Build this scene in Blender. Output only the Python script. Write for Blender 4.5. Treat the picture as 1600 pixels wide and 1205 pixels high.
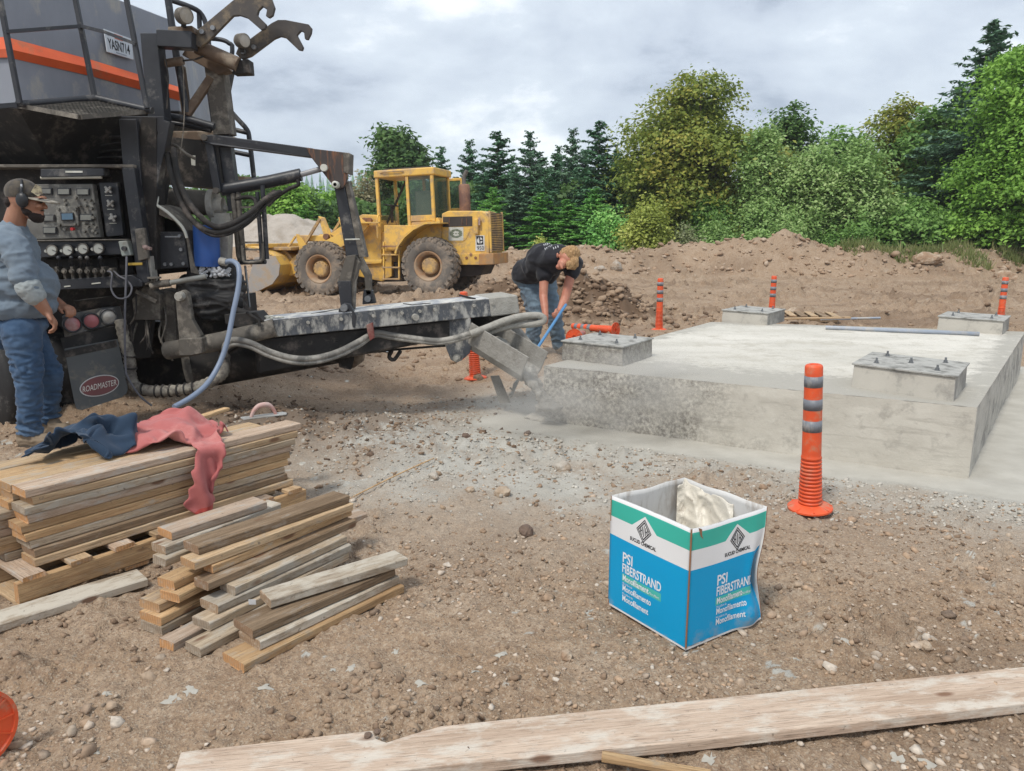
import bpy, bmesh, math, random
import numpy as np
from mathutils import Vector, Matrix, noise as mnoise
R = math.radians
for o in list(bpy.data.objects): bpy.data.objects.remove(o)
S = bpy.context.scene
COL = S.collection
random.seed(7)

# ---------------------------------------------------------------- camera, sky, sun, exposure
CAM_H, PITCH, FPX = 1.6, R(11.3), 1180.0
cam_data = bpy.data.cameras.new('camera')
cam_data.sensor_width = 36.0
cam_data.lens = 36.0 * FPX / 1600.0
cam_data.clip_start, cam_data.clip_end = 0.05, 6000
cam = bpy.data.objects.new('camera', cam_data); COL.objects.link(cam)
cam.location = (0, 0, CAM_H); cam.rotation_euler = (R(90) - PITCH, 0, 0)
S.camera = cam
S.view_settings.view_transform = 'Standard'; S.view_settings.look = 'None'
S.view_settings.exposure = 0.92; S.view_settings.gamma = 1.0
S.view_settings.use_curve_mapping = False
S.cycles.max_bounces = 6; S.cycles.transparent_max_bounces = 8; S.cycles.volume_bounces = 1
S.cycles.use_denoising = True
try:
    S.cycles.denoiser = 'OPENIMAGEDENOISE'; S.cycles.denoising_input_passes = 'RGB_ALBEDO_NORMAL'; S.cycles.denoising_prefilter = 'NONE'
except Exception: pass

SUN_EL, SUN_AZ = R(56), R(215)          # azimuth clockwise from +Y: high, behind the camera on the left
W = bpy.data.worlds.new('World'); S.world = W; W.use_nodes = True
wt = W.node_tree; wt.nodes.clear()
def wn(t, **k):
    n = wt.nodes.new(t)
    for a, b in k.items(): setattr(n, a, b)
    return n
wl = wt.links.new
sky = wn('ShaderNodeTexSky', sky_type='NISHITA', sun_disc=False, sun_elevation=SUN_EL, sun_rotation=SUN_AZ)
bg1 = wn('ShaderNodeBackground'); bg1.inputs[1].default_value = 0.1; wl(sky.outputs[0], bg1.inputs[0])
tc = wn('ShaderNodeTexCoord'); sep = wn('ShaderNodeSeparateXYZ'); wl(tc.outputs['Generated'], sep.inputs[0])
mx = wn('ShaderNodeMath', operation='MAXIMUM'); mx.inputs[1].default_value = 0.0; wl(sep.outputs[2], mx.inputs[0])
ad = wn('ShaderNodeMath', operation='ADD'); ad.inputs[1].default_value = 0.48; wl(mx.outputs[0], ad.inputs[0])
dv = wn('ShaderNodeVectorMath', operation='DIVIDE'); wl(tc.outputs['Generated'], dv.inputs[0])
cb = wn('ShaderNodeCombineXYZ')
for i in range(3): wl(ad.outputs[0], cb.inputs[i])
wl(cb.outputs[0], dv.inputs[1])
n1 = wn('ShaderNodeTexNoise'); n1.inputs['Scale'].default_value = 1.8; n1.inputs['Detail'].default_value = 9; n1.inputs['Roughness'].default_value = .58; n1.inputs['Distortion'].default_value = .15
mp = wn('ShaderNodeMapping'); mp.inputs['Location'].default_value = (5.4, 2.9, 0.4); mp.inputs['Scale'].default_value = (1, 1.1, 1.5)
wl(dv.outputs[0], mp.inputs[0]); wl(mp.outputs[0], n1.inputs['Vector'])
cr = wn('ShaderNodeValToRGB'); wl(n1.outputs[0], cr.inputs[0])
e = cr.color_ramp.elements
e[0].position = .38; e[0].color = (.22, .255, .315, 1)
e[1].position = .62; e[1].color = (.64, .665, .69, 1)
m_ = e.new(.44); m_.color = (.335, .375, .435, 1)
m_ = e.new(.55); m_.color = (.43, .475, .525, 1)
bg2 = wn('ShaderNodeBackground'); bg2.inputs[1].default_value = 1.0; wl(cr.outputs[0], bg2.inputs[0])
mxs = wn('ShaderNodeMixShader'); mxs.inputs[0].default_value = 0.93
wl(bg1.outputs[0], mxs.inputs[1]); wl(bg2.outputs[0], mxs.inputs[2])
wo = wn('ShaderNodeOutputWorld'); wl(mxs.outputs[0], wo.inputs[0])

sun_d = bpy.data.lights.new('sun', 'SUN'); sun_d.energy = 1.5; sun_d.angle = R(10); sun_d.color = (1, .95, .87)
sun = bpy.data.objects.new('sun', sun_d); COL.objects.link(sun)
sv = Vector((math.sin(SUN_AZ) * math.cos(SUN_EL), math.cos(SUN_AZ) * math.cos(SUN_EL), math.sin(SUN_EL)))
sun.rotation_euler = sv.to_track_quat('Z', 'Y').to_euler()

# ---------------------------------------------------------------- helpers
def ray(x, y):
    a = (x - 800) / FPX; b = -(y - 602.5) / FPX
    return Vector((a, b * math.sin(PITCH) + math.cos(PITCH), b * math.cos(PITCH) - math.sin(PITCH)))
def G(x, y, z=0.0):                       # survey: the point of the photograph on a level of height z
    r = ray(x, y); k = (z - CAM_H) / r.z
    return Vector((r.x * k, r.y * k, z))
def P(x, y, Y):                           # survey: the point of the photograph at distance Y
    r = ray(x, y); k = Y / r.y
    return Vector((r.x * k, Y, CAM_H + r.z * k))
def PXM(Y): return Y / FPX                # metres per photo pixel at a distance

def tagit(o, label=None, cat=None, group=None, kind=None):
    if label: o['label'] = label
    if cat: o['category'] = cat
    if group: o['group'] = group
    if kind: o['kind'] = kind
    return o
def thing(name, label, cat, loc=(0, 0, 0), rz=0, group=None):
    o = bpy.data.objects.new(name, None); COL.objects.link(o); o.empty_display_size = .1
    o.location = loc; o.rotation_euler = (0, 0, rz)
    return tagit(o, label, cat, group)
def link(name, me, mats, parent=None):
    if me.name.startswith('tmp'): me.name = name
    if mats is not None and len(me.materials) == 0:
        for m in (mats if isinstance(mats, (list, tuple)) else [mats]): me.materials.append(m)
    o = bpy.data.objects.new(name, me); COL.objects.link(o)
    if parent: o.parent = parent
    return o
def np_mesh(verts, faces, smooth=False, k=4):
    """fast mesh of k-gons"""
    me = bpy.data.meshes.new('tmp')
    v = np.asarray(verts, dtype=np.float32).reshape(-1, 3); f = np.asarray(faces, dtype=np.int32).reshape(-1, k)
    me.vertices.add(len(v)); me.vertices.foreach_set('co', v.ravel())
    me.loops.add(f.size); me.loops.foreach_set('vertex_index', f.ravel())
    me.polygons.add(len(f)); me.polygons.foreach_set('loop_start', np.arange(0, f.size, k, dtype=np.int32))
    me.polygons.foreach_set('loop_total', np.full(len(f), k, dtype=np.int32))
    me.update(calc_edges=True)
    if smooth: me.polygons.foreach_set('use_smooth', np.ones(len(f), dtype=bool))
    me.validate()
    return me

class MB:
    """collects shapes; off = the origin of the object they belong to"""
    def __init__(s, off=(0, 0, 0)): s.v = []; s.f = []; s.m = []; s.off = Vector(off); s.cur = 0; s.sm = []
    def add(s, vs, fs, smooth=False):
        n = len(s.v); s.v += [tuple(Vector(v) - s.off) for v in vs]
        s.f += [tuple(i + n for i in f) for f in fs]; s.m += [s.cur] * len(fs); s.sm += [smooth] * len(fs)
        return s
    def box(s, c, d, rot=None):
        c = Vector(c); M_ = rot.to_3x3() if rot else Matrix.Identity(3)
        vs = [c + M_ @ Vector((x * d[0] / 2, y * d[1] / 2, z * d[2] / 2)) for x in (-1, 1) for y in (-1, 1) for z in (-1, 1)]
        return s.add(vs, [(0, 1, 3, 2), (4, 6, 7, 5), (0, 4, 5, 1), (2, 3, 7, 6), (0, 2, 6, 4), (1, 5, 7, 3)])
    def bar(s, a, b, w, h=None, up=(0, 0, 1)):
        a, b = Vector(a), Vector(b); h = w if h is None else h
        d = (b - a).normalized(); u = Vector(up); sd = d.cross(u)
        if sd.length < 1e-4: sd = d.cross(Vector((0, 1, 0)))
        sd.normalize(); u = sd.cross(d)
        vs = [p + sd * (i * w / 2) + u * (j * h / 2) for p in (a, b) for i, j in ((-1, -1), (1, -1), (1, 1), (-1, 1))]
        return s.add(vs, [(0, 3, 2, 1), (4, 5, 6, 7), (0, 1, 5, 4), (1, 2, 6, 5), (2, 3, 7, 6), (3, 0, 4, 7)])
    def tube(s, pts, r, seg=8, curve=0, radii=None, cap=True):
        pts = [Vector(p) for p in pts]
        if curve:                          # Catmull-Rom
            q = []; pp = [pts[0]] + pts + [pts[-1]]
            rr = radii and ([radii[0]] + list(radii) + [radii[-1]]); r2 = []
            for i in range(1, len(pp) - 2):
                for k in range(curve):
                    t = k / curve; a, b, c, d = pp[i - 1:i + 3]
                    q.append(.5 * ((2 * b) + (c - a) * t + (2 * a - 5 * b + 4 * c - d) * t * t + (3 * b - a - 3 * c + d) * t ** 3))
                    if rr: r2.append(rr[i] * (1 - t) + rr[i + 1] * t)
            q.append(pts[-1]); pts = q
            if rr: r2.append(radii[-1]); radii = r2
        vs = []; prev = None
        for i, p in enumerate(pts):
            d = (pts[min(i + 1, len(pts) - 1)] - pts[max(i - 1, 0)])
            if d.length < 1e-9: d = Vector((0, 0, 1))
            d.normalize()
            u = (prev - d * prev.dot(d)) if prev else d.orthogonal()
            if u.length < 1e-6: u = d.orthogonal()
            u.normalize(); prev = u; w = d.cross(u)
            rr = radii[i] if radii else r
            vs += [p + (u * math.cos(2 * math.pi * k / seg) + w * math.sin(2 * math.pi * k / seg)) * rr for k in range(seg)]
        n = len(pts)
        fs = [(i * seg + k, i * seg + (k + 1) % seg, (i + 1) * seg + (k + 1) % seg, (i + 1) * seg + k) for i in range(n - 1) for k in range(seg)]
        s.add(vs, fs, True)
        if cap: s.add(vs[:seg], [tuple(reversed(range(seg)))]); s.add(vs[-seg:], [tuple(range(seg))])
        return s
    def cyl(s, a, b, r, seg=16): return s.tube([a, b], r, seg)
    def disc(s, c, nrm, r, t, seg=16):
        c = Vector(c); n = Vector(nrm).normalized(); return s.tube([c - n * t / 2, c + n * t / 2], r, seg)
    def ball(s, c, r, sc=(1, 1, 1), seg=10, rings=6):
        c = Vector(c); vs = []; fs = []
        for i in range(rings + 1):
            th = math.pi * i / rings
            for k in range(seg):
                ph = 2 * math.pi * k / seg
                vs.append(c + Vector((r * sc[0] * math.sin(th) * math.cos(ph), r * sc[1] * math.sin(th) * math.sin(ph), r * sc[2] * math.cos(th))))
        for i in range(rings):
            for k in range(seg):
                fs.append((i * seg + k, (i + 1) * seg + k, (i + 1) * seg + (k + 1) % seg, i * seg + (k + 1) % seg))
        return s.add(vs, fs, True)
    def lathe(s, c, prof, seg=24, axis=(0, 0, 1), smooth=True):
        """prof: (radius, height along the axis)"""
        c = Vector(c); ax = Vector(axis).normalized(); u = ax.orthogonal().normalized(); w = ax.cross(u)
        vs = [c + ax * h + (u * math.cos(2 * math.pi * k / seg) + w * math.sin(2 * math.pi * k / seg)) * r for r, h in prof for k in range(seg)]
        fs = [(i * seg + k, i * seg + (k + 1) % seg, (i + 1) * seg + (k + 1) % seg, (i + 1) * seg + k) for i in range(len(prof) - 1) for k in range(seg)]
        return s.add(vs, fs, smooth)
    def prism(s, poly, ext):
        """poly: 3-D points of one face; ext: the vector it is extruded by"""
        poly = [Vector(p) for p in poly]; ext = Vector(ext); n = len(poly)
        vs = poly + [p + ext for p in poly]
        fs = [tuple(range(n)), tuple(reversed(range(n, 2 * n)))] + [(i, i + n, (i + 1) % n + n, (i + 1) % n) for i in range(n)]
        return s.add(vs, fs)
    def hexa(s, a, b):
        """two quads a and b (4 points each), joined"""
        return s.add(list(a) + list(b), [(0, 1, 2, 3), (7, 6, 5, 4), (0, 4, 5, 1), (1, 5, 6, 2), (2, 6, 7, 3), (3, 7, 4, 0)])
    def build(s, name, mats, parent=None, bevel=0, seg=1, auto=True):
        me = bpy.data.meshes.new('tmp'); me.from_pydata(s.v, [], s.f); me.update()
        me.polygons.foreach_set('use_smooth', s.sm)
        bm = bmesh.new(); bm.from_mesh(me); bmesh.ops.recalc_face_normals(bm, faces=bm.faces); bm.to_mesh(me); bm.free()
        for m in (mats if isinstance(mats, (list, tuple)) else [mats]): me.materials.append(m)
        if any(s.m): me.polygons.foreach_set('material_index', s.m)
        o = link(name, me, None, parent)
        if bevel:
            b = o.modifiers.new('bevel', 'BEVEL'); b.width = bevel; b.segments = seg; b.limit_method = 'ANGLE'; b.angle_limit = R(40)
        if any(s.sm) and not all(s.sm):
            pass
        return o

def text_obj(name, body, mat, parent, mtx, size, cx=1.0, bold=0.0, align='LEFT', depth=0.0004):
    cu = bpy.data.curves.new('tmp_text', 'FONT'); cu.body = body; cu.size = size; cu.align_x = align; cu.extrude = depth; cu.offset = bold
    cu.resolution_u = 3
    to = bpy.data.objects.new('tmp_text', cu); COL.objects.link(to)
    dg = bpy.context.evaluated_depsgraph_get(); me = bpy.data.meshes.new_from_object(to.evaluated_get(dg))
    bpy.data.objects.remove(to); bpy.data.curves.remove(cu)
    me.transform(Matrix.Diagonal((cx, 1, 1, 1))); me.transform(mtx)
    me.materials.clear(); me.name = 'tmp'
    return link(name, me, mat, parent)
def frame_mtx(o, x, y):
    """matrix with origin o, x axis x and y axis close to y"""
    x = Vector(x).normalized(); z = x.cross(Vector(y)).normalized(); y = z.cross(x)
    m = Matrix((x, y, z)).transposed().to_4x4(); m.translation = Vector(o); return m

# ---------------------------------------------------------------- materials
def M(name, col, col2=None, rough=.6, metal=0.0, scale=6, bump=.15, bscale=60, dirt=None, dirt_amt=.5, dirt_scale=3, spec=.4,
      stretch=(1, 1, 1), detail=5, alpha=None, trans=0, coat=0, rvar=.12, edge=.08, bdist=.004):
    m = bpy.data.materials.new(name); m.use_nodes = True; nt = m.node_tree; b = nt.nodes['Principled BSDF']; L = nt.links.new
    tcn = nt.nodes.new('ShaderNodeTexCoord'); mpn = nt.nodes.new('ShaderNodeMapping'); mpn.inputs['Scale'].default_value = stretch
    L(tcn.outputs['Object'], mpn.inputs[0])
    def noise(sc, det=5, ro=.6, w=None):
        n = nt.nodes.new('ShaderNodeTexNoise'); n.inputs['Scale'].default_value = sc; n.inputs['Detail'].default_value = det
        n.inputs['Roughness'].default_value = ro; L(mpn.outputs[0], n.inputs['Vector']); return n
    if col2 is None: col2 = tuple(c * .72 for c in col)
    def ramp(fac, lo, hi):
        r = nt.nodes.new('ShaderNodeMapRange'); r.inputs[1].default_value = lo; r.inputs[2].default_value = hi; r.clamp = True
        L(fac, r.inputs[0]); return r.outputs[0]
    def mix(f, a, c):
        n = nt.nodes.new('ShaderNodeMix'); n.data_type = 'RGBA'
        if f is not None: L(f, n.inputs[0])
        for sock, val in ((n.inputs[6], a), (n.inputs[7], c)):
            if isinstance(val, tuple): sock.default_value = (*val[:3], 1)
            else: L(val, sock)
        return n.outputs[2]
    na = noise(scale, detail)
    c = mix(ramp(na.outputs[0], .32, .68), col, col2)
    if dirt:
        nd = noise(dirt_scale, 8, .68)
        c = mix(ramp(nd.outputs[0], .62 - dirt_amt * .35, .62 - dirt_amt * .35 + .14), c, dirt)
    L(c, b.inputs['Base Color'])
    nr = noise(scale * 2.3, 4)
    rr = nt.nodes.new('ShaderNodeMapRange'); rr.inputs[3].default_value = max(.03, rough - rvar); rr.inputs[4].default_value = min(1, rough + rvar)
    L(nr.outputs[0], rr.inputs[0]); L(rr.outputs[0], b.inputs['Roughness'])
    b.inputs['Metallic'].default_value = metal; b.inputs['Specular IOR Level'].default_value = spec
    if coat: b.inputs['Coat Weight'].default_value = coat
    if trans: b.inputs['Transmission Weight'].default_value = trans
    if alpha is not None: b.inputs['Alpha'].default_value = alpha
    if bump:
        nb = noise(bscale, 6, .65); bu = nt.nodes.new('ShaderNodeBump'); bu.inputs['Strength'].default_value = bump; bu.inputs['Distance'].default_value = bdist
        L(nb.outputs[0], bu.inputs['Height']); L(bu.outputs[0], b.inputs['Normal'])
    m['c'] = 1
    return m

# value noise on numpy arrays
_rng = np.random.RandomState(11); _T = _rng.rand(512, 512).astype(np.float32)
def vnoise(x, y, s=1.0, seed=0):
    x = np.asarray(x) / s + 37.3 * seed + 1000; y = np.asarray(y) / s + 91.7 * seed + 1000
    xi = np.floor(x).astype(int); yi = np.floor(y).astype(int); fx = x - xi; fy = y - yi
    fx = fx * fx * (3 - 2 * fx); fy = fy * fy * (3 - 2 * fy)
    a = _T[xi % 512, yi % 512]; b = _T[(xi + 1) % 512, yi % 512]; c = _T[xi % 512, (yi + 1) % 512]; d = _T[(xi + 1) % 512, (yi + 1) % 512]
    return (a * (1 - fx) + b * fx) * (1 - fy) + (c * (1 - fx) + d * fx) * fy - .5
def fbm(x, y, s=1.0, o=4, seed=0, g=.5):
    r = 0; a = 1
    for i in range(o): r = r + a * vnoise(x, y, s / 2 ** i, seed + i * 3.1); a *= g
    return r
def sstep(a, b, x): t = np.clip((x - a) / (b - a), 0, 1); return t * t * (3 - 2 * t)
# ---------------------------------------------------------------- ground
PAD = [Vector(p) for p in ((0.276, 6.431, 0), (3.053, 4.831, 0), (6.0, 8.78, 0), (2.598, 9.799, 0))]   # near left, near right, far right, far left
PAD_H = .487
def pad_dist(x, y):
    """distance outside the pad's footprint (negative inside)"""
    d = np.full(np.shape(x), -1e9); 
    for i in range(4):
        a, b = PAD[i], PAD[(i + 1) % 4]; ex, ey = b.x - a.x, b.y - a.y; l = math.hypot(ex, ey)
        d = np.maximum(d, ((x - a.x) * ey - (y - a.y) * ex) / l)
    return d
_bx = np.array([-60, -30, -14, -8, -3, 0, 3, 6, 8.5, 10.5, 12.5, 15, 18, 22, 30, 60])
_bz = np.array([.5, .8, .9, .9, 1.0, 1.05, 1.0, .95, 1.15, 1.65, 1.2, .95, .9, .85, .8, .6])
def height(x, y, fine=True):
    x = np.asarray(x, dtype=float); y = np.asarray(y, dtype=float)
    z = .15 * sstep(-1.2, -2.6, x) * sstep(3.6, 5.0, y) * (1 - sstep(9, 14, y))
    z = z + .22 * np.exp(-((x - .55) / .9) ** 2 - ((y - 9.0) / 1.0) ** 2)
    z = z - .17 * np.exp(-((x + 6.3) / 3.2) ** 2 - ((y - 20.8) / 3) ** 2)
    bz = np.interp(x, _bx, _bz); yc = 30.0 + .8 * np.sin(x * .35) + 1.2 * vnoise(x, y * 0, 6, 5)
    berm = bz * np.exp(-(np.abs(y - yc) / np.where(y < yc, 1.25, 2.6)) ** 1.9)
    z = z + berm * (1 + .34 * fbm(x, y, 1.5, 5, 21, .6))
    for cx, cy, w, h_ in ((.55, 15.2, 1.0, .62), (1.5, 14.6, .9, .42), (-.7, 16.0, 1.3, .30), (2.3, 15.0, .8, .18), (-2.2, 17.0, 1.2, .12)):
        z = z + h_ * np.exp(-(((x - cx) / w) ** 2 + ((y - cy) / 1.0) ** 2)) * (1 + 1.1 * fbm(x, y, .45, 4, 31, .55))
    z = z + .05 * sstep(5, 12, y) * fbm(x, y * 2.2, 1.8, 3, 3) + .3 * sstep(34, 44, y) * fbm(x, y, 9, 3, 9)
    z = z + .11 * sstep(-.3, -1.0, x) * np.exp(-((x + 1.5) / 1.0) ** 2 - ((y - 5.9) / .55) ** 2) * (1 + 1.2 * fbm(x, y, .25, 3, 44))
    if fine:
        pd = pad_dist(x, y); flat = sstep(.28, .62, pd + .16 * fbm(x, y, .45, 3, 71)); 
        slurry = 1 - flat
        lump = np.maximum(0, fbm(x, y, .16, 5, 13, .64)) * .064 * (.35 + 1.3 * sstep(-.25, .3, fbm(x, y, .9, 2, 14)))
        med = .022 * fbm(x, y, .7, 3, 17)
        f = .017 * fbm(x, y, .05, 3, 19, .7)
        far = 1 + 2.2 * sstep(8, 20, y)
        z = z + (lump + med + f * (1 - .6 * sstep(5, 9, y))) * (1 - .9 * slurry) * far + slurry * (.006 * fbm(x, y, .5, 3, 23) - .002)
        z = z + .05 * sstep(6, 9, y) * (1 - sstep(24, 27, y)) * np.maximum(0, fbm(x * .5, y * 2, .8, 4, 51))
    return z
def hz(x, y, fine=True): return float(height(np.array([x]), np.array([y]), fine)[0])

rows = np.concatenate([np.linspace(-40, 0, 9), np.linspace(.4, 1.2, 5), 1.3 * (46 / 1.3) ** (np.arange(640) / 639.0), 48 * (1100 / 48) ** (np.arange(40) / 39.0)])
NC = 500
u = np.linspace(-1, 1, NC)
hw = np.where(rows < 1.2, 45 - 0 * rows, .92 * np.abs(rows) + .5)
hw[:9] = 60; hw[9:14] = np.linspace(20, 2.2, 5)
X = u[None, :] * hw[:, None]; Yg = np.repeat(rows[:, None], NC, 1)
X = np.where(np.abs(u)[None, :] > .985, X * (1 + (np.abs(u)[None, :] - .985) / .015 * .8), X)
Zg = height(X, Yg)
Zg = Zg - np.where(Yg < 1.0, .0, 0) 
idx = np.arange(len(rows) * NC).reshape(len(rows), NC)
gf = np.stack([idx[:-1, :-1], idx[:-1, 1:], idx[1:, 1:], idx[1:, :-1]], -1).reshape(-1, 4)
gme = np_mesh(np.stack([X, Yg, Zg], -1).reshape(-1, 3), gf, True)
xs, ys = X.ravel(), Yg.ravel(); pd = pad_dist(xs, ys)
wet = 1 - sstep(.30, .55, pd + .16 * fbm(xs, ys, .45, 3, 71))
blob_ = np.exp(-((xs + .05) / 1.25) ** 2 - ((ys - 5.75) / .75) ** 2)
duster = np.maximum(.62 * np.exp(-((xs - .1) / 2.0) ** 2 - ((ys - 5.1) / 1.2) ** 2), .60 * np.exp(-(np.maximum(pd, 0) / 1.25) ** 2) * (ys < 8))
spat = sstep(.30, .85, blob_ + .55 * fbm(xs, ys, .12, 5, 81, .8)) * .62
spat2 = (1 - sstep(.4, 1.5, pd + .7 * fbm(xs, ys, .2, 5, 83, .75))) * .47 * (ys < 8)
patch = sstep(.50, .58, fbm(xs, ys, .07, 3, 87, .6)) * sstep(.1, .3, fbm(xs, ys, .9, 2, 91) + .2) * (ys < 8) * .8
spill = np.clip(np.maximum(np.maximum(np.maximum(wet, spat), np.maximum(spat2, patch)), duster * (1 + .6 * fbm(xs, ys, .4, 4, 99))), 0, 1)
damp = sstep(.0, .5, fbm(xs, ys, 1.1, 4, 61)) * .4
damp = np.maximum(damp, np.exp(-((xs + 1.7) / 1.5) ** 2 - ((ys - 5.9) / .7) ** 2) * 1.0)
damp = np.maximum(damp, sstep(-.05, .45, fbm(xs * .25, ys, .9, 5, 67)) * sstep(9, 12, ys) * (1 - sstep(25, 28, ys)) * .55)
damp = np.maximum(damp, sstep(.15, .4, np.exp(-((xs - .9) / 2.0) ** 2 - ((ys - 14.7) / 1.3) ** 2)))
for nm, ar in (('spill', spill), ('damp', damp)):
    at = gme.attributes.new(nm, 'FLOAT', 'POINT'); at.data.foreach_set('value', ar.astype(np.float32))

def ground_mat(name, use_attr=True, tint=(1, 1, 1)):
    m = bpy.data.materials.new(name); m.use_nodes = True; nt = m.node_tree; b = nt.nodes['Principled BSDF']; L = nt.links.new
    geo = nt.nodes.new('ShaderNodeNewGeometry')
    def noise(sc, det=6, ro=.6, dist=0):
        n = nt.nodes.new('ShaderNodeTexNoise'); n.inputs['Scale'].default_value = sc; n.inputs['Detail'].default_value = det
        n.inputs['Roughness'].default_value = ro; n.inputs['Distortion'].default_value = dist; L(geo.outputs['Position'], n.inputs['Vector']); return n.outputs[0]
    def rng(s, lo, hi, a=0., c=1.):
        r = nt.nodes.new('ShaderNodeMapRange'); r.inputs[1].default_value = lo; r.inputs[2].default_value = hi; r.inputs[3].default_value = a; r.inputs[4].default_value = c; L(s, r.inputs[0]); return r.outputs[0]
    def mix(f, a, c, mode='MIX'):
        n = nt.nodes.new('ShaderNodeMix'); n.data_type = 'RGBA'; n.blend_type = mode
        if isinstance(f, float): n.inputs[0].default_value = f
        else: L(f, n.inputs[0])
        for sock, val in ((n.inputs[6], a), (n.inputs[7], c)):
            if isinstance(val, tuple): sock.default_value = (*[v * t for v, t in zip(val, tint)], 1)
            else: L(val, sock)
        return n.outputs[2]
    c = mix(rng(noise(.55, 5), .35, .65), (.375, .262, .17), (.30, .202, .127))
    c = mix(rng(noise(2.2, 8, .75), .40, .62), c, (.44, .335, .24))
    c = mix(rng(noise(9, 8, .8), .50, .66, 0, .7), c, (.22, .145, .095))
    c = mix(rng(noise(46, 6, .75), .42, .66, 0, .8), c, (.20, .135, .09))
    c = mix(rng(noise(120, 4, .7), .56, .66, 0, .7), c, (.47, .39, .30))
    vo = nt.nodes.new('ShaderNodeTexVoronoi'); vo.inputs['Scale'].default_value = 130; vo.inputs['Randomness'].default_value = 1; L(geo.outputs['Position'], vo.inputs['Vector'])
    hs = nt.nodes.new('ShaderNodeSeparateColor'); L(vo.outputs['Color'], hs.inputs[0])
    c = mix(rng(hs.outputs[0], .86, .90, 0, .6), c, (.46, .38, .29))
    c = mix(rng(hs.outputs[1], .88, .92, 0, .6), c, (.18, .13, .095))
    if use_attr:
        at = nt.nodes.new('ShaderNodeAttribute'); at.attribute_name = 'damp'
        c = mix(rng(at.outputs['Fac'], 0, 1.0, 0, .9), c, (.135, .088, .057))
        at2 = nt.nodes.new('ShaderNodeAttribute'); at2.attribute_name = 'spill'
        g = mix(rng(noise(3, 5), .35, .65), (.47, .45, .40), (.39, .37, .325))
        ma = nt.nodes.new('ShaderNodeMath'); ma.operation = 'MULTIPLY_ADD'; ma.inputs[1].default_value = .55; L(noise(55, 5, .75), ma.inputs[0]); L(at2.outputs['Fac'], ma.inputs[2])
        c = mix(rng(at2.outputs['Fac'], .02, .5, 0, .55), c, (.415, .385, .335)); sf = rng(ma.outputs[0], .62, .86)
        c = mix(sf, c, g)
    L(c, b.inputs['Base Color']); b.inputs['Roughness'].default_value = .92; b.inputs['Specular IOR Level'].default_value = .2
    bu = nt.nodes.new('ShaderNodeBump'); bu.inputs['Strength'].default_value = .75; bu.inputs['Distance'].default_value = .012
    mh = nt.nodes.new('ShaderNodeMath'); mh.operation = 'MULTIPLY_ADD'; mh.inputs[1].default_value = .5; L(vo.outputs['Distance'], mh.inputs[0]); L(noise(60, 8, .75), mh.inputs[2])
    L(mh.outputs[0], bu.inputs['Height'])
    if use_attr:
        inv = rng(at2.outputs['Fac'], .75, 1.0, .75, .12); L(inv, bu.inputs['Strength'])
    L(bu.outputs[0], b.inputs['Normal'])
    return m
M_ground = ground_mat('soil')
ground = link('ground', gme, M_ground); tagit(ground, 'brown gravelly dirt of a levelled building site with grey concrete spill', kind='structure')

# stones and clods: material varies from stone to stone
def stone_mat(name, cols):
    m = bpy.data.materials.new(name); m.use_nodes = True; nt = m.node_tree; b = nt.nodes['Principled BSDF']; L = nt.links.new
    geo = nt.nodes.new('ShaderNodeNewGeometry'); r = nt.nodes.new('ShaderNodeValToRGB'); L(geo.outputs['Random Per Island'], r.inputs[0])
    el = r.color_ramp.elements; r.color_ramp.interpolation = 'LINEAR'
    el[0].color = (*cols[0], 1); el[1].color = (*cols[-1], 1)
    for i, c in enumerate(cols[1:-1]): x = el.new((i + 1) / (len(cols) - 1)); x.color = (*c, 1)
    n = nt.nodes.new('ShaderNodeTexNoise'); n.inputs['Scale'].default_value = 45; n.inputs['Detail'].default_value = 5; L(geo.outputs['Position'], n.inputs['Vector'])
    mi = nt.nodes.new('ShaderNodeMix'); mi.data_type = 'RGBA'; mi.blend_type = 'MULTIPLY'; mi.inputs[0].default_value = .7
    r2 = nt.nodes.new('ShaderNodeMapRange'); r2.inputs[1].default_value = .3; r2.inputs[2].default_value = .6; r2.inputs[3].default_value = .55; r2.inputs[4].default_value = 1.15; L(n.outputs[0], r2.inputs[0])
    L(r.outputs[0], mi.inputs[6]); L(r2.outputs[0], mi.inputs[7]); L(mi.outputs[2], b.inputs['Base Color']); b.inputs['Roughness'].default_value = .9
    bu = nt.nodes.new('ShaderNodeBump'); bu.inputs['Strength'].default_value = .5; bu.inputs['Distance'].default_value = .004; L(n.outputs[0], bu.inputs['Height']); L(bu.outputs[0], b.inputs['Normal'])
    return m
SC = [(.22, .15, .10), (.36, .255, .17), (.46, .37, .28), (.17, .12, .085), (.40, .28, .185), (.56, .49, .41), (.30, .205, .135), (.47, .33, .22), (.34, .25, .18)]
M_peb = stone_mat('pebble', SC)
M_peb_grey = stone_mat('grey_pebble', [(.38, .35, .30), (.47, .44, .385), (.33, .29, .24), (.52, .49, .43), (.41, .37, .31)])
M_clod = stone_mat('clod', [(.21, .14, .09), (.29, .198, .13), (.36, .26, .175), (.25, .168, .11), (.17, .115, .077)])
_t = (1 + 5 ** .5) / 2
ICO = np.array([(-1, _t, 0), (1, _t, 0), (-1, -_t, 0), (1, -_t, 0), (0, -1, _t), (0, 1, _t), (0, -1, -_t), (0, 1, -_t), (_t, 0, -1), (_t, 0, 1), (-_t, 0, -1), (-_t, 0, 1)]) / math.hypot(1, _t)
ICF = np.array([(0, 11, 5), (0, 5, 1), (0, 1, 7), (0, 7, 10), (0, 10, 11), (1, 5, 9), (5, 11, 4), (11, 10, 2), (10, 7, 6), (7, 1, 8), (3, 9, 4), (3, 4, 2), (3, 2, 6), (3, 6, 8), (3, 8, 9), (4, 9, 5), (2, 4, 11), (6, 2, 10), (8, 6, 7), (9, 8, 1)])
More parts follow.
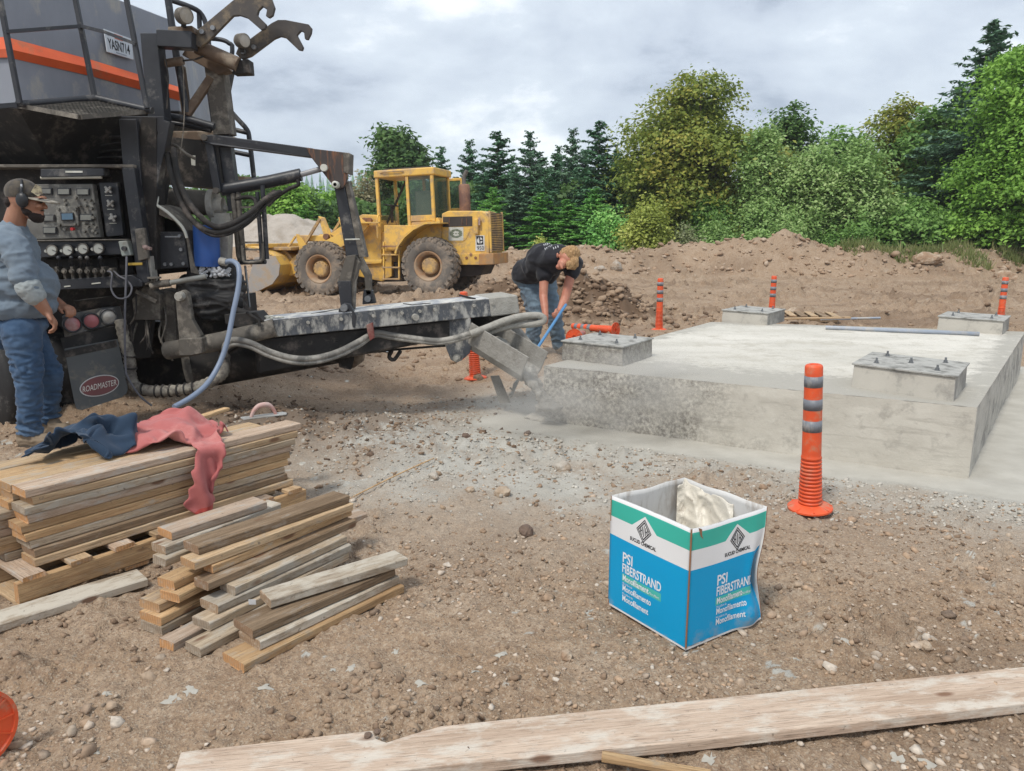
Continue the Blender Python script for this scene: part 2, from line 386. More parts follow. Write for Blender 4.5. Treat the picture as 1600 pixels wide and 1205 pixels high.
def rocks_mesh(px_, py_, pz_, sz, seed, flat=.6, jit=.40):
    rs = np.random.RandomState(seed); n = len(px_)
    v = ICO[None] * (1 + jit * (rs.rand(n, 12, 1) * 2 - 1))
    sc = sz[:, None] * np.stack([.8 + .5 * rs.rand(n), .65 + .5 * rs.rand(n), flat * (.7 + .6 * rs.rand(n))], 1)
    v = v * sc[:, None, :]; a = rs.rand(n) * 6.283; ca, sa = np.cos(a)[:, None], np.sin(a)[:, None]
    x = v[..., 0] * ca - v[..., 1] * sa; y = v[..., 0] * sa + v[..., 1] * ca
    tl = (rs.rand(n)[:, None] - .5) * .8; z = v[..., 2] + x * tl
    out = np.stack([x + px_[:, None], y + py_[:, None], z + pz_[:, None]], -1)
    f = ICF[None] + (np.arange(n) * 12)[:, None, None]
    return np_mesh(out.reshape(-1, 3), f.reshape(-1, 3), False, 3)
def scatter(name, n, y0, y1, smin, smax, seed, mat, label, keep, power=2.2, sink=.35, spread=.80):
    rs = np.random.RandomState(seed)
    y = y0 * (y1 / y0) ** rs.rand(n); x = (rs.rand(n) * 2 - 1) * (spread * y + .3)
    s = smin + (smax - smin) * rs.rand(n) ** power
    k = keep(x, y, rs.rand(n)); x, y, s = x[k], y[k], s[k]
    z = height(x, y) + s * (.6 - 1.0 * sink) * .5
    o = link(name, rocks_mesh(x, y, z, s, seed), mat); tagit(o, label, kind='stuff'); return o
dens = lambda x, y: .5 + 1.6 * fbm(x, y, .6, 3, 5)
outpad = lambda x, y, m=.45: pad_dist(x, y) > m
scatter('gravel', 34000, 1.7, 9, .0028, .013, 1, M_peb, 'small brown and tan gravel strewn over the near dirt', lambda x, y, r: outpad(x, y) & (r < dens(x, y)))
scatter('coarse_gravel', 4200, 1.8, 14, .008, .030, 2, M_peb, 'coarse brown stones strewn over the dirt', lambda x, y, r: outpad(x, y, .55) & (r < dens(x, y)), 4.0)
scatter('soil_crumbs', 22000, 1.7, 8.5, .004, .020, 12, M_clod, 'brown crumbs of soil over the near dirt', lambda x, y, r: outpad(x, y, .5) & (r < .45 + 1.8 * fbm(x, y, .8, 3, 55)), 3.0)
scatter('dusted_gravel', 16000, 4.0, 7.5, .006, .018, 3, M_peb_grey, 'gravel dusted grey beside the wet concrete', lambda x, y, r: outpad(x, y, .42) & (r < np.maximum(np.exp(-((x - .1) / 1.4) ** 2 - ((y - 5.5) / .8) ** 2), np.exp(-(pad_dist(x, y) / 1.2) ** 2)) * 1.1))
scatter('soil_clods', 9000, 12.6, 17.5, .02, .10, 4, M_clod, 'dark brown broken clods of the loose soil heap', lambda x, y, r: r < np.exp(-((x - .9) / 1.9) ** 2 - ((y - 14.8) / 1.3) ** 2) * 1.3, 2.0, spread=.3)
scatter('berm_stones', 11000, 25.5, 31.5, .02, .15, 5, stone_mat('berm_stone', [(.36, .235, .15), (.40, .285, .195), (.47, .37, .28), (.28, .19, .125), (.37, .265, .18), (.31, .215, .14)]), 'pale stones and clods on the long dirt berm', lambda x, y, r: (r < .75) & (height(x, y, False) > .12), 4.5)
scatter('field_clods', 7000, 8, 26, .012, .07, 6, M_clod, 'scattered clods on the open dirt beyond the slab', lambda x, y, r: outpad(x, y, .8) & (r < .8), 4)
scatter('churned_clods', 7000, 5.0, 7.6, .007, .036, 8, stone_mat('damp_clod', [(.12, .078, .05), (.19, .125, .08), (.26, .18, .12), (.10, .065, .042), (.16, .105, .07)]), 'dark clods churned up under the boom', lambda x, y, r: r < np.exp(-((x + 1.9) / 1.0) ** 2 - ((y - 5.9) / .5) ** 2) * 1.2, 2.5)

def big_rock(px_, py_, r, label, col, z=0, Y=None, sc=(1, .85, .7), seed=0, group=None, name='rock', cat='rock'):
    g = G(px_, py_, z) if Y is None else Vector((P(px_, py_, Y).x, Y, 0))
    g.z = hz(g.x, g.y)
    bm = bmesh.new(); bmesh.ops.create_icosphere(bm, subdivisions=3, radius=1)
    for v in bm.verts:
        k = 1 + .28 * mnoise.noise(v.co * 1.3 + Vector((seed, 0, 0))) + .10 * mnoise.noise(v.co * 3.5 + Vector((0, seed, 0)))
        v.co = Vector((v.co.x * sc[0], v.co.y * sc[1], v.co.z * sc[2])) * k * r
        v.co.z = round(v.co.z / (r * .35), 0) * r * .12 + v.co.z * .66
    me = bpy.data.meshes.new('tmp'); bm.to_mesh(me); bm.free()
    o = link(name, me, col); o.location = g + Vector((0, 0, r * sc[2] * .42)); o.rotation_euler.z = seed
    return tagit(o, label, cat, group)
M_rock_p = M('pale_rock', (.46, .38, .29), (.36, .28, .20), rough=.9, scale=12, bump=.6, bscale=50, dirt=(.30, .20, .13), dirt_amt=.6)
M_rock_g = M('grey_rock', (.44, .40, .345), (.36, .32, .27), rough=.9, scale=14, bump=.5, bscale=60, dirt=(.33, .25, .18), dirt_amt=.5)
M_rock_d = M('dark_rock', (.17, .12, .09), (.12, .08, .06), rough=.9, scale=14, bump=.7, bscale=40)
for a in [(880, 732, .062, 'largest rounded grey stone lying on the grey-dusted dirt left of the cardboard box', M_rock_g, 1),
          (678, 750, .040, 'pale jagged stone lying on open dirt left of the big rounded stone', M_rock_g, 2),
          (785, 772, .055, 'flat tan stone half buried in dirt between the lumber and the box', M_rock_p, 3),
          (735, 768, .032, 'small brown stone just left of the flat tan stone', M_rock_p, 4),
          (885, 1030, .026, 'oval brown pebble stone on dirt left of the box corner', M_rock_p, 5),
          (728, 685, .038, 'dark brown clod on the grey spill below the boom', M_rock_d, 6),
          (825, 679, .034, 'dark grey clod on the grey spill below the chute', M_rock_d, 7),
          (822, 835, .045, 'dark damp clod in the dirt left of the cardboard box', M_rock_d, 8),
          (1445, 1015, .030, 'brown stone on dirt behind the wide foreground plank', M_rock_p, 9),
          (1240, 1095, .020, 'small tan stone against the front edge of the wide plank', M_rock_p, 10)]:
    big_rock(a[0], a[1], a[2], a[3], a[4], seed=a[5])
big_rock(1445, 424, .44, 'large pale boulder in the dirt berm on the right', M_rock_p, Y=28.3, sc=(1.25, .8, .6), seed=3)
big_rock(1568, 437, .38, 'pale boulder at the berm foot by the right-hand marker post', M_rock_p, Y=27.5, sc=(1.1, .8, .6), seed=5)
big_rock(1240, 480, .17, 'tan boulder behind the far left concrete block', M_rock_p, Y=15.0, sc=(1.3, .8, .6), seed=7)
big_rock(1170, 484, .12, 'small brown boulder on dirt beyond the slab', M_rock_p, Y=15.6, sc=(1.2, .8, .6), seed=8)
big_rock(938, 396, .20, 'grey broken rock on the berm just right of the bending worker', M_rock_g, Y=29.0, sc=(1.3, .8, .6), seed=9)
big_rock(964, 388, .26, 'pointed grey rock at the top of the berm beside the yellow-green bush', M_rock_g, Y=29.0, sc=(1.2, .8, .9), seed=11)

# gravel stockpile behind the bucket
gx, gy = np.meshgrid(np.linspace(-1, 1, 150), np.linspace(-1, 1, 90))
rr = np.sqrt(gx ** 2 + gy ** 2)
zp = np.maximum(0, (1 - rr ** 1.25)) * 2.6 * (1 + .3 * fbm(gx * 5, gy * 5, 1.6, 4, 7)) + .06 * fbm(gx * 8, gy * 5, .3, 4, 3)
zp = zp - .25 * sstep(.9, 1, rr)
xw = -11.2 + gx * 7.5; yw = 34 + gy * 4.0
ii = np.arange(150 * 90).reshape(90, 150)
pme = np_mesh(np.stack([xw, yw, zp], -1).reshape(-1, 3), np.stack([ii[:-1, :-1], ii[:-1, 1:], ii[1:, 1:], ii[1:, :-1]], -1).reshape(-1, 4), True)
tagit(link('gravel_pile', pme, M('grey_gravel', (.46, .41, .355), (.38, .335, .285), rough=.95, scale=2, bump=.9, bscale=9, bdist=.06, dirt=(.33, .28, .225), dirt_amt=.35, dirt_scale=1.2)), 'pale grey-brown crushed gravel stockpile behind the loader bucket', kind='stuff')

# ---------------------------------------------------------------- concrete slab
M_conc = M('cast_concrete', (.53, .50, .44), (.43, .405, .355), rough=.85, scale=2.2, bump=.35, bscale=45, dirt=(.27, .255, .23), dirt_amt=.42, dirt_scale=4, bdist=.006)
M_conc_rough = M('rough_sprayed_concrete', (.44, .41, .355), (.27, .245, .205), rough=.95, scale=26, bump=1.0, bscale=60, bdist=.02, dirt=(.19, .17, .145), dirt_amt=.5, dirt_scale=18)
def slab_top_mat():
    m = bpy.data.materials.new('slab_top_concrete'); m.use_nodes = True; nt = m.node_tree; b = nt.nodes['Principled BSDF']; L = nt.links.new
    geo = nt.nodes.new('ShaderNodeNewGeometry')
    mp_ = nt.nodes.new('ShaderNodeMapping'); mp_.inputs['Rotation'].default_value = (0, 0, R(20)); mp_.inputs['Scale'].default_value = (.6, 1.6, 1); L(geo.outputs['Position'], mp_.inputs[0])
    def noise(sc, det=6, ro=.62, v=None):
        n = nt.nodes.new('ShaderNodeTexNoise'); n.inputs['Scale'].default_value = sc; n.inputs['Detail'].default_value = det; n.inputs['Roughness'].default_value = ro
        L(v or geo.outputs['Position'], n.inputs['Vector']); return n.outputs[0]
    def rng(s, lo, hi, a=0., c=1.):
        r = nt.nodes.new('ShaderNodeMapRange'); r.inputs[1].default_value = lo; r.inputs[2].default_value = hi; r.inputs[3].default_value = a; r.inputs[4].default_value = c; L(s, r.inputs[0]); return r.outputs[0]
    def mix(f, a, c):
        n = nt.nodes.new('ShaderNodeMix'); n.data_type = 'RGBA'; L(f, n.inputs[0])
        for sock, val in ((n.inputs[6], a), (n.inputs[7], c)):
            if isinstance(val, tuple): sock.default_value = (*val, 1)
            else: L(val, sock)
        return n.outputs[2]
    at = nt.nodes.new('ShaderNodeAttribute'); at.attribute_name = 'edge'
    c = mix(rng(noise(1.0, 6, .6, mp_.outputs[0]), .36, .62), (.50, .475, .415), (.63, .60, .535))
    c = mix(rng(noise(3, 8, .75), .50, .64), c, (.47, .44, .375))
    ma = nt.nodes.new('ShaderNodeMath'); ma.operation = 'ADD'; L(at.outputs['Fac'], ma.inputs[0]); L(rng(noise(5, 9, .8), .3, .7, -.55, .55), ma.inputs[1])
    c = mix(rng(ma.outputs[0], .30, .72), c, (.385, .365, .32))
    c = mix(rng(noise(40, 6, .8), .56, .68), c, (.30, .28, .24))
    L(c, b.inputs['Base Color']); b.inputs['Roughness'].default_value = .9
    bu = nt.nodes.new('ShaderNodeBump'); bu.inputs['Strength'].default_value = .6; bu.inputs['Distance'].default_value = .008; L(noise(50, 8, .75), bu.inputs['Height']); L(bu.outputs[0], b.inputs['Normal'])
    return m
slab = thing('concrete_slab', 'large pale concrete foundation slab with four raised square blocks', 'concrete slab', (0, 0, 0))
# body: sides as grids with a little relief, top as a grid carrying an edge mask
def quad_grid(a, b, c, d, nu, nv, disp=None):
    us, vs = np.meshgrid(np.linspace(0, 1, nu), np.linspace(0, 1, nv))
    A, B, C, D = [np.array(p) for p in (a, b, c, d)]
    pts = (A * (1 - us[..., None]) + B * us[..., None]) * (1 - vs[..., None]) + (D * (1 - us[..., None]) + C * us[..., None]) * vs[..., None]
    if disp is not None: pts = disp(pts, us, vs)
    i_ = np.arange(nu * nv).reshape(nv, nu)
    return pts.reshape(-1, 3), np.stack([i_[:-1, :-1], i_[:-1, 1:], i_[1:, 1:], i_[1:, :-1]], -1).reshape(-1, 4)
up = Vector((0, 0, PAD_H)); dn = Vector((0, 0, -.2))
def side(i, n, rough_amt):
    a, b = PAD[i], PAD[(i + 1) % 4]; nr = Vector((b.y - a.y, -(b.x - a.x), 0)).normalized()
    def disp(p, us, vs):
        e = np.minimum(1, np.minimum(us, 1 - us) * 14) * np.minimum(1, (1 - vs) * 10)
        k = fbm(us * 3.3, vs * .7, .5, 5, 3 + i, .6) * .018 + fbm(us * 3.3, vs * .7, .05, 3, 9, .7) * .012 * (rough_amt(us) if callable(rough_amt) else rough_amt)
        q = p + (k * e)[..., None] * np.array(nr)
        q[..., 2] += np.where(vs > .99, fbm(us * 4, us * 0, .12, 3, 5) * .008, 0)
        return q
    return quad_grid(a + dn, b + dn, b + up, a + up, n, 50, disp)
rf = lambda us: 1 - sstep(.25, .55, us) * .9
v, f = side(0, 260, rf); o = link('front_face', np_mesh(v, f, True), None, slab)
def front_mat():
    m = M('front_concrete', (.56, .53, .465), (.47, .44, .38), rough=.88, scale=2.5, bump=.4, bscale=40, dirt=(.38, .355, .31), dirt_amt=.22, dirt_scale=9, bdist=.008)
    nt = m.node_tree; L = nt.links.new; b = nt.nodes['Principled BSDF']; old = b.inputs['Base Color'].links[0].from_socket
    at = nt.nodes.new('ShaderNodeAttribute'); at.attribute_name = 'rough'
    tcn = nt.nodes.new('ShaderNodeTexCoord'); n = nt.nodes.new('ShaderNodeTexNoise'); n.inputs['Scale'].default_value = 34; n.inputs['Detail'].default_value = 7; n.inputs['Roughness'].default_value = .75; L(tcn.outputs['Object'], n.inputs['Vector'])
    r = nt.nodes.new('ShaderNodeMapRange'); r.inputs[1].default_value = .40; r.inputs[2].default_value = .60; L(n.outputs[0], r.inputs[0])
    mps = nt.nodes.new('ShaderNodeMapping'); mps.inputs['Rotation'].default_value = (0, R(38), 0); mps.inputs['Scale'].default_value = (1.2, 1.2, 14); L(tcn.outputs['Object'], mps.inputs[0])
    ns = nt.nodes.new('ShaderNodeTexNoise'); ns.inputs['Scale'].default_value = 1.6; ns.inputs['Detail'].default_value = 8; ns.inputs['Roughness'].default_value = .7; L(mps.outputs[0], ns.inputs['Vector'])
    rs_n = nt.nodes.new('ShaderNodeMapRange'); rs_n.inputs[1].default_value = .54; rs_n.inputs[2].default_value = .66; rs_n.inputs[4].default_value = .55; L(ns.outputs[0], rs_n.inputs[0])
    ms = nt.nodes.new('ShaderNodeMix'); ms.data_type = 'RGBA'; L(rs_n.outputs[0], ms.inputs[0]); L(old, ms.inputs[6]); ms.inputs[7].default_value = (.34, .315, .27, 1); old = ms.outputs[2]
    mu = nt.nodes.new('ShaderNodeMath'); mu.operation = 'MULTIPLY'; L(r.outputs[0], mu.inputs[0]); L(at.outputs['Fac'], mu.inputs[1])
    mi = nt.nodes.new('ShaderNodeMix'); mi.data_type = 'RGBA'; L(mu.outputs[0], mi.inputs[0]); L(old, mi.inputs[6]); mi.inputs[7].default_value = (.13, .115, .098, 1); L(mi.outputs[2], b.inputs['Base Color'])
    return m
o.data.materials.append(front_mat())
us_ = np.tile(np.linspace(0, 1, 260), 50); at = o.data.attributes.new('rough', 'FLOAT', 'POINT'); at.data.foreach_set('value', (1 - sstep(.22, .62, us_ + .25 * fbm(us_ * 3, np.repeat(np.linspace(0, 1, 50), 260), .4, 3, 2))).astype(np.float32))
v, f = side(1, 200, .3); link('end_face', np_mesh(v, f, True), M_conc, slab)
v, f = side(2, 60, .3); link('rear_face', np_mesh(v, f, True), M_conc, slab)
v, f = side(3, 120, 1); link('side_face', np_mesh(v, f, True), M_conc_rough, slab)
v, f = quad_grid(*[p + up for p in PAD], 160, 160, lambda p, us, vs: p + np.stack([0 * us, 0 * us, fbm(p[..., 0], p[..., 1], .25, 4, 4) * .008 * np.minimum(1, np.minimum(np.minimum(us, 1 - us), np.minimum(vs, 1 - vs)) * 30)], -1))
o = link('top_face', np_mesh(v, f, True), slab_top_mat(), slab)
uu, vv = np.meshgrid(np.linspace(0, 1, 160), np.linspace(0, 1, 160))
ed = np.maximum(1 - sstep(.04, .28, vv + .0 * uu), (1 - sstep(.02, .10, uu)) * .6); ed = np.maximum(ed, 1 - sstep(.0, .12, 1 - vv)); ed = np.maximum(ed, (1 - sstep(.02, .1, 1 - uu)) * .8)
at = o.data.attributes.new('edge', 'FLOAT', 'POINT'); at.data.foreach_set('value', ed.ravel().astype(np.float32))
M_plate = M('crusted_steel_plate', (.33, .325, .30), (.42, .41, .38), rough=.8, scale=14, bump=.5, bscale=70, dirt=(.16, .155, .14), dirt_amt=.4, dirt_scale=9)
M_plate_d = M('plate_edge', (.10, .085, .075), rough=.7, bump=.3)
M_bolt = M('bolt_steel', (.30, .31, .32), rough=.45, metal=.8, scale=30, bump=.3)
def pier(corners, ztop, label, name, bolts, rough):
    # corners: left, front, right (world points on the slab); the fourth by symmetry
    l, fr, r = [Vector((*c[:2], 0)) for c in corners]; bk = l + r - fr
    q = [l, fr, r, bk]; cen = (l + r) / 2
    t = thing('footing_block', label, 'concrete block', (cen.x, cen.y, PAD_H), group='raised concrete blocks on the slab')
    h0, h1 = PAD_H - .01, ztop - .014
    mb = MB(t.location); mb.hexa([p + Vector((0, 0, h0)) for p in q], [cen + (p - cen) * .985 + Vector((0, 0, h1)) for p in q]); o = mb.build('block', rough, t, .006, 2)
    sm = o.modifiers.new('sub', 'SUBSURF'); sm.subdivision_type = 'SIMPLE'; sm.levels = sm.render_levels = 3
    mb = MB(t.location); mb.hexa([cen + (p - cen) * 1.025 + Vector((0, 0, h1 + .001)) for p in q], [cen + (p - cen) * 1.025 + Vector((0, 0, ztop)) for p in q]); mb.build('steel_plate', M_plate, t, .002)
    for (a_, b_) in bolts:
        c = l + (fr - l) * a_ + (bk - l) * b_
        mb = MB(t.location); z = ztop
        mb.disc(c + Vector((0, 0, z + .002)), (0, 0, 1), .02, .004, 12); mb.disc(c + Vector((0, 0, z + .011)), (0, 0, 1), .014, .016, 6); mb.disc(c + Vector((0, 0, z + .025)), (0, 0, 1), .008, .03, 8)
        mb.build('anchor_bolt', M_bolt, t)
    return t
B4 = [(.2, .2), (.8, .2), (.2, .8), (.8, .8)]
pier([(.452, 6.80), (.951, 6.42), (1.31, 6.97)], .66, 'rough concrete block with bolted plate nearest the bending worker', 'b', B4, M_conc_rough)
pier([(2.535, 5.533), (2.997, 5.005), (3.40, 5.55)], .665, 'smooth concrete block with bolted steel plate at the near right corner', 'b', B4 + [(.5, .5)], M_conc)
pier([(2.74, 9.85), (3.18, 9.38), (3.60, 9.95)], .642, 'concrete block with bolted plate at the far left corner of the slab', 'b', B4, M_conc)
pier([(5.10, 9.02), (5.55, 8.50), (5.98, 9.05)], .648, 'concrete block with bolted plate at the far right corner of the slab', 'b', B4, M_conc)
M_pvc = M('grey_pvc', (.36, .40, .46), (.30, .34, .40), rough=.4, scale=4, bump=.05, dirt=(.45, .43, .40), dirt_amt=.3)
a, b = G(1290, 512, .51), G(1530, 522, .51)
mb = MB(a); mb.lathe(a, [(.024, 0), (.024, (b - a).length), (.021, (b - a).length), (.021, .0), (.024, 0)], 16, b - a); pipe_ = mb.build('plastic_pipe', M_pvc); pipe_.location = a; tagit(pipe_, 'long grey plastic pipe lying on the slab between the far blocks', 'pipe')
# ---------------------------------------------------------------- marker posts
M_or = M('orange_rubber', (.78, .115, .035), (.66, .085, .028), rough=.5, scale=10, bump=.15, bscale=90, dirt=(.50, .22, .13), dirt_amt=.28, dirt_scale=9)
M_band = M('grey_reflective_band', (.20, .215, .24), (.16, .17, .19), rough=.45, scale=30, bump=.2, bscale=200, dirt=(.38, .36, .33), dirt_amt=.25, dirt_scale=14, stretch=(1, 1, .3))
BANDS = ((.735, .798), (.602, .665), (.474, .540))
def rad(z): return .0485 + (.86 - z) * .010 if z > .33 else .0538 + (.33 - z) * .035
def make_post():
    t = thing('marker_post', 'x', 'marker post')
    prof = [(0, .855), (.022, .856), (.024, .862), (.036, .862), (.045, .857), (rad(.85), .848)]
    prof += [(rad(z), z) for z in (.8, .7, .6, .5, .4, .34, .325)]
    for i in range(13):
        z = .318 - i * .0225
        prof += [(rad(z) + .003, z), (rad(z) + .003, z - .010), (rad(z) - .005, z - .0125), (rad(z) - .005, z - .020)]
    prof += [(.068, .028), (.07, .02)]
    MB().lathe((0, 0, 0), prof, 32).build('post_body', M_or, t)
    mb = MB().lathe((0, 0, 0), [(.064, .034), (.085, .030), (.118, .016), (.126, .010)], 32)
    mb.lathe((0, 0, 0), [(.126, .010), (.126, 0)], 32); mb.lathe((0, 0, 0), [(.126, 0), (.116, 0), (.112, .006), (.045, .006), (.045, .0), (.03, .0), (.03, .02), (0, .02)], 32, smooth=False)
    for k in range(12): a = k * math.pi / 6; mb.bar((.045 * math.cos(a), .045 * math.sin(a), .003), (.114 * math.cos(a), .114 * math.sin(a), .003), .005, .006)
    for k in range(8):
        a = k * math.pi / 4 + .2; c = Vector((math.cos(a), math.sin(a), 0))
        mb.bar(c * .075 + Vector((0, 0, .026)), c * .122 + Vector((0, 0, .013)), .007, .012)
    mb.build('base', M_or, t)
    for a, b in BANDS: MB().lathe((0, 0, 0), [(rad(b) - .002, b), (rad(b) + .0012, b), (rad(a) + .0012, a), (rad(a) - .002, a)], 32).build('reflective_band', M_band, t)
    return t
def copy_tree(o, parent=None):
    c = o.copy(); COL.objects.link(c); c.parent = parent
    for ch in list(o.children): copy_tree(ch, c)
    return c
post0 = make_post(); GP = 'orange marker posts around the slab'
posts = [
    ((1.751, 4.212), (0, -.065, .4), 'upright orange marker post with grey bands nearest the camera, in front of the slab'),
    ((2.464, 12.60), (0, .01, 2), 'upright orange marker post beyond the left edge of the slab, right of the bending worker'),
    ((4.81, 14.0), (0, -.01, 3), 'upright orange marker post behind the far left concrete block'),
    ((8.75, 13.5), (0, .05, 1), 'upright orange marker post behind the far right concrete block'),
    ((-.592, 9.434), (-.02, -.02, 2), 'orange marker post behind the boom whose tip shows above it'),
    ((-.402, 8.169), (.06, .02, 4), 'orange marker post whose ribbed foot shows under the boom end')]
for i, ((x, y), r, lab) in enumerate(posts):
    o = post0 if i == 0 else copy_tree(post0)
    o.location = (x, y, hz(x, y, False) + .004 + (.02 if i == 0 else 0)); o.rotation_euler = r; tagit(o, lab, None, GP)
# fallen ones
o = copy_tree(post0); p0 = G(962, 516, .10); o.location = p0
d = (G(858, 506, .10) - p0).normalized(); o.rotation_euler = d.to_track_quat('Z', 'Y').to_euler(); tagit(o, 'fallen orange marker post lying on dirt beside the bending worker, ribbed foot to the right', None, GP)
o = copy_tree(post0); p0 = G(897, 527, .10); o.location = p0
d = Vector((.25, 1, -.06)).normalized(); o.rotation_euler = d.to_track_quat('Z', 'Y').to_euler(); tagit(o, 'fallen orange marker post seen foot first under the other fallen one', None, GP)
o = copy_tree(post0); p0 = G(-42, 1148, .125); p0.z = .128; o.location = p0
d = Vector((-.84, .54, -.06)).normalized(); o.rotation_euler = d.to_track_quat('Z', 'Y').to_euler(); tagit(o, 'fallen orange marker post cut by the left picture edge, its round foot showing', None, GP)

# ---------------------------------------------------------------- cardboard box
BA, BB, BC = Vector((.421, 3.058, 0)), Vector((.676, 2.681, 0)), Vector((1.043, 2.924, 0)); BD = BA + BC - BB
BH = .500
box_t = thing('cardboard_box', 'open blue, white and green printed cardboard box standing on the dirt', 'cardboard box', (BB + BD) / 2 + Vector((0, 0, .022)))
def card_mat():
    m = bpy.data.materials.new('printed_card'); m.use_nodes = True; nt = m.node_tree; b = nt.nodes['Principled BSDF']; L = nt.links.new
    at = nt.nodes.new('ShaderNodeAttribute'); at.attribute_name = 'print_uv'; sp = nt.nodes.new('ShaderNodeSeparateXYZ'); L(at.outputs['Vector'], sp.inputs[0])
    def mth(op, a, c):
        n = nt.nodes.new('ShaderNodeMath'); n.operation = op
        for i, s in enumerate((a, c)):
            if isinstance(s, (int, float)): n.inputs[i].default_value = s
            elif s is not None: L(s, n.inputs[i])
        return n.outputs[0]
    def mix(f, a, c):
        n = nt.nodes.new('ShaderNodeMix'); n.data_type = 'RGBA'; L(f, n.inputs[0])
        for sock, val in ((n.inputs[6], a), (n.inputs[7], c)):
            if isinstance(val, tuple): sock.default_value = (*val, 1)
            else: L(val, sock)
        return n.outputs[2]
    u_, v_, uc = sp.outputs[0], sp.outputs[1], sp.outputs[2]
    du = mth('ABSOLUTE', mth('SUBTRACT', u_, uc), None)
    low = mth('MAXIMUM', .825, mth('SUBTRACT', .938, mth('MULTIPLY', du, .72)))       # lower edge of the green band with its notch
    green = mth('MULTIPLY', mth('GREATER_THAN', v_, low), mth('LESS_THAN', v_, .968))
    blue = mth('MULTIPLY', mth('LESS_THAN', v_, .662), mth('GREATER_THAN', v_, .018))
    tab = mth('MULTIPLY', mth('MULTIPLY', mth('LESS_THAN', v_, .362), mth('GREATER_THAN', v_, .292)), mth('MULTIPLY', mth('GREATER_THAN', u_, mth('SUBTRACT', uc, .26)), mth('LESS_THAN', u_, mth('ADD', uc, .245))))
    c = mix(blue, (.72, .72, .72), (.0, .315, .60)); c = mix(tab, c, (.07, .46, .40)); c = mix(green, c, (.045, .42, .33))
    tcn = nt.nodes.new('ShaderNodeTexCoord'); n = nt.nodes.new('ShaderNodeTexNoise'); n.inputs['Scale'].default_value = 6; n.inputs['Detail'].default_value = 8; n.inputs['Roughness'].default_value = .7; L(tcn.outputs['Object'], n.inputs['Vector'])
    lowdirt = nt.nodes.new('ShaderNodeMapRange'); lowdirt.inputs[1].default_value = .22; lowdirt.inputs[2].default_value = 0; lowdirt.inputs[3].default_value = -.12; lowdirt.inputs[4].default_value = .10; L(v_, lowdirt.inputs[0])
    r = nt.nodes.new('ShaderNodeMapRange'); r.inputs[1].default_value = .54; r.inputs[2].default_value = .74; r.inputs[4].default_value = .6; L(mth('ADD', n.outputs[0], lowdirt.outputs[0]), r.inputs[0])
    c = mix(r.outputs[0], c, (.40, .36, .31)); L(c, b.inputs['Base Color']); b.inputs['Roughness'].default_value = .42; b.inputs['Specular IOR Level'].default_value = .35
    n2 = nt.nodes.new('ShaderNodeTexNoise'); n2.inputs['Scale'].default_value = 9; n2.inputs['Detail'].default_value = 4; L(tcn.outputs['Object'], n2.inputs['Vector'])
    bu = nt.nodes.new('ShaderNodeBump'); bu.inputs['Strength'].default_value = .25; bu.inputs['Distance'].default_value = .01; L(n2.outputs[0], bu.inputs['Height']); L(bu.outputs[0], b.inputs['Normal'])
    return m
M_card = card_mat()
M_white_in = M('white_card_inside', (.66, .65, .63), (.56, .55, .53), rough=.8, scale=6, bump=.2, dirt=(.38, .34, .30), dirt_amt=.28, dirt_scale=12, stretch=(1, 1, .3))
M_cardedge = M('brown_card_edge', (.30, .15, .08), rough=.9)
M_white_ink = M('white_ink', (.78, .80, .82), (.70, .73, .76), rough=.5, bump=0)
M_black_ink = M('black_ink', (.02, .02, .025), rough=.5, bump=0)
RX = .018
def wall_def(which, u, v):
    """outward push of a wall point and its height factor"""
    if which == 1:
        k = .030 * math.exp(-((u - .80) / .12) ** 2 - ((v - .10) / .14) ** 2) - .045 * math.exp(-((u - 1.0) / .10) ** 2 - ((v - .42) / .22) ** 2) + .010 * math.exp(-((u - .85) / .06) ** 2 - ((v - .5) / .3) ** 2)
        k += -.012 * math.exp(-((u - .55) / .25) ** 2 - ((v - 1) / .25) ** 2)
        return k
    return .006 * math.sin(u * 3.14) * math.sin(v * 3.0) - .008 * math.sin(u * 3.14) * v ** 4
def corner_shift(v): return 0.035 * math.exp(-((v - .45) / .22) ** 2) * -1 + .010 * math.exp(-(v / .12) ** 2)
def wallpt(which, u, v, off=0.0):
    a, b = ((BA, BB), (BB, BC), (BC, BD), (BD, BA))[which]
    n = Vector((b.y - a.y, -(b.x - a.x), 0)).normalized(); du = (b - a).normalized()
    p = a.lerp(b, u) + n * (wall_def(which, u, v) + off) + Vector((0, 0, v * BH))
    if which == 1: p += du * corner_shift(v) * max(0, u) ** 3
    if which == 2: p += (BC - BB).normalized() * corner_shift(v) * (1 - u) ** 3
    p.z += (.005 * math.sin(u * 9 + which * 2) * (1 - abs(2 * u - 1)) * v) if which >= 2 else 0
    if which == 1: p.z -= .020 * v * math.sin(u * 3.14) * .6
    return p - box_t.location + Vector((0, 0, .012))
UC = (.45, .62, .5, .5)
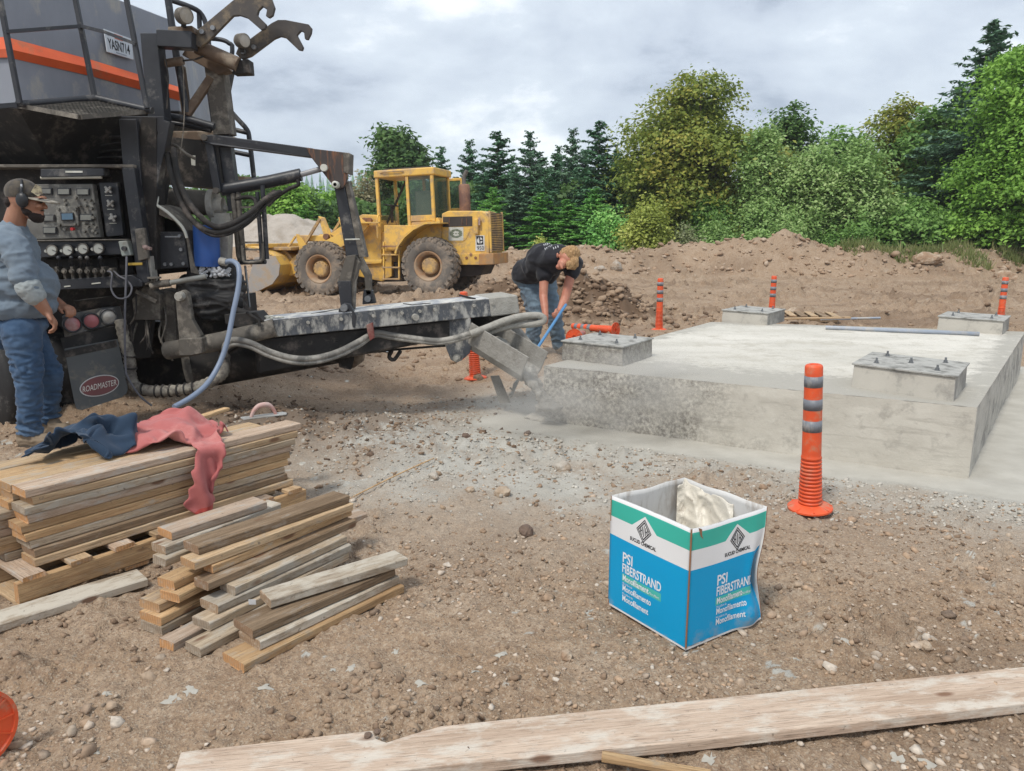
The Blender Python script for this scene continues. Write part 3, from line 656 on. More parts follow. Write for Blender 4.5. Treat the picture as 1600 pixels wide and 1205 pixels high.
for wch in range(4):
    nu, nv = 28, 22; vs = []; uv = []
    for off in (0.0, -.005):
        for j in range(nv + 1):
            for i in range(nu + 1): vs.append(wallpt(wch, i / nu, j / nv, off)); uv.append((i / nu, j / nv, UC[wch]))
    n1_ = (nu + 1) * (nv + 1); fs = []; mi_ = []
    for j in range(nv):
        for i in range(nu):
            q = [j * (nu + 1) + i, j * (nu + 1) + i + 1, (j + 1) * (nu + 1) + i + 1, (j + 1) * (nu + 1) + i]
            fs.append(q); mi_.append(0); fs.append([k + n1_ for k in reversed(q)]); mi_.append(1)
    for i in range(nu): a = nv * (nu + 1) + i; fs.append([a, a + 1, a + 1 + n1_, a + n1_]); mi_.append(1)
    for j in range(nv):
        for i in (0, nu): a = j * (nu + 1) + i; fs.append([a, a + nu + 1, a + nu + 1 + n1_, a + n1_]); mi_.append(2)
    me = bpy.data.meshes.new('tmp'); me.from_pydata(vs, [], fs); me.update()
    for m in (M_card, M_white_in, M_cardedge): me.materials.append(m)
    me.polygons.foreach_set('material_index', mi_); me.polygons.foreach_set('use_smooth', [x < 2 for x in mi_])
    at = me.attributes.new('print_uv', 'FLOAT_VECTOR', 'POINT'); at.data.foreach_set('vector', np.array(uv, dtype=np.float32).ravel())
    link('box_wall', me, None, box_t)
mb = MB(box_t.location); mb.prism([p + Vector((0, 0, .02)) + box_t.location * 0 for p in (BA, BB, BC, BD)], (0, 0, .005)); mb.build('box_floor', M_white_in, box_t)
mb = MB()
mb.tube([wallpt(0, 1.003, v, .0015) for v in (0.02, .2, .4, .6, .8, .97)], .0035, 6); mb.build('torn_corner', M_cardedge, box_t)
mb = MB(); mb.prism([wallpt(1, .085, 1.0, .001), wallpt(1, .13, .985, .001), wallpt(1, .135, .93, .001), wallpt(1, .155, .90, .001), wallpt(1, .115, .93, .001)], (0, 0, .0006)); mb.build('torn_strip', M_cardedge, box_t)
def wall_text(which, body, u0, v0, size, mat, cx=1.0, bold=0.0, shear=0):
    a, b = ((BA, BB), (BB, BC))[which]; Lw = (b - a).length
    o = text_obj('printed_text', body, mat, box_t, Matrix.Identity(4), size, cx, bold, 'LEFT', 0.0)
    for v in o.data.vertices: v.co = wallpt(which, u0 + v.co.x / Lw, v0 + v.co.y / BH, .0012 + v.co.z)
    return o
def wall_poly(which, pts, mat, name='printed_mark', off=.001):
    mb = MB(); n = len(pts); Lw = .45
    mb.add([wallpt(which, u, v, off) for u, v in pts], [tuple(range(n))]); return mb.build(name, mat, box_t)
for w_ in (0, 1):
    u0 = UC[w_] - .26; s = 1.0
    wall_text(w_, 'PSI', u0, .470, .062, M_white_ink, .88, .0012)
    wall_text(w_, 'FIBERSTRAND', u0, .378, .056, M_white_ink, .66, .0012)
    wall_text(w_, 'Monofilament', u0 + .01, .305, .038, M_white_ink, .74, .0008)
    wall_text(w_, 'Microfibers', u0 + .36, .308, .016, M_white_ink, .8)
    wall_text(w_, 'Microfibra de', u0 + .01, .268, .014, M_white_ink, .8)
    wall_text(w_, 'Monofilamento', u0 + .01, .212, .038, M_white_ink, .74, .0008)
    wall_text(w_, 'Microfibres de', u0 + .01, .175, .014, M_white_ink, .8)
    wall_text(w_, 'Monofilament', u0 + .01, .118, .038, M_white_ink, .74, .0008)
    wall_text(w_, 'EUCLID CHEMICAL', UC[w_] - .168, .695, .0205, M_black_ink, .86, .0006)
    c = (UC[w_], .815)
    def dia(r, th): 
        o_ = [(c[0] + r * dx / .45, c[1] + r * 1.15 * dz / BH) for dx, dz in ((0, 1), (-1, 0), (0, -1), (1, 0))]
        i_ = [(c[0] + (r - th) * dx / .45, c[1] + (r - th) * 1.15 * dz / BH) for dx, dz in ((0, 1), (-1, 0), (0, -1), (1, 0))]
        for k in range(4): wall_poly(w_, [o_[k], o_[(k + 1) % 4], i_[(k + 1) % 4], i_[k]], M_black_ink, 'logo_ring')
    dia(.043, .005); dia(.034, .006)
    for k, hgt_ in ((-3, .009), (-1.5, .017), (0, .024), (1.5, .017), (3, .009)):
        x = k * .0062
        wall_poly(w_, [(c[0] + (x - .0019) / .45, c[1] - hgt_ / BH), (c[0] + (x + .0019) / .45, c[1] - hgt_ / BH), (c[0] + (x + .0019) / .45, c[1] + hgt_ / BH), (c[0] + (x - .0019) / .45, c[1] + hgt_ / BH)], M_black_ink, 'logo_bar')
    for k in (-1, 1): wall_poly(w_, [(c[0] + (k * .014 - .007) / .45, c[1] - .002 / BH), (c[0] + (k * .014 + .007) / .45, c[1] - .002 / BH), (c[0] + (k * .014 + .007) / .45, c[1] + .002 / BH), (c[0] + (k * .014 - .007) / .45, c[1] + .002 / BH)], M_black_ink, 'logo_bar')
# crumpled liner
M_liner = M('cream_plastic_liner', (.72, .66, .55), (.64, .60, .52), rough=.35, scale=6, bump=.5, bscale=18, bdist=.012, dirt=(.30, .24, .18), dirt_amt=.12, dirt_scale=30)
path = [BD + (BA - BD) * .10, BD + (BB - BD) * .02, BD + (BC - BD) * .2, BD + (BC - BD) * .45, BD + (BC - BD) * .62]
vs = []; nu, nv = 80, 64
inn = (BB - BD).normalized()
for j in range(nv + 1):
    v = j / nv
    for i in range(nu + 1):
        u_ = i / nu * (len(path) - 1); k = min(int(u_), len(path) - 2); p = path[k].lerp(path[k + 1], u_ - k)
        z = .498 + .03 * math.exp(-((i / nu - .25) / .06) ** 2) + .006 * math.sin(i * .23) - v * .40 - .03 * abs(i / nu - .3)
        q = Vector((p.x * 9, p.y * 9, z * 9)); w = mnoise.noise(q * .8) * .026 + (.5 - abs(mnoise.noise(q * 1.1)) * 2) * .020 + (.5 - abs(mnoise.noise(q * 2.6)) * 2) * .006
        push = .018 + .10 * sstep(.0, .9, v) * (.4 + .6 * math.sin(i / nu * 3.14)) + w
        vs.append(p + inn * float(push) + Vector((0, 0, z)) - box_t.location)
i_ = np.arange((nu + 1) * (nv + 1)).reshape(nv + 1, nu + 1)
o = link('liner_bag', np_mesh([tuple(v) for v in vs], np.stack([i_[:-1, :-1], i_[:-1, 1:], i_[1:, 1:], i_[1:, :-1]], -1).reshape(-1, 4), True), M_liner)
o.location = box_t.location; sm = o.modifiers.new('solid', 'SOLIDIFY'); sm.thickness = .001
tagit(o, 'crumpled cream plastic liner hanging inside the open cardboard box', 'plastic bag')

# ---------------------------------------------------------------- timber
def wood_mat(name, base, base2, stain, stain_amt, grain=1.0, endc=(.50, .29, .14)):
    m = bpy.data.materials.new(name); m.use_nodes = True; nt = m.node_tree; b = nt.nodes['Principled BSDF']; L = nt.links.new
    tcn = nt.nodes.new('ShaderNodeTexCoord'); oi = nt.nodes.new('ShaderNodeObjectInfo')
    of = nt.nodes.new('ShaderNodeVectorMath'); of.operation = 'MULTIPLY_ADD'; cbn = nt.nodes.new('ShaderNodeCombineXYZ')
    L(oi.outputs['Random'], cbn.inputs[0]); L(oi.outputs['Random'], cbn.inputs[1]); L(cbn.outputs[0], of.inputs[0]); of.inputs[1].default_value = (31, 17, 0); L(tcn.outputs['Object'], of.inputs[2])
    def mp_(sc): n = nt.nodes.new('ShaderNodeMapping'); n.inputs['Scale'].default_value = sc; L(of.outputs[0], n.inputs[0]); return n.outputs[0]
    def noise(v, sc, det=5, ro=.6, di=0):
        n = nt.nodes.new('ShaderNodeTexNoise'); n.inputs['Scale'].default_value = sc; n.inputs['Detail'].default_value = det; n.inputs['Roughness'].default_value = ro; n.inputs['Distortion'].default_value = di; L(v, n.inputs['Vector']); return n.outputs[0]
    def rng(s, lo, hi, a=0., c=1.):
        r = nt.nodes.new('ShaderNodeMapRange'); r.inputs[1].default_value = lo; r.inputs[2].default_value = hi; r.inputs[3].default_value = a; r.inputs[4].default_value = c; L(s, r.inputs[0]); return r.outputs[0]
    def mix(f, a, c, mode='MIX'):
        n = nt.nodes.new('ShaderNodeMix'); n.data_type = 'RGBA'; n.blend_type = mode
        if isinstance(f, float): n.inputs[0].default_value = f
        else: L(f, n.inputs[0])
        for sock, val in ((n.inputs[6], a), (n.inputs[7], c)):
            if isinstance(val, tuple): sock.default_value = (*val, 1)
            else: L(val, sock)
        return n.outputs[2]
    g1 = noise(mp_((1.6, 26, 26)), 2.2, 6, .65, .5)
    c = mix(rng(g1, .36, .62), base, base2)
    g2 = noise(mp_((2, 60, 60)), 4, 4, .7, .3)
    c = mix(rng(g2, .52, .68), c, tuple(x * .42 for x in base2)); g3 = noise(mp_((.9, 9, 9)), 1.5, 7, .7); c = mix(rng(g3, .46, .64, 0, .55), c, tuple(x * y for x, y in zip(base2, (.62, .56, .50))))
    geo = nt.nodes.new('ShaderNodeNewGeometry')
    st = noise(mp_((3, 7, 7)), 1.6, 8, .7)
    c = mix(rng(st, .64 - stain_amt * .3, .64 - stain_amt * .3 + .12, 0, .85), c, stain)
    kn = nt.nodes.new('ShaderNodeTexVoronoi'); kn.inputs['Scale'].default_value = 1; L(mp_((3.2, 9, 9)), kn.inputs['Vector']); c = mix(rng(kn.outputs['Distance'], .15, .08, 0, .85), c, (.16, .08, .045))
    spots = noise(mp_((1, 1, 1)), 38, 5, .7); c = mix(rng(spots, .62, .70, 0, .8), c, (.17, .135, .105))
    hv = nt.nodes.new('ShaderNodeHueSaturation'); L(rng(oi.outputs['Random'], 0, 1, .80, 1.18), hv.inputs['Value']); hv.inputs['Saturation'].default_value = 1; L(c, hv.inputs['Color'])
    # sawn ends, by the mesh's own end mark
    at = nt.nodes.new('ShaderNodeAttribute'); at.attribute_name = 'end'
    rg = nt.nodes.new('ShaderNodeTexWave'); rg.wave_type = 'RINGS'; rg.inputs['Scale'].default_value = 22; rg.inputs['Distortion'].default_value = 3; L(mp_((.0, 1, 1)), rg.inputs['Vector'])
    ec = mix(rng(rg.outputs['Fac'], 0, 1, 0, .55), endc, tuple(x * .62 for x in endc)); ec = mix(rng(spots, .5, .66, 0, .6), ec, stain)
    c = mix(at.outputs['Fac'], hv.outputs[0], ec)
    L(c, b.inputs['Base Color']); b.inputs['Roughness'].default_value = .82; b.inputs['Specular IOR Level'].default_value = .25
    bu = nt.nodes.new('ShaderNodeBump'); bu.inputs['Strength'].default_value = .8; bu.inputs['Distance'].default_value = .003
    ma = nt.nodes.new('ShaderNodeMath'); ma.operation = 'ADD'; L(g2, ma.inputs[0]); L(g1, ma.inputs[1]); L(ma.outputs[0], bu.inputs['Height']); L(bu.outputs[0], b.inputs['Normal'])
    return m
W_GREY = wood_mat('weathered_grey_wood', (.52, .42, .30), (.38, .295, .205), (.44, .40, .335), .45, endc=(.34, .27, .20))
W_TAN = wood_mat('tan_wood', (.54, .40, .25), (.42, .29, .17), (.36, .32, .27), .35, endc=(.46, .28, .145))
W_ORG = wood_mat('fresh_orange_wood', (.58, .40, .22), (.46, .29, .15), (.40, .35, .28), .3, endc=(.54, .30, .14))
W_PINK = wood_mat('pinkish_grey_wood', (.58, .45, .34), (.45, .335, .245), (.46, .43, .38), .35, endc=(.54, .29, .13))
W_WHITE = wood_mat('concrete_caked_wood', (.46, .39, .30), (.31, .25, .185), (.50, .455, .38), .7, endc=(.36, .25, .16))
W_DARK = wood_mat('dark_brown_wood', (.33, .235, .15), (.21, .145, .09), (.34, .30, .25), .3, endc=(.28, .18, .11))
def plank_mesh(L_, w, t, seed, poly=None):
    """length on +x, width on +y, thickness on z from 0; rounded worn edges, slight warp"""
    rs = random.Random(seed); st = max(6, int(L_ / .05)); r = min(.0045, t * .15)
    cs = [(r, 0), (w - r, 0), (w, r), (w, t - r), (w - r, t), (r, t), (0, t - r), (0, r)]; n = 8
    vs = []; bow = rs.uniform(-.004, .004) * L_; tw = rs.uniform(-.01, .01)
    for i in range(st + 1):
        x = L_ * i / st; k = 4 * (i / st) * (1 - i / st)
        for (y, z) in cs:
            q = Vector((x * 6 + seed, y * 20, z * 20)); j = mnoise.noise(q) * .0016 + mnoise.noise(q * 4) * .0007
            yy = y + (j if y > w / 2 else -j) + bow * k; zz = z + (j if z > t / 2 else 0) + tw * (y - w / 2) * k
            xx = x + ((rs.uniform(-.003, .003)) if i in (0, st) else 0)
            vs.append((xx, yy, zz))
    fs = [(i * n + k, (i + 1) * n + k, (i + 1) * n + (k + 1) % n, i * n + (k + 1) % n) for i in range(st) for k in range(n)]
    # ends: ring doubled so that the end mark stays on the end
    e0 = len(vs); vs += [vs[k] for k in range(n)]; e1 = len(vs); vs += [vs[st * n + k] for k in range(n)]
    fs += [tuple(e0 + k for k in range(n)), tuple(e1 + k for k in reversed(range(n)))]
    me = bpy.data.meshes.new('tmp'); me.from_pydata(vs, [], fs); me.update()
    at = me.attributes.new('end', 'FLOAT', 'POINT'); at.data.foreach_set('value', [0.0] * e0 + [1.0] * 16)
    return me
_ps = [100]
def plank(a, b, w, t, mat, label, group=None, cat='plank', name='plank', parent=None, tilt=0):
    """a, b: ends of the bottom edge that faces the camera; the width goes away from it to the left"""
    a, b = Vector(a), Vector(b); d = b - a; _ps[0] += 1
    me = plank_mesh(d.length, w, t, _ps[0]); o = link(name, me, mat, parent)
    x = d.normalized(); z = Vector((0, 0, 1)); y = z.cross(x).normalized(); z = x.cross(y)
    m = Matrix((x, y, z)).transposed().to_4x4(); m.translation = a
    if tilt: m = m @ Matrix.Rotation(tilt, 4, 'X')
    if parent: m = Matrix.Translation(-parent.location) @ m
    o.matrix_local = m
    if label: tagit(o, label, cat, group)
    return o
# stack on the pallet
ORD = ['top', 'second', 'third', 'fourth', 'fifth', 'sixth', 'seventh', 'eighth', 'lowest']
SZ = .1413
front = [((55.5, 887), (459, 758), W_TAN), ((55.5, 872), (459, 752), W_DARK), ((48, 859), (460, 743), W_GREY), ((40.5, 848), (470, 732.5), W_ORG), ((33, 835), (458, 717.5), W_ORG),
         ((34.5, 814), (457.5, 705.5), W_PINK), ((25.5, 800), (456, 693.5), W_GREY), ((31.5, 780.5), (453, 680), W_TAN), ((7.5, 764), (451.5, 666.5), W_PINK)]
desc = ['tan', 'dark brown', 'grey', 'orange-brown', 'yellowish', 'pinkish', 'weathered grey', 'tan', 'pinkish grey']
fa, fb = G(55.5, 887, SZ), G(459, 758, SZ); sd = (fb - fa).normalized(); sn = Vector((-sd.y, sd.x, 0))
TH = .0392
rs_ = random.Random(5)
for i, (p, q, m) in enumerate(front):
    z = SZ + i * TH + .0005; lev = 8 - i
    a, b = G(*p, z), G(*q, z)
    # keep each board parallel and flush within a few centimetres of the stack's face
    off = max(-.03, min(.03, (a - fa).dot(sn))); a = fa + sd * (a - fa).dot(sd) + sn * off; b = fa + sd * (b - fa).dot(sd) + sn * (off + rs_.uniform(-.01, .01)); a.z = b.z = z
    plank(a, b, .139, .038, m, '%s board %s in the front row of the pallet stack' % (desc[i], 'on top' if lev == 0 else 'lowest' if lev == 8 else ORD[lev] + ' from the top'), 'boards stacked on the pallet')
wl_ = [W_TAN, W_GREY, W_PINK, W_ORG, W_DARK]
for row in (1, 2, 3):
    for i in range(9):
        if row >= 2 and i > 8: continue
        z = SZ + i * TH + .0005; s0 = rs_.uniform(-.12, .06) - (.05 if row == 1 else .25); s1 = (fb - fa).length + rs_.uniform(-.12, -.02) - (.0 if row < 2 else .22)
        o1 = row * .149 + rs_.uniform(-.003, .003) + .022
        a = fa + sd * s0 + sn * o1; b = fa + sd * s1 + sn * o1; a.z = b.z = z
        lab = {0: 'lowest', 8: 'top'}.get(i, ORD[8 - i] + ' from the top')
        plank(a, b, .139, .038, wl_[(i * 2 + row) % 5] if i < 8 else (W_TAN, W_ORG, W_TAN)[row - 1], 'board in the %s row of the pallet stack, %s' % (('second', 'third', 'rearmost')[row - 1], lab), 'boards stacked on the pallet')
# pallet
pal = thing('wooden_pallet', 'worn wooden pallet on the dirt carrying the long board stack', 'pallet', (fa.x, fa.y, 0))
pl_len = 1.55; p0 = fa - sd * .10 - sn * .055
nst = [0, .30, .62]
for k in nst:
    a = p0 + sn * k; b = a + sd * pl_len; a.z = b.z = .022
    plank(a, b, .038, .095, W_ORG if k == 0 else W_TAN, None, parent=pal, name='stringer')
for k in range(8):
    a = p0 + sd * (.02 + k * .2) + sn * .66 ; b = p0 + sd * (.02 + k * .2) - sn * .012; a.z = b.z = .1175
    plank(a, b, .095, .0225, W_TAN if k % 2 else W_PINK, None, parent=pal, name='deck_board')
for k in range(4):
    a = p0 + sd * (.0 + k * .46) + sn * .66; b = p0 + sd * (.0 + k * .46) - sn * .004; a.z = b.z = .003
    plank(a, b, .12, .018, W_TAN, None, parent=pal, name='bottom_board')
# loose boards
a, b = G(-70, 1012, .002), G(232, 916, .002)
plank(a, b, .14, .038, W_WHITE, 'long concrete-spattered board lying on dirt in front of the pallet', 'loose boards', tilt=.02)
GPB = 'short boards in the small pile'
pile = [  # bottom front edge: near end, far end, height, width, material, label
    ((381, 1053), (631, 927), 0.0, .14, W_ORG, 'orange-edged board lowest on the right side of the small pile'),
    ((407, 1017), (624, 912), .040, .14, W_WHITE, 'narrow grey-faced board second from the bottom at the right of the small pile'),
    ((395.5, 999), (618, 901), .080, .14, W_DARK, 'brown stained board under the slanting whitish top board'),
    ((424, 951), (637, 884), .126, .115, W_WHITE, 'whitish concrete-caked board lying slanted on top of the right side of the pile'),
    ((315, 1027.5), (520, 920), 0.0, .10, W_GREY, 'short grey board end on the dirt between pinkish and orange board ends'),
    ((272, 1019), (480, 905), 0.0, .085, W_PINK, 'pinkish board end resting on dirt at the near left of the small pile'),
    ((329, 987), (546, 875), .0395, .11, W_GREY, 'grey-tan board end above the short grey one in the pile middle'),
    ((341, 960), (549, 862), .079, .12, W_WHITE, 'concrete-caked board end under the light orange one in the pile middle'),
    ((368, 931), (542, 849), .119, .10, W_GREY, 'grey-sided board with orange end in the pile middle'),
    ((326.5, 924), (556, 823), .158, .10, W_DARK, 'dark brown board fourth from the top in the pile middle'),
    ((334, 897), (550, 806), .197, .07, W_ORG, 'thin light orange board third from the top in the pile middle'),
    ((305, 892), (552, 798), .236, .105, W_TAN, 'grey board with bright orange end just under the topmost dark board'),
    ((311, 868), (546, 786), .275, .12, W_DARK, 'dark-sided board with whitish top, topmost in the pile middle'),
    ((253, 994), (470, 880), 0.0, .13, W_GREY, 'grey board on dirt, lowest at the left end of the small pile'),
    ((252, 979), (465, 868), .0395, .13, W_ORG, 'split orange-ended board second from the bottom at the left of the pile'),
    ((249, 958), (450, 857), .079, .12, W_TAN, 'tan board end third from the bottom at the left of the pile'),
    ((280.5, 943), (455, 852), .119, .11, W_ORG, 'rough orange board end fourth from the bottom at the left of the pile'),
    ((273, 923), (450, 838), .158, .10, W_ORG, 'orange board end below the gap at the left of the pile'),
    ((259, 887), (445, 812), .217, .09, W_GREY, 'grey block end just above the gap at the left of the pile'),
    ((259, 868), (440, 798), .256, .10, W_WHITE, 'pale grey block end under the pinkish top board'),
    ((269, 845), (418, 795), .296, .115, W_PINK, 'wide pinkish board with orange end on top of the left of the pile'),
]
for p, q, z, w, m, lab in pile: plank(G(*p, z), G(*q, z), w, .038, m, lab, GPB)
plank(G(330, 800, .02), G(574, 804, .02) + Vector((0, 0, 0)), .10, .038, W_PINK, 'pinkish board whose end sticks out behind the right end of the small pile', 'loose boards') if False else plank(G(470, 846, .02), G(575, 812, .02), .11, .038, W_PINK, 'pinkish board whose end sticks out behind the right end of the small pile', 'loose boards')
a = G(395, 942, .12)
mb = MB(a); mb.box(a + Vector((0, -.005, .006)), (.03, .002, .022)); tg_ = mb.build('paper_tag', M('white_tag', (.6, .6, .6), rough=.6)); tg_.location = a; tagit(tg_, 'small white printed tag on the end of the slanted whitish board', 'tag')
# long thin boards behind the stack
zt = SZ + 9 * TH + .001
# wide foreground plank (outline with a broken notch in its back edge)
zb = .041
back = [G(283, 1181, zb), G(583, 1147, zb), G(588, 1160, zb), G(604, 1166, zb), G(640, 1154, zb), G(690, 1140, zb), G(1600, 1047, zb), G(1760, 1031, zb)]
fr = [G(1760, 1087, zb), G(1600, 1105, zb), G(1100, 1162, zb), G(800, 1192, zb), G(262, 1246, zb)]
poly = back + fr; a = poly[0].copy(); ax = (fr[0] - fr[-1]).normalized()
ay = Vector((-ax.y, ax.x, 0))
loc = [(Vector(((p - a).dot(ax), (p - a).dot(ay), 0))) for p in poly]
mb = MB(); mb.prism([v for v in loc], (0, 0, -.038)); W_FG = wood_mat('foreground_plank_wood', (.54, .43, .335), (.45, .34, .26), (.54, .49, .42), .5, endc=(.5, .3, .16))
o = mb.build('plank', W_FG, None, .004, 2); o.location = a + Vector((0, 0, .014)); o.rotation_euler.z = math.atan2(ax.y, ax.x); tagit(o, 'very long wide pale plank with a broken notch across the foreground', 'plank', 'loose boards')
at = o.data.attributes.new('end', 'FLOAT', 'POINT')
M_orw = wood_mat('raw_split_wood', (.55, .36, .19), (.42, .25, .12), (.5, .42, .32), .2)
a, b = G(940, 1192, .035), G(1110, 1222, .0); plank(a, b, .035, .018, W_ORG, 'thin splintered lath poking from under the wide plank at the bottom edge', 'loose boards', 'lath', 'lath')
mb = MB(); a, b = G(552, 776, .03), G(678, 716, .04); mb.tube([a, a.lerp(b, .5) + Vector((0, 0, .006)), b], .005, 6, 3); tagit(mb.build('stick', W_ORG), 'thin brown stick lying on dirt behind the small lumber pile', 'stick')
plank(fa + sd * 1.02 + sn * .52 + Vector((0, 0, 9 * TH + .002)), fa + sd * 1.42 + sn * .62 + Vector((0, 0, 9 * TH + .012)), .05, .02, W_ORG, 'narrow yellowish lath lying beyond the pink sweatshirt', 'loose boards', 'lath', 'lath')
# dark scraps on the wide plank
for i, (x, y) in enumerate([(575, 1156), (590, 1150)]):
    g = G(x, y, .045); big_rock(x, y, .013, ['small dark dirt crumb on the notch of the wide plank', 'dark soil clump beside the notch of the wide plank'][i], M_rock_d, z=.045, seed=20 + i, name='soil_clump', cat='dirt clump'); bpy.context.view_layer.update()
for o in [x for x in COL.objects if x.name.startswith('soil_clump')]: o.location.z = .060
# flat concrete splashes
M_spl = M('dried_concrete_splash', (.42, .40, .35), (.36, .335, .29), rough=.9, scale=30, bump=.5, bscale=90)
spl = [(268, 1092, .030), (297, 1082, .022), (414, 1078, .024), (549, 1046, .018), (659, 1070, .022), (781, 1028, .024), (742, 1049, .014), (325, 1205, .03), (167, 1090, .016), (618, 1018, .015), (520, 1045, .012), (1320, 1020, .02), (1245, 1030, .012), (700, 800, .02), (640, 780, .022), (1110, 1190, .02), (150, 1175, .012), (1400, 1180, .02), (1445, 1190, .025)]
sp_v = []; mb = MB()
for i, (x, y, r) in enumerate(spl):
    g = G(x, y, 0); g.z = hz(g.x, g.y) + .004; rs2 = random.Random(i); n = 15
    pts = []
    ph = rs2.random() * 6
    for k in range(n):
        a = 2 * math.pi * k / n; rr_ = r * (rs2.uniform(.35, 1.25)); pts.append(g + Vector((math.cos(a) * rr_ * 1.2, math.sin(a) * rr_, 0)))
    for p in pts: p.z = hz(p.x, p.y) + .0015
    mb.add([g + Vector((0, 0, .003))] + pts, [(0, k + 1, (k + 1) % n + 1) for k in range(n)], True)
tagit(mb.build('concrete_splashes', M_spl), 'flat pale grey splashes of dried concrete on the dirt', kind='stuff')
# ---------------------------------------------------------------- soft bodies: grown from overlapping volumes into one surface
def blob(prims, vox, smooth=4, disp=None):
    mb = MB()
    for p in prims:
        if p[0] == 's':
            c, r = Vector(p[1]), p[2]; rot = p[3] if len(p) > 3 else Matrix.Identity(3)
            t = MB().ball((0, 0, 0), 1, (1, 1, 1), 20, 12)
            mb.add([c + rot @ Vector((v[0] * r[0], v[1] * r[1], v[2] * r[2])) for v in t.v], t.f)
        else:
            a, b, ra, rb = Vector(p[1]), Vector(p[2]), p[3], p[4]; fl = p[5] if len(p) > 5 else 1.0; fd = Vector(p[6]).normalized() if len(p) > 6 else Vector((0, 1, 0))
            t = MB(); n = 5
            t.tube([a.lerp(b, k / n) for k in range(n + 1)], 1, 18, radii=[ra + (rb - ra) * k / n for k in range(n + 1)]); t.ball(a, ra, seg=18, rings=10); t.ball(b, rb, seg=18, rings=10)
            if fl != 1.0:
                d = (b - a).normalized(); fd2 = (fd - d * fd.dot(d)).normalized()
                t.v = [tuple(Vector(v) - fd2 * ((Vector(v) - a).dot(fd2)) * (1 - fl)) for v in t.v]
            mb.add(t.v, t.f)
    me = bpy.data.meshes.new('tmpb'); me.from_pydata(mb.v, [], mb.f); me.update()
    bm = bmesh.new(); bm.from_mesh(me); bmesh.ops.remove_doubles(bm, verts=bm.verts, dist=1e-5); bmesh.ops.recalc_face_normals(bm, faces=bm.faces); bm.to_mesh(me); bm.free()
    o = bpy.data.objects.new('tmpb', me); COL.objects.link(o)
    m = o.modifiers.new('r', 'REMESH'); m.mode = 'VOXEL'; m.voxel_size = vox
    s = o.modifiers.new('s', 'SMOOTH'); s.factor = .5; s.iterations = smooth
    dg = bpy.context.evaluated_depsgraph_get(); out = bpy.data.meshes.new_from_object(o.evaluated_get(dg)); bpy.data.objects.remove(o); bpy.data.meshes.remove(me)
    if disp:
        n = len(out.vertices); co = np.empty(n * 3); out.vertices.foreach_get('co', co); co = co.reshape(-1, 3)
        nr = np.empty(n * 3); out.vertex_normals.foreach_get('vector', nr); nr = nr.reshape(-1, 3)
        co = co + nr * np.array([disp(Vector(c), Vector(q)) for c, q in zip(co, nr)])[:, None]; out.vertices.foreach_set('co', co.ravel())
    out.polygons.foreach_set('use_smooth', np.ones(len(out.polygons), dtype=bool)); out.update(); out.name = 'tmp'
    return out
def folds(scale=14, amp=.006, stretch=(1, 1, 2.2), seed=0, fine=.3):
    st = Vector(stretch)
    def f(c, n):
        q = Vector((c.x * st.x, c.y * st.y, c.z * st.z)) * scale + Vector((seed, seed * 2, 0))
        w = q + Vector((mnoise.noise(q * .6), mnoise.noise(q * .6 + Vector((5, 5, 5))), 0)) * .8
        r = 1 - abs(mnoise.noise(w)) * 3.2
        return amp * (max(-.8, r) + fine * mnoise.noise(q * 3))
    return f
def shifted(me, off): me.transform(Matrix.Translation(-Vector(off))); return me
def fabric(name, col, col2, **k):
    m = M(name, col, col2, rough=.92, scale=k.pop('scale', 7), bump=k.pop('bump', .35), bscale=k.pop('bscale', 350), spec=.15, bdist=.0015, **k); 
    m.node_tree.nodes['Principled BSDF'].inputs['Sheen Weight'].default_value = .15; return m
M_skinA = M('tan_skin', (.36, .185, .115), (.31, .145, .09), rough=.5, scale=14, bump=.15, bscale=120); M_skinB = M('fair_skin', (.52, .245, .165), (.46, .175, .115), rough=.5, scale=12, bump=.12, bscale=120)
for m in (M_skinA, M_skinB):
    b = m.node_tree.nodes['Principled BSDF']; b.inputs['Subsurface Weight'].default_value = .12; b.inputs['Subsurface Radius'].default_value = (.02, .008, .004)
M_blueshirt = fabric('faded_blue_cotton', (.185, .23, .275), (.145, .185, .23), dirt=(.22, .25, .28), dirt_amt=.12)
M_cuff = fabric('grey_cotton_cuff', (.33, .36, .36), (.27, .30, .31))
M_jeansA = fabric('blue_denim', (.032, .065, .125), (.07, .12, .20), dirt=(.12, .17, .235), dirt_amt=.22, dirt_scale=3)
M_jeansB = fabric('dusty_denim', (.13, .19, .245), (.20, .27, .33), dirt=(.10, .13, .165), dirt_amt=.4, dirt_scale=6)
M_black = fabric('black_cotton', (.017, .017, .021), (.03, .03, .036))
M_boot = M('tan_boot', (.26, .20, .135), (.20, .155, .11), rough=.85, bump=.4)
M_hairK = M('dark_beard', (.018, .012, .010), (.03, .02, .016), rough=.75, scale=60, bump=1.0, bscale=260, bdist=.004)
M_blond = M('blond_hair', (.52, .33, .16), (.30, .17, .075), rough=.6, scale=30, bump=1.0, bscale=60, bdist=.006, stretch=(3, 3, .6), detail=8)
M_plastic_k = M('black_plastic', (.02, .021, .023), rough=.4, bump=.05); M_eye = M('eye_dark', (.02, .015, .01), rough=.2, bump=0); M_grey_cap = fabric('dark_camo_cap', (.05, .048, .047), (.12, .10, .075), scale=28)
M_brim = fabric('pale_camo_brim', (.40, .37, .31), (.16, .14, .11), scale=30)

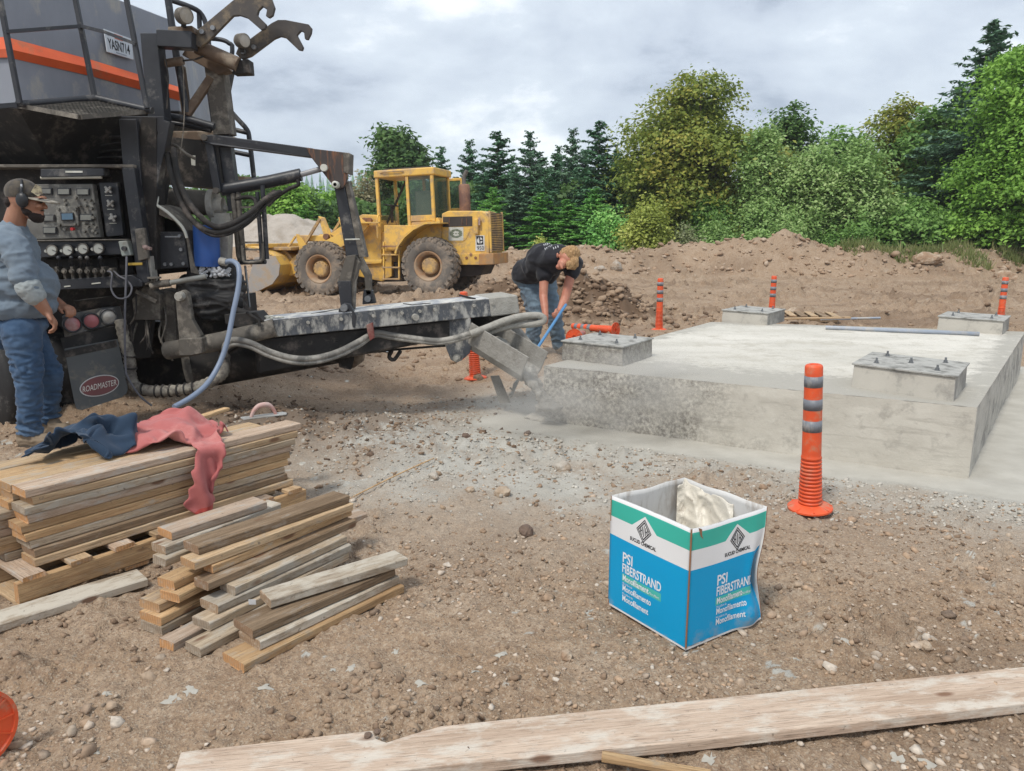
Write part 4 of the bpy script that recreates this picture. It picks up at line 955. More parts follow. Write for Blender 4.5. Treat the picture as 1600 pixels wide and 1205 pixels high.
def fingers(base, dirn, palm_n, side_, L_, curl, r=.0098):
    """four curled fingers from the end of a palm; returns capsule prims"""
    out = []
    for k in range(4):
        b = base + side_ * (k - 1.5) * .0205; l = L_ * (.88, 1.0, .95, .76)[k]; d = dirn.copy(); p = b
        rs = (r, r * .95, r * .85)
        for j, seg in enumerate((.45, .31, .24)):
            d = (Matrix.Rotation(curl * (.55, 1.0, .8)[j], 3, side_) @ d).normalized(); q = p + d * l * seg
            out.append(('c', p, q, rs[j], rs[j] * .93)); p = q
    return out
def hand(wrist, kn, palm_n, side_, curl, thumb_side=1, L_=.085, k_=1.0):
    """wrist -> kn (middle of the knuckles)"""
    d = (kn - wrist).normalized(); side_ = (side_ - d * side_.dot(d)).normalized()
    pr = [('c', wrist.lerp(kn, .08), kn - d * .012, .033, .036, .62, side_.cross(d))]
    for k in range(4): pr.append(('c', wrist.lerp(kn, .3) + side_ * (k - 1.5) * .012, kn + side_ * (k - 1.5) * .0205, .013, .0115))
    pr += fingers(kn, d, palm_n, side_, L_, curl)
    tb = wrist.lerp(kn, .30) + side_ * (.024 * thumb_side); t1 = tb + (d * .75 + side_ * thumb_side * .65 + palm_n * .25).normalized() * .038; t2 = t1 + (d * .9 + palm_n * .5).normalized() * .03; t3 = t2 + (d * .9 + palm_n * .6 - side_ * thumb_side * .2).normalized() * .022
    pr += [('c', tb, t1, .0145, .0115), ('c', t1, t2, .0112, .0100), ('c', t2, t3, .0100, .0088)]
    return pr

# ---- man on the left (profile, facing right)
YA = 5.2
def J(x, y, dy=0.0): return P(x, y, YA + dy)
gA = Vector((J(50, 690).x, YA, hz(-3.3, 5.2, False)))
manA = thing('person', 'bearded man in blue long-sleeved shirt, jeans, cap and ear defenders standing at the control panel', 'person', gA)
px = YA / FPX * 1.02
ske, he = J(37, 309), .0
body = [('s', J(36, 309), (.098, .078, .108)), ('s', J(50, 318), (.075, .068, .085)), ('s', J(54, 335), (.055, .052, .042)),   # skull, face, jaw
        ('s', J(67, 310), (.022, .035, .016)),                                    # brow
        ('c', J(65, 314), J(71.5, 324), .009, .014), ('s', J(70, 325), (.013, .018, .010)),  # nose
        ('s', J(64.5, 331), (.018, .022, .008)), ('s', J(64, 336), (.017, .022, .008)),    # lips
        ('s', J(61, 322, -.04), (.022, .02, .018)),
        ('c', J(30, 322), J(22, 352), .062, .068), ('s', J(34, 316, -.078), (.02, .012, .03))]
sh, el, wr = J(24, 388, -.17), J(42, 446, -.21), J(73, 487, -.17)
sh2, el2, wr2 = J(26, 388, .17), J(58, 452, .22), J(96, 478, .16)
body += [('s', J(16, 392), (.13, .19, .16)), ('s', J(28, 450), (.20, .18, .20)), ('s', J(26, 508), (.15, .17, .12)), ('c', J(15, 372, -.12), sh, .07, .065), ('c', J(15, 372, .12), sh2, .07, .065),
         ('c', sh, el, .060, .058), ('c', el, el.lerp(wr, .35), .060, .056), ('c', el.lerp(wr, .35), wr, .056, .035, .88, (0, 1, 0)),
         ('c', sh2, el2, .060, .056), ('c', el2, wr2, .054, .034)]
hipn, knn, ann = J(34, 520, -.10), J(45, 590, -.12), J(47, 668, -.10)
hipf, knf, anf = J(42, 520, .12), J(80, 585, .14), J(76, 650, .20)
body += [('c', hipn, knn, .085, .058), ('c', knn, ann, .055, .045), ('c', hipf, knf, .085, .058), ('c', knf, anf, .055, .045)]
kn1 = wr + (J(86, 507, -.16) - wr).normalized() * .088
body += hand(wr, kn1, Vector((-.3, .9, 0)), Vector((.35, -.5, -.25)) * 1.0, -.75, 1)
kn2 = wr2 + (J(112, 483, .10) - wr2).normalized() * .085
body += hand(wr2, kn2, Vector((0, -.3, -1)), Vector((0, 1, 0)), .85, -1)
link('body', shifted(blob(body, .0062, 2), gA), M_skinA, manA)
shirt = [('s', J(14, 394), (.165, .215, .19)), ('s', J(26, 445), (.262, .225, .20)), ('s', J(24, 478), (.262, .225, .13)), ('c', J(22, 362), J(20, 380), .088, .12), ('s', J(-2, 420), (.19, .20, .25)),
         ('c', J(14, 376, -.13), sh, .10, .092), ('c', sh, el.lerp(sh, .04), .092, .078), ('c', el.lerp(sh, .10), el.lerp(wr, .06), .080, .068), ('c', J(14, 376, .13), sh2, .10, .092), ('c', sh2, el2, .09, .075), ('c', el2, el2.lerp(wr2, .3), .07, .06)]
def shirt_cut(me, zmax, zmin, wob=.01):
    bm = bmesh.new(); bm.from_mesh(me)
    bmesh.ops.delete(bm, geom=[v for v in bm.verts if v.co.z < zmin + wob * mnoise.noise(v.co * 6)], context='VERTS')
    bm.to_mesh(me); bm.free(); return me
f1 = folds(6, .009, (1, 1, 1.5), 1); f1b = folds(17, .0035, (1, 1, 1.3), 8)
def fA(c, n):
    d = (c - el).length; k = 1.6 if d < .22 else 1.0
    s_ = math.sin((c - sh).dot((el - sh).normalized()) * 95 + 2 * mnoise.noise(c * 8)) * .007 * max(0, 1 - d / .22) if (c - el).length < .22 and c.y < YA - .08 else 0
    return f1(c, n) * k * .8 + f1b(c, n) + s_
me = blob(shirt, .010, 4, fA); me = shirt_cut(me, 9, J(30, 497).z)
o = link('shirt', shifted(me, gA), M_blueshirt, manA); s = o.modifiers.new('t', 'SOLIDIFY'); s.thickness = .004
d = (wr - el).normalized()
link('cuff', shifted(blob([('c', el + d * .015, el + d * .075, .079, .069)], .007, 2, folds(20, .003)), gA), M_cuff, manA)
jeans = [('s', J(24, 508), (.205, .19, .085)), ('s', J(10, 520), (.15, .17, .12)), ('c', hipn, knn, .124, .084), ('c', knn, ann, .084, .070), ('c', ann, J(48, 668, -.10), .076, .074), ('c', hipf, knf, .112, .076), ('c', knf, anf, .076, .064), ('c', anf, J(77, 650, .2), .072, .070)]
def fJ(c, n):
    z = c.z - gA.z; k = .6 + 1.6 * max(0, 1 - z / .35) + .9 * max(0, 1 - abs(z - .55) / .12)
    return (folds(11, .009, (1, 1, 2.2), 3)(c, n) + folds(24, .003, (1, 1, 1.6), 6)(c, n)) * k + math.sin(c.z * 75 + 3 * mnoise.noise(c * 9)) * .005 * max(0, 1 - z / .32)
link('jeans', shifted(blob(jeans, .010, 3, fJ), gA), M_jeansA, manA)
for nm, a, b, w in (('boot', J(40, 686, -.10), J(72, 678, -.12), 0), ('boot', J(74, 668, .20), J(101, 661, .18), 1)):
    a = a.copy(); b = b.copy(); a.z = b.z = hz(a.x, a.y, False) + .045
    me = blob([('c', a, b, .055, .047), ('c', a + Vector((0, 0, .05)), a + Vector((.03, 0, .10)), .055, .052), ('c', a.lerp(b, .4) + Vector((0, 0, .02)), a.lerp(b, .2) + Vector((0, 0, .07)), .055, .05)], .008, 3, folds(18, .003))
    bt = link('boot', shifted(me, gA), M_boot, manA)
    mb = MB(gA); dz = Vector((0, 0, .036)); mb.tube([a - dz - Vector((.045, 0, 0)), a - dz, a.lerp(b, .5) - dz, b - dz, b - dz + (b - a).normalized() * .045], .05, 10, radii=[.03, .052, .048, .05, .025]); so = mb.build('boot_sole', M('dark_sole' + nm + str(w), (.10, .08, .06), rough=.9), bt)
    for v in so.data.vertices: v.co.z = max(min(v.co.z, (a - dz - gA).z + .014), (a - dz - gA).z - .010)
# cap, band, ear defenders, beard, hair, eye
capm = blob([('s', J(34, 300), (.108, .090, .088)), ('s', J(44, 303), (.085, .08, .06))], .007, 3)
capm = shirt_cut(capm, 9, J(30, 309).z, 0)
capo = link('cap', shifted(capm, gA), M_grey_cap, manA)
bp = []
c0 = J(52, 307.5); tip = J(92, 316.5)
mb = MB(gA); n = 10; top = []; 
for j in range(7):
    t = j / 6; c = c0.lerp(tip, t); hwid = .085 * math.sqrt(max(.02, 1 - t ** 2.4))
    for k in range(n): s_ = (k / (n - 1) * 2 - 1); top.append(c + Vector((0, s_ * hwid, -.012 * s_ * s_)))
fs = [(j * n + k, j * n + k + 1, (j + 1) * n + k + 1, (j + 1) * n + k) for j in range(6) for k in range(n - 1)]
mb.add(top, fs, True); br = mb.build('cap_brim', M_brim, capo); s = br.modifiers.new('t', 'SOLIDIFY'); s.thickness = .006; s.offset = 0
mb = MB(gA); mb.prism([J(49, 300, -.079), J(56, 288, -.072), J(64, 292, -.06), J(67, 303, -.066), J(60, 307, -.080)], (0, -.004, 0)); mb.build('cap_patch', M('cap_patch', (.45, .40, .26), (.10, .08, .06), scale=40, rough=.8), capo)
mb = MB(gA); mb.tube([J(34, 310, -.094), J(33.5, 296, -.09), J(34, 285, -.055), J(34, 281.5, 0), J(34, 285, .055), J(33.5, 300, .09)], .009, 8, 4); hb = mb.build('ear_defender_band', M_plastic_k, manA)
mb = MB(gA); mb.bar(J(33.6, 303, -.098), J(33.4, 288, -.082), .012, .006, (0, 1, 0)); mb.build('band_badge', M('pale_badge', (.4, .42, .45)), hb)
for s_ in (-1, 1):
    me = blob([('s', J(34.5, 313, s_ * .092), (.042, .024, .050))], .006, 2); link('ear_cup', shifted(me, gA), M_plastic_k, manA)
beard = [('s', J(57, 338), (.047, .056, .038)), ('s', J(49, 331), (.046, .070, .036)), ('s', J(44, 326), (.028, .071, .034)), ('s', J(66, 329.5), (.012, .028, .006)), ('s', J(59, 344), (.036, .040, .020))]
link('beard', shifted(blob(beard, .006, 2, lambda c, n: .003 * mnoise.noise(c * 90)), gA), M_hairK, manA)
link('hair', shifted(blob([('s', J(20, 316), (.040, .072, .05))], .007, 2, lambda c, n: .002 * mnoise.noise(c * 90)), gA), M_hairK, manA)
mb = MB(gA); mb.ball(J(64.2, 316, -.035), .0095); mb.build('eye', M_eye, manA)
mb = MB(gA); mb.tube([J(60, 311.5, -.058), J(64, 310.5, -.045), J(68, 311.5, -.03)], .004, 6); mb.build('eyebrow', M_hairK, manA)

# ---- bending worker
YB = 8.8
def K(x, y, Y=8.8): return P(x, y, Y)
gB = Vector((K(850, 540).x, YB, hz(.45, 8.8, False)))
manB = thing('person', 'blond man in black T-shirt and jeans bending over the slab edge gripping a blue-handled tool', 'person', gB)
HY = 8.30
shl, ell, wrl = K(851, 414, 8.55), K(849, 462, 8.45), K(853, 497, 8.28)
shr, elr, wrr = K(896, 412, 8.45), K(883, 466, 8.35), K(873, 489, 8.22)
hd = K(887, 404, HY)
rotH = Matrix.Rotation(R(-35), 3, 'Y') @ Matrix.Rotation(R(-40), 3, 'X')
hpl, knl, anl = K(825, 432, 8.95), K(836, 485, 8.82), K(832, 536, 8.85)
hpr, knr, anr = K(850, 436, 8.98), K(866, 495, 8.85), K(874, 540, 8.95)
bodyB = [('s', hd, (.085, .098, .110), rotH), ('s', K(879, 412, HY - .05), (.055, .07, .055)), ('c', K(876, 414, HY - .10), K(878, 419, HY - .12), .018, .014), ('s', K(874, 417, HY - .055), (.04, .04, .03)),
         ('c', K(880, 404, 8.40), K(868, 402, 8.55), .062, .072), ('s', K(871, 399, 8.30), (.012, .022, .03)),
         ('c', K(870, 408, 8.55), K(828, 428, 8.95), .15, .15, .8, (0, 0, 1)), ('c', K(866, 408, 8.55), shl, .09, .07), ('c', K(872, 406, 8.5), shr, .09, .07),
         ('c', shl, ell, .058, .048), ('c', ell, ell.lerp(wrl, .4), .048, .044), ('c', ell.lerp(wrl, .4), wrl, .044, .030), ('c', shr, elr, .058, .048), ('c', elr, elr.lerp(wrr, .4), .048, .044), ('c', elr.lerp(wrr, .4), wrr, .044, .030),
         ('c', hpl, knl, .10, .065), ('c', knl, anl, .06, .045), ('c', hpr, knr, .10, .065), ('c', knr, anr, .06, .045)]
ta, tb = K(877, 487, 8.12), K(838, 545, 7.70); tdir = (tb - ta).normalized()
tool_at = lambda y_: ta + tdir * ((y_ - 487) / (545 - 487) * (tb - ta).length)
k1 = tool_at(498) + Vector((-.012, -.025, .012)); k2 = tool_at(512) + Vector((-.03, -.02, .01))
bodyB += hand(wrr, wrr + (k1 - wrr).normalized() * .075, Vector((0, 1, 0)), Vector((.3, .1, -1)), .95, -1, .08)
bodyB += hand(wrl, wrl + (k2 - wrl).normalized() * .08, Vector((0, 1, 0)), Vector((.3, .1, -1)), .95, -1, .08)
link('body', shifted(blob(bodyB, .0072, 2), gB), M_skinB, manB)
tee = [('c', K(868, 405, 8.50), K(826, 425, 8.92), .185, .200, .82, (-.2, 0, 1)), ('s', K(850, 408, 8.68), (.21, .22, .20)), ('s', K(818, 424, 8.95), (.12, .19, .13)), ('c', K(862, 405, 8.5), shl, .12, .10), ('c', K(874, 403, 8.45), shr, .12, .10), ('c', shl, shl.lerp(ell, .30), .10, .094), ('c', shr, shr.lerp(elr, .24), .098, .088), ('c', K(866, 410, 8.6), K(858, 432, 8.75), .12, .08)]
teem = blob(tee, .011, 4, folds(6, .013, (1, 1, 1.3), 7)); teeo = link('tshirt', shifted(teem, gB), M_black, manB)
jb = [('s', K(824, 432, 8.97), (.18, .19, .13)), ('s', K(840, 436, 8.98), (.15, .17, .12)), ('c', hpl, knl, .145, .105), ('c', knl, anl, .105, .080), ('c', hpr, knr, .135, .095), ('c', knr, anr, .095, .078)]
link('jeans', shifted(blob(jb, .011, 3, folds(8, .010, (1, 1, 1.9), 9)), gB), M_jeansB, manB)
for a, s_ in ((anl, 1), (anr, 1)):
    a = Vector((a.x, a.y, hz(a.x, a.y, False) + .05)); b = a + Vector((.12, -.20, 0)) * .9
    link('boot', shifted(blob([('c', a, b, .055, .048), ('c', a, a + Vector((0, 0, .10)), .055, .055)], .009, 3), gB), M_boot, manB)
def hairf(c, n): q = (c - hd); return .014 * mnoise.noise(Vector((q.x * 70, q.y * 70, q.z * 16))) + .006 * mnoise.noise(q * 90)
hairp = [('s', hd + Vector((.012, .02, .022)), (.098, .108, .105), rotH), ('s', K(893, 396, HY - .03), (.09, .08, .085)), ('s', K(896, 410, HY - .07), (.060, .055, .080)), ('s', K(890, 414, HY - .10), (.045, .04, .05))]
link('hair', shifted(blob(hairp, .007, 2, hairf), gB), M_blond, manB)
# faded print on the shirt's back: strokes laid over the cloth
from mathutils.bvhtree import BVHTree
def over(o, pts_fn, name, mat, parent, off=.004):
    dg = bpy.context.evaluated_depsgraph_get(); bv = BVHTree.FromObject(o, dg); mb = MB()
    for poly in pts_fn:
        vs = []
        for p in poly:
            p = p - gB; dr = Vector((p.x, p.y - 0, p.z)); camp = Vector((0, 0, CAM_H)) - gB; d = (p - camp).normalized()
            h = bv.ray_cast(camp, d)
            if h[0] is None: break
            vs.append(h[0] + h[1] * off if h[1].dot(d) < 0 else h[0] - h[1] * off)
        if len(vs) == len(poly): mb.add(vs, [tuple(range(len(vs)))])
    return mb.build(name, mat, parent) if mb.v else None
strokes = []
rs_ = random.Random(3)
for row, (x0, y0, x1, y1) in enumerate([(849, 382, 862, 378), (851, 388, 866, 381), (864, 387, 874, 383), (862, 379.5, 872, 380)]):
    n = (5, 6, 3, 4)[row]
    for k in range(n):
        t = k / n; x = x0 + (x1 - x0) * t; y = y0 + (y1 - y0) * t
        w, h = 1.1, 3.2
        strokes.append([K(x, y), K(x + w, y - .3), K(x + w + 1.0, y + h - .3), K(x + 1.0, y + h)])
        if rs_.random() < .7: strokes.append([K(x + .4, y + 1.2), K(x + 2.0, y + .7), K(x + 2.2, y + 1.5), K(x + .6, y + 2.0)])
over(teeo, strokes, 'shirt_print', M('faded_white_print', (.55, .56, .58), rough=.8, bump=0), teeo)
# the tool
M_toolblue = M('blue_handle', (.10, .27, .50), (.08, .22, .42), rough=.4, bump=.05, dirt=(.4, .42, .44), dirt_amt=.3)
M_caked = M('wet_concrete_caked', (.23, .215, .19), (.33, .315, .285), rough=.75, scale=16, bump=.9, bscale=50, bdist=.01)
M_caked_l = M('dry_concrete_caked', (.40, .385, .345), (.30, .285, .25), rough=.9, scale=22, bump=.9, bscale=60, bdist=.01)
tip = P(797, 622, 6.75); t = thing('concrete_placer', 'long-handled concrete placer with blue shaft and caked blade held by the bending worker', 'hand tool', tip)
mb = MB(tip); s2 = P(832, 556, 7.62); mb.tube([ta - tdir * .12, ta, s2], .016, 12); mb.build('handle', M_toolblue, t)
mb = MB(tip); mb.tube([s2, P(811, 590, 7.15), tip], .014, 10); mb.build('shaft', M_caked_l, t)
mb = MB(tip); mb.tube([P(800, 618, 6.75), P(803, 600, 6.85), P(812, 590, 7.1)], .008, 8); mb.tube([P(797, 606, 6.75), P(803, 612, 6.8)], .008, 8); mb.build('brace', M_caked_l, t)
mb = MB(tip); mb.prism([P(766, 588, 6.72), P(780, 587, 6.78), P(798, 630, 6.78), P(781, 631, 6.72)], Vector((.0, .012, .003))); b_ = mb.build('blade', M_caked, t, .003)

# ---- garments on the stack
def garment(kind):
    """pattern of a sweatshirt: two layers of small squares joined along the outline"""
    h = .026; cells = set()
    def rect(x0, x1, y0, y1):
        for i in range(round(x0 / h), round(x1 / h)):
            for j in range(round(y0 / h), round(y1 / h)): cells.add((i, j))
    def quad(ax, ay, bx, by, w):
        L_ = math.hypot(bx - ax, by - ay); dx, dy = (bx - ax) / L_, (by - ay) / L_
        for i in range(-60, 60):
            for j in range(-60, 60):
                px_, py_ = (i + .5) * h - ax, (j + .5) * h - ay; s_ = px_ * dx + py_ * dy; t_ = -px_ * dy + py_ * dx
                if 0 <= s_ <= L_ and abs(t_) < w * (1 - .35 * s_ / L_) / 2: cells.add((i, j))
    rect(-.25, .25, -.32, .28); quad(.20, .22, .66, .02, .20); quad(-.20, .22, -.66, .02, .20)
    if kind == 'pink': rect(-.15, .15, .28, .50)
    vid = {}; F_ = []; nxy = []
    def v(i, j, l):
        k = (i, j, l)
        if k not in vid: vid[k] = len(vid); nxy.append((i * h * 1.35, j * h * 1.35, l))
        return vid[k]
    for (i, j) in sorted(cells):
        for l in (0, 1):
            q = [v(i, j, l), v(i + 1, j, l), v(i + 1, j + 1, l), v(i, j + 1, l)]; F_.append(q if l else q[::-1])
        for (di, dj, a, b) in ((1, 0, (i + 1, j), (i + 1, j + 1)), (-1, 0, (i, j + 1), (i, j)), (0, 1, (i + 1, j + 1), (i, j + 1)), (0, -1, (i, j), (i + 1, j))):
            if (i + di, j + dj) not in cells: F_.append([v(*a, 0), v(*b, 0), v(*b, 1), v(*a, 1)])
    return F_, nxy
BUMPS = {'pink': [(.85, .33, .15, .11, .10), (.68, .24, .08, .09, .07), (1.02, .40, .09, .08, .10), (.92, .50, .10, .06, .09)], 'navy': [(.40, .34, .17, .13, .12), (.60, .40, .14, .11, .14), (.25, .36, .10, .09, .08), (.46, .48, .14, .09, .13)]}
DROP = {'pink': (.86, .36, -108, .74, .66, .20, 1.0, .09, .25), 'navy': (.47, .42, 12, .50, .60, .26, 9.0, .12, .3)}
def settle(kind, nxy, F_):
    """lets the garment fall on the stack (cloth physics in a scene of its own) and reads off the result"""
    cx, cy, ang, sx, sy, z0, seed, amp, far_ = DROP[kind]; c_, s_ = math.cos(R(ang)), math.sin(R(ang))
    def crumple(x, y, l):
        n = mnoise.noise(Vector((x * 7 + seed, y * 7, 0))) * amp + mnoise.noise(Vector((x * 3, y * 3 + seed, 5))) * amp * 1.5
        X_, Y_ = x * sx, y * sy
        if x < -.2: X_ = -.2 * sx + (x + .2) * sx * far_
        if y > .3: Y_ = .3 * sy + (y - .3) * sy * .4
        return Vector((cx + X_ * c_ - Y_ * s_, cy + X_ * s_ + Y_ * c_, z0 + n + l * .018))
    flat = [(p[0], p[1], p[2] * .012) for p in nxy]; start = [crumple(*p) for p in nxy]
    sc = bpy.data.scenes.new('drape'); me = bpy.data.meshes.new('tmpg'); me.from_pydata(flat, [], F_)
    o = bpy.data.objects.new('tmpg', me); sc.collection.objects.link(o); obs = [o]
    o.shape_key_add(name='Basis'); k = o.shape_key_add(name='crumple')
    for i, p in enumerate(start): k.data[i].co = p
    k.value = 1
    def solid(vs, fs):
        b = bpy.data.meshes.new('tmpc'); b.from_pydata(vs, [], fs); ob = bpy.data.objects.new('tmpc', b); sc.collection.objects.link(ob); obs.append(ob)
        ob.modifiers.new('c', 'COLLISION'); ob.collision.thickness_outer = .006; ob.collision.cloth_friction = 60; ob.collision.damping = .8
    t = MB().box((.61, .31, -.25), (1.62, .62, .5)); solid(t.v, t.f)
    for x, y, rx, ry, rz_ in BUMPS[kind]: t = MB().ball((x, y, 0), 1, (rx, ry, rz_), 24, 12); solid(t.v, t.f)
    m = o.modifiers.new('cloth', 'CLOTH'); s = m.settings; s.quality = 8; s.mass = .35; s.tension_stiffness = 5; s.compression_stiffness = 3; s.shear_stiffness = 3; s.bending_stiffness = 1.5
    s.air_damping = 2; s.tension_damping = 15; s.compression_damping = 15; s.shear_damping = 15; s.bending_damping = 2; s.rest_shape_key = me.shape_keys.key_blocks['Basis']
    cs = m.collision_settings; cs.use_self_collision = False; cs.distance_min = .006; cs.collision_quality = 4; cs.impulse_clamp = .5; cs.friction = 30; m.point_cache.frame_end = 40
    for f in range(1, 22): sc.frame_set(f)
    ev = o.evaluated_get(sc.view_layers[0].depsgraph).to_mesh(); co = [v.co.copy() for v in ev.vertices]
    for ob in obs: bpy.data.objects.remove(ob)
    bpy.data.scenes.remove(sc)
    return co if len(co) == len(flat) else start
def dropped(kind, name, mats, label):
    F_, nxy = garment(kind); co = settle(kind, nxy, F_); org = fa + Vector((0, 0, ZT - fa.z))
    vs = [org + sd * c[0] + sn * c[1] + Vector((0, 0, c[2] - .004)) for c in co]
    cen = sum(vs, Vector()) / len(vs); cen.z = ZT
    me = bpy.data.meshes.new('tmp'); me.from_pydata([v - cen for v in vs], [], F_); me.update(); me.polygons.foreach_set('use_smooth', [True] * len(F_))
    for m in mats: me.materials.append(m)
    if len(mats) > 1: me.polygons.foreach_set('material_index', [1 if all(nxy[i][0] > .82 for i in f) or all(nxy[i][0] < -.82 for i in f) or all(nxy[i][1] < -.39 for i in f) else 0 for f in F_])
    o = link(name, me, None); o.location = cen; s_ = o.modifiers.new('thick', 'SOLIDIFY'); s_.thickness = .005; s_.offset = 1; s_ = o.modifiers.new('sub', 'SUBSURF'); s_.levels = s_.render_levels = 1
    return tagit(o, label, 'sweatshirt')
ZT = SZ + 9 * TH
def gm(x, y, z): return G(x, y, ZT + z)
dropped('navy', 'navy_sweatshirt', [fabric('navy_fleece', (.020, .038, .068), (.03, .052, .088), bump=.6)], 'crumpled navy sweatshirt lying on the left of the board stack beside the pink one')
M_pinkf = fabric('faded_pink_fleece', (.46, .15, .14), (.38, .11, .105), bump=.6, dirt=(.52, .22, .20), dirt_amt=.3)
dropped('pink', 'pink_sweatshirt', [M_pinkf, fabric('red_ribbed_cuff', (.48, .085, .07), (.40, .065, .055))], 'faded pink hooded sweatshirt heaped on the board stack with one sleeve hanging down')
# ---- float
c_f = gm(412, 652, .0); fx = (gm(443, 647, 0) - gm(380, 655, 0)).normalized(); fy = Vector((-fx.y, fx.x, 0))
t = thing('hand_float', 'metal concrete hand float with pinkish handle on the right end of the board stack', 'hand tool', c_f)
mb = MB(c_f); mb.prism([c_f + fx * a + fy * b + Vector((0, 0, .003)) for a, b in ((-.13, -.035), (.13, -.035), (.145, 0), (.13, .04), (-.13, .04))], (0, 0, .008)); mb.build('blade', M('caked_metal', (.42, .42, .40), (.34, .34, .33), metal=.3, rough=.6, dirt=(.3, .28, .25)), t, .002)
mb = MB(c_f); mb.tube([c_f + fx * -.075 + Vector((0, 0, .01)), c_f + fx * -.055 + Vector((0, 0, .05)), c_f + fx * -.02 + Vector((0, 0, .075)), c_f + fx * .03 + Vector((0, 0, .075)), c_f + fx * .06 + Vector((0, 0, .045)), c_f + fx * .075 + Vector((0, 0, .01))], .012, 10, 4, radii=[.010, .012, .016, .016, .012, .010]); mb.build('handle', M('pinkish_wood_handle', (.50, .24, .20), (.50, .45, .42), rough=.6), t)
# ---------------------------------------------------------------- wheel loader
YAW = R(164)
LXA = Vector((math.cos(YAW), math.sin(YAW), 0)); LYA = Vector((-LXA.y, LXA.x, 0))
lg = G(668, 461); HALF = 1.30
LO = Vector((lg.x, lg.y, 0)) - LYA * HALF
PITCH_L = R(2.0)
MT = Matrix.Translation(LO + Vector((0, 0, .0))) @ Matrix.Rotation(YAW, 4, 'Z') @ Matrix.Rotation(PITCH_L, 4, 'Y')
MTI = MT.inverted()
loader = thing('wheel_loader', 'old yellow articulated wheel loader with its bucket down, parked left of centre beyond the boom', 'wheel loader')
loader.matrix_world = MT
def LP(x, y, yl):
    o_ = MTI @ Vector((0, 0, CAM_H)); d = MTI.to_3x3() @ ray(x, y); k = (yl - o_.y) / d.y; q = o_ + d * k; return Vector((q.x, yl, q.z))
M_yel = M('cat_yellow_paint', (.78, .49, .115), (.68, .41, .085), rough=.45, scale=1.6, bump=.1, bscale=30, dirt=(.46, .31, .165), dirt_amt=.42, dirt_scale=3.2)
M_yeld = M('dusty_yellow_paint', (.62, .39, .13), (.50, .31, .12), rough=.7, scale=3, bump=.2, bscale=30, dirt=(.32, .22, .13), dirt_amt=.6, dirt_scale=3)
M_rust = M('rusty_steel', (.26, .115, .06), (.17, .09, .06), rough=.85, scale=5, bump=.4, dirt=(.38, .24, .14), dirt_amt=.4)
M_tyre = M('dusty_tyre_rubber', (.155, .135, .115), (.105, .095, .085), rough=.95, scale=3, bump=.3, bscale=30, dirt=(.27, .215, .165), dirt_amt=.5, dirt_scale=3)
M_rim = M('dusty_rim', (.42, .255, .14), (.33, .19, .11), rough=.8, scale=4, dirt=(.38, .28, .19), dirt_amt=.5)
M_darkm = M('dark_machine_steel', (.035, .03, .028), (.07, .055, .045), rough=.8, scale=4, bump=.4)
M_bucket = M('worn_bucket_steel', (.34, .33, .32), (.42, .38, .34), rough=.55, metal=.3, scale=3, dirt=(.42, .33, .24), dirt_amt=.4)
def glass_mat(name, tint, op):
    m = bpy.data.materials.new(name); m.use_nodes = True; nt = m.node_tree; b = nt.nodes['Principled BSDF']; out = nt.nodes['Material Output']
    b.inputs['Base Color'].default_value = (*tint, 1); b.inputs['Roughness'].default_value = .08; b.inputs['Specular IOR Level'].default_value = .8
    tr = nt.nodes.new('ShaderNodeBsdfTransparent'); tr.inputs[0].default_value = (.75, .82, .80, 1); mi = nt.nodes.new('ShaderNodeMixShader'); mi.inputs[0].default_value = op
    nt.links.new(tr.outputs[0], mi.inputs[1]); nt.links.new(b.outputs[0], mi.inputs[2]); nt.links.new(mi.outputs[0], out.inputs[0]); return m
M_glass = glass_mat('cab_glass', (.14, .18, .17), .22)
WR = .765
def loader_wheel(x, s, nm='wheel'):
    """s: +1 near side, -1 far side"""
    w = .56; y0 = s * (HALF - w / 2); c = Vector((x, y0, WR))
    w_ = bpy.data.objects.new('wheel', None); COL.objects.link(w_); w_.parent = loader; w_.location = c; w_.empty_display_size = .1
    h = w / 2
    prof = [(.40, -h * .80), (.44, -h * .96), (.58, -h * 1.0), (.68, -h * .96), (.735, -h * .80), (.742, 0), (.735, h * .80), (.68, h * .96), (.58, h * 1.0), (.44, h * .96), (.40, h * .80)]
    mb = MB().lathe((0, 0, 0), prof, 56, (0, 1, 0))
    n = 26
    for k in range(n):
        for side_ in (-1, 1):
            a = 2 * math.pi * (k + (.5 if side_ > 0 else 0)) / n
            rot = Matrix.Rotation(-a, 4, 'Y')
            c_ = rot @ Vector((0, side_ * h * .52, .742)); r3 = rot @ Matrix.Rotation(side_ * .42, 4, 'Z')
            mb.box(c_, (.105, h * .86, .055), r3)
            c2 = rot @ Vector((0, side_ * h * .93, .70)); mb.box(c2, (.10, .05, .09), rot)
    mb.build('tyre', M_tyre, w_)
    mb = MB().lathe((0, 0, 0), [(.41, -h * .8), (.41, h * .84), (.385, h * .88), (.36, h * .80), (.33, h * .62), (.30, h * .15), (.29, -h * .1), (.0, -h * .1)] if s > 0 else [(.41, h * .8), (.41, -h * .84), (.385, -h * .88), (.33, -h * .62), (.29, h * .1), (0, h * .1)], 40, (0, 1, 0)); mb.build('rim', M_rim, w_)
    mb = MB().lathe((0, 0, 0), [(.24, -h * .1), (.225, h * .45), (.20, h * .55), (.17, h * .58), (.05, h * .60), (0, h * .60)], 28, (0, 1, 0))
    for k in range(12): a = k * math.pi / 6; mb.disc((.19 * math.cos(a), h * .57, .19 * math.sin(a)), (0, 1, 0), .014, .03, 6)
    if s < 0: mb.v = [(x_, -y_, z_) for x_, y_, z_ in mb.v]
    mb.build('hub', M_yeld, w_)
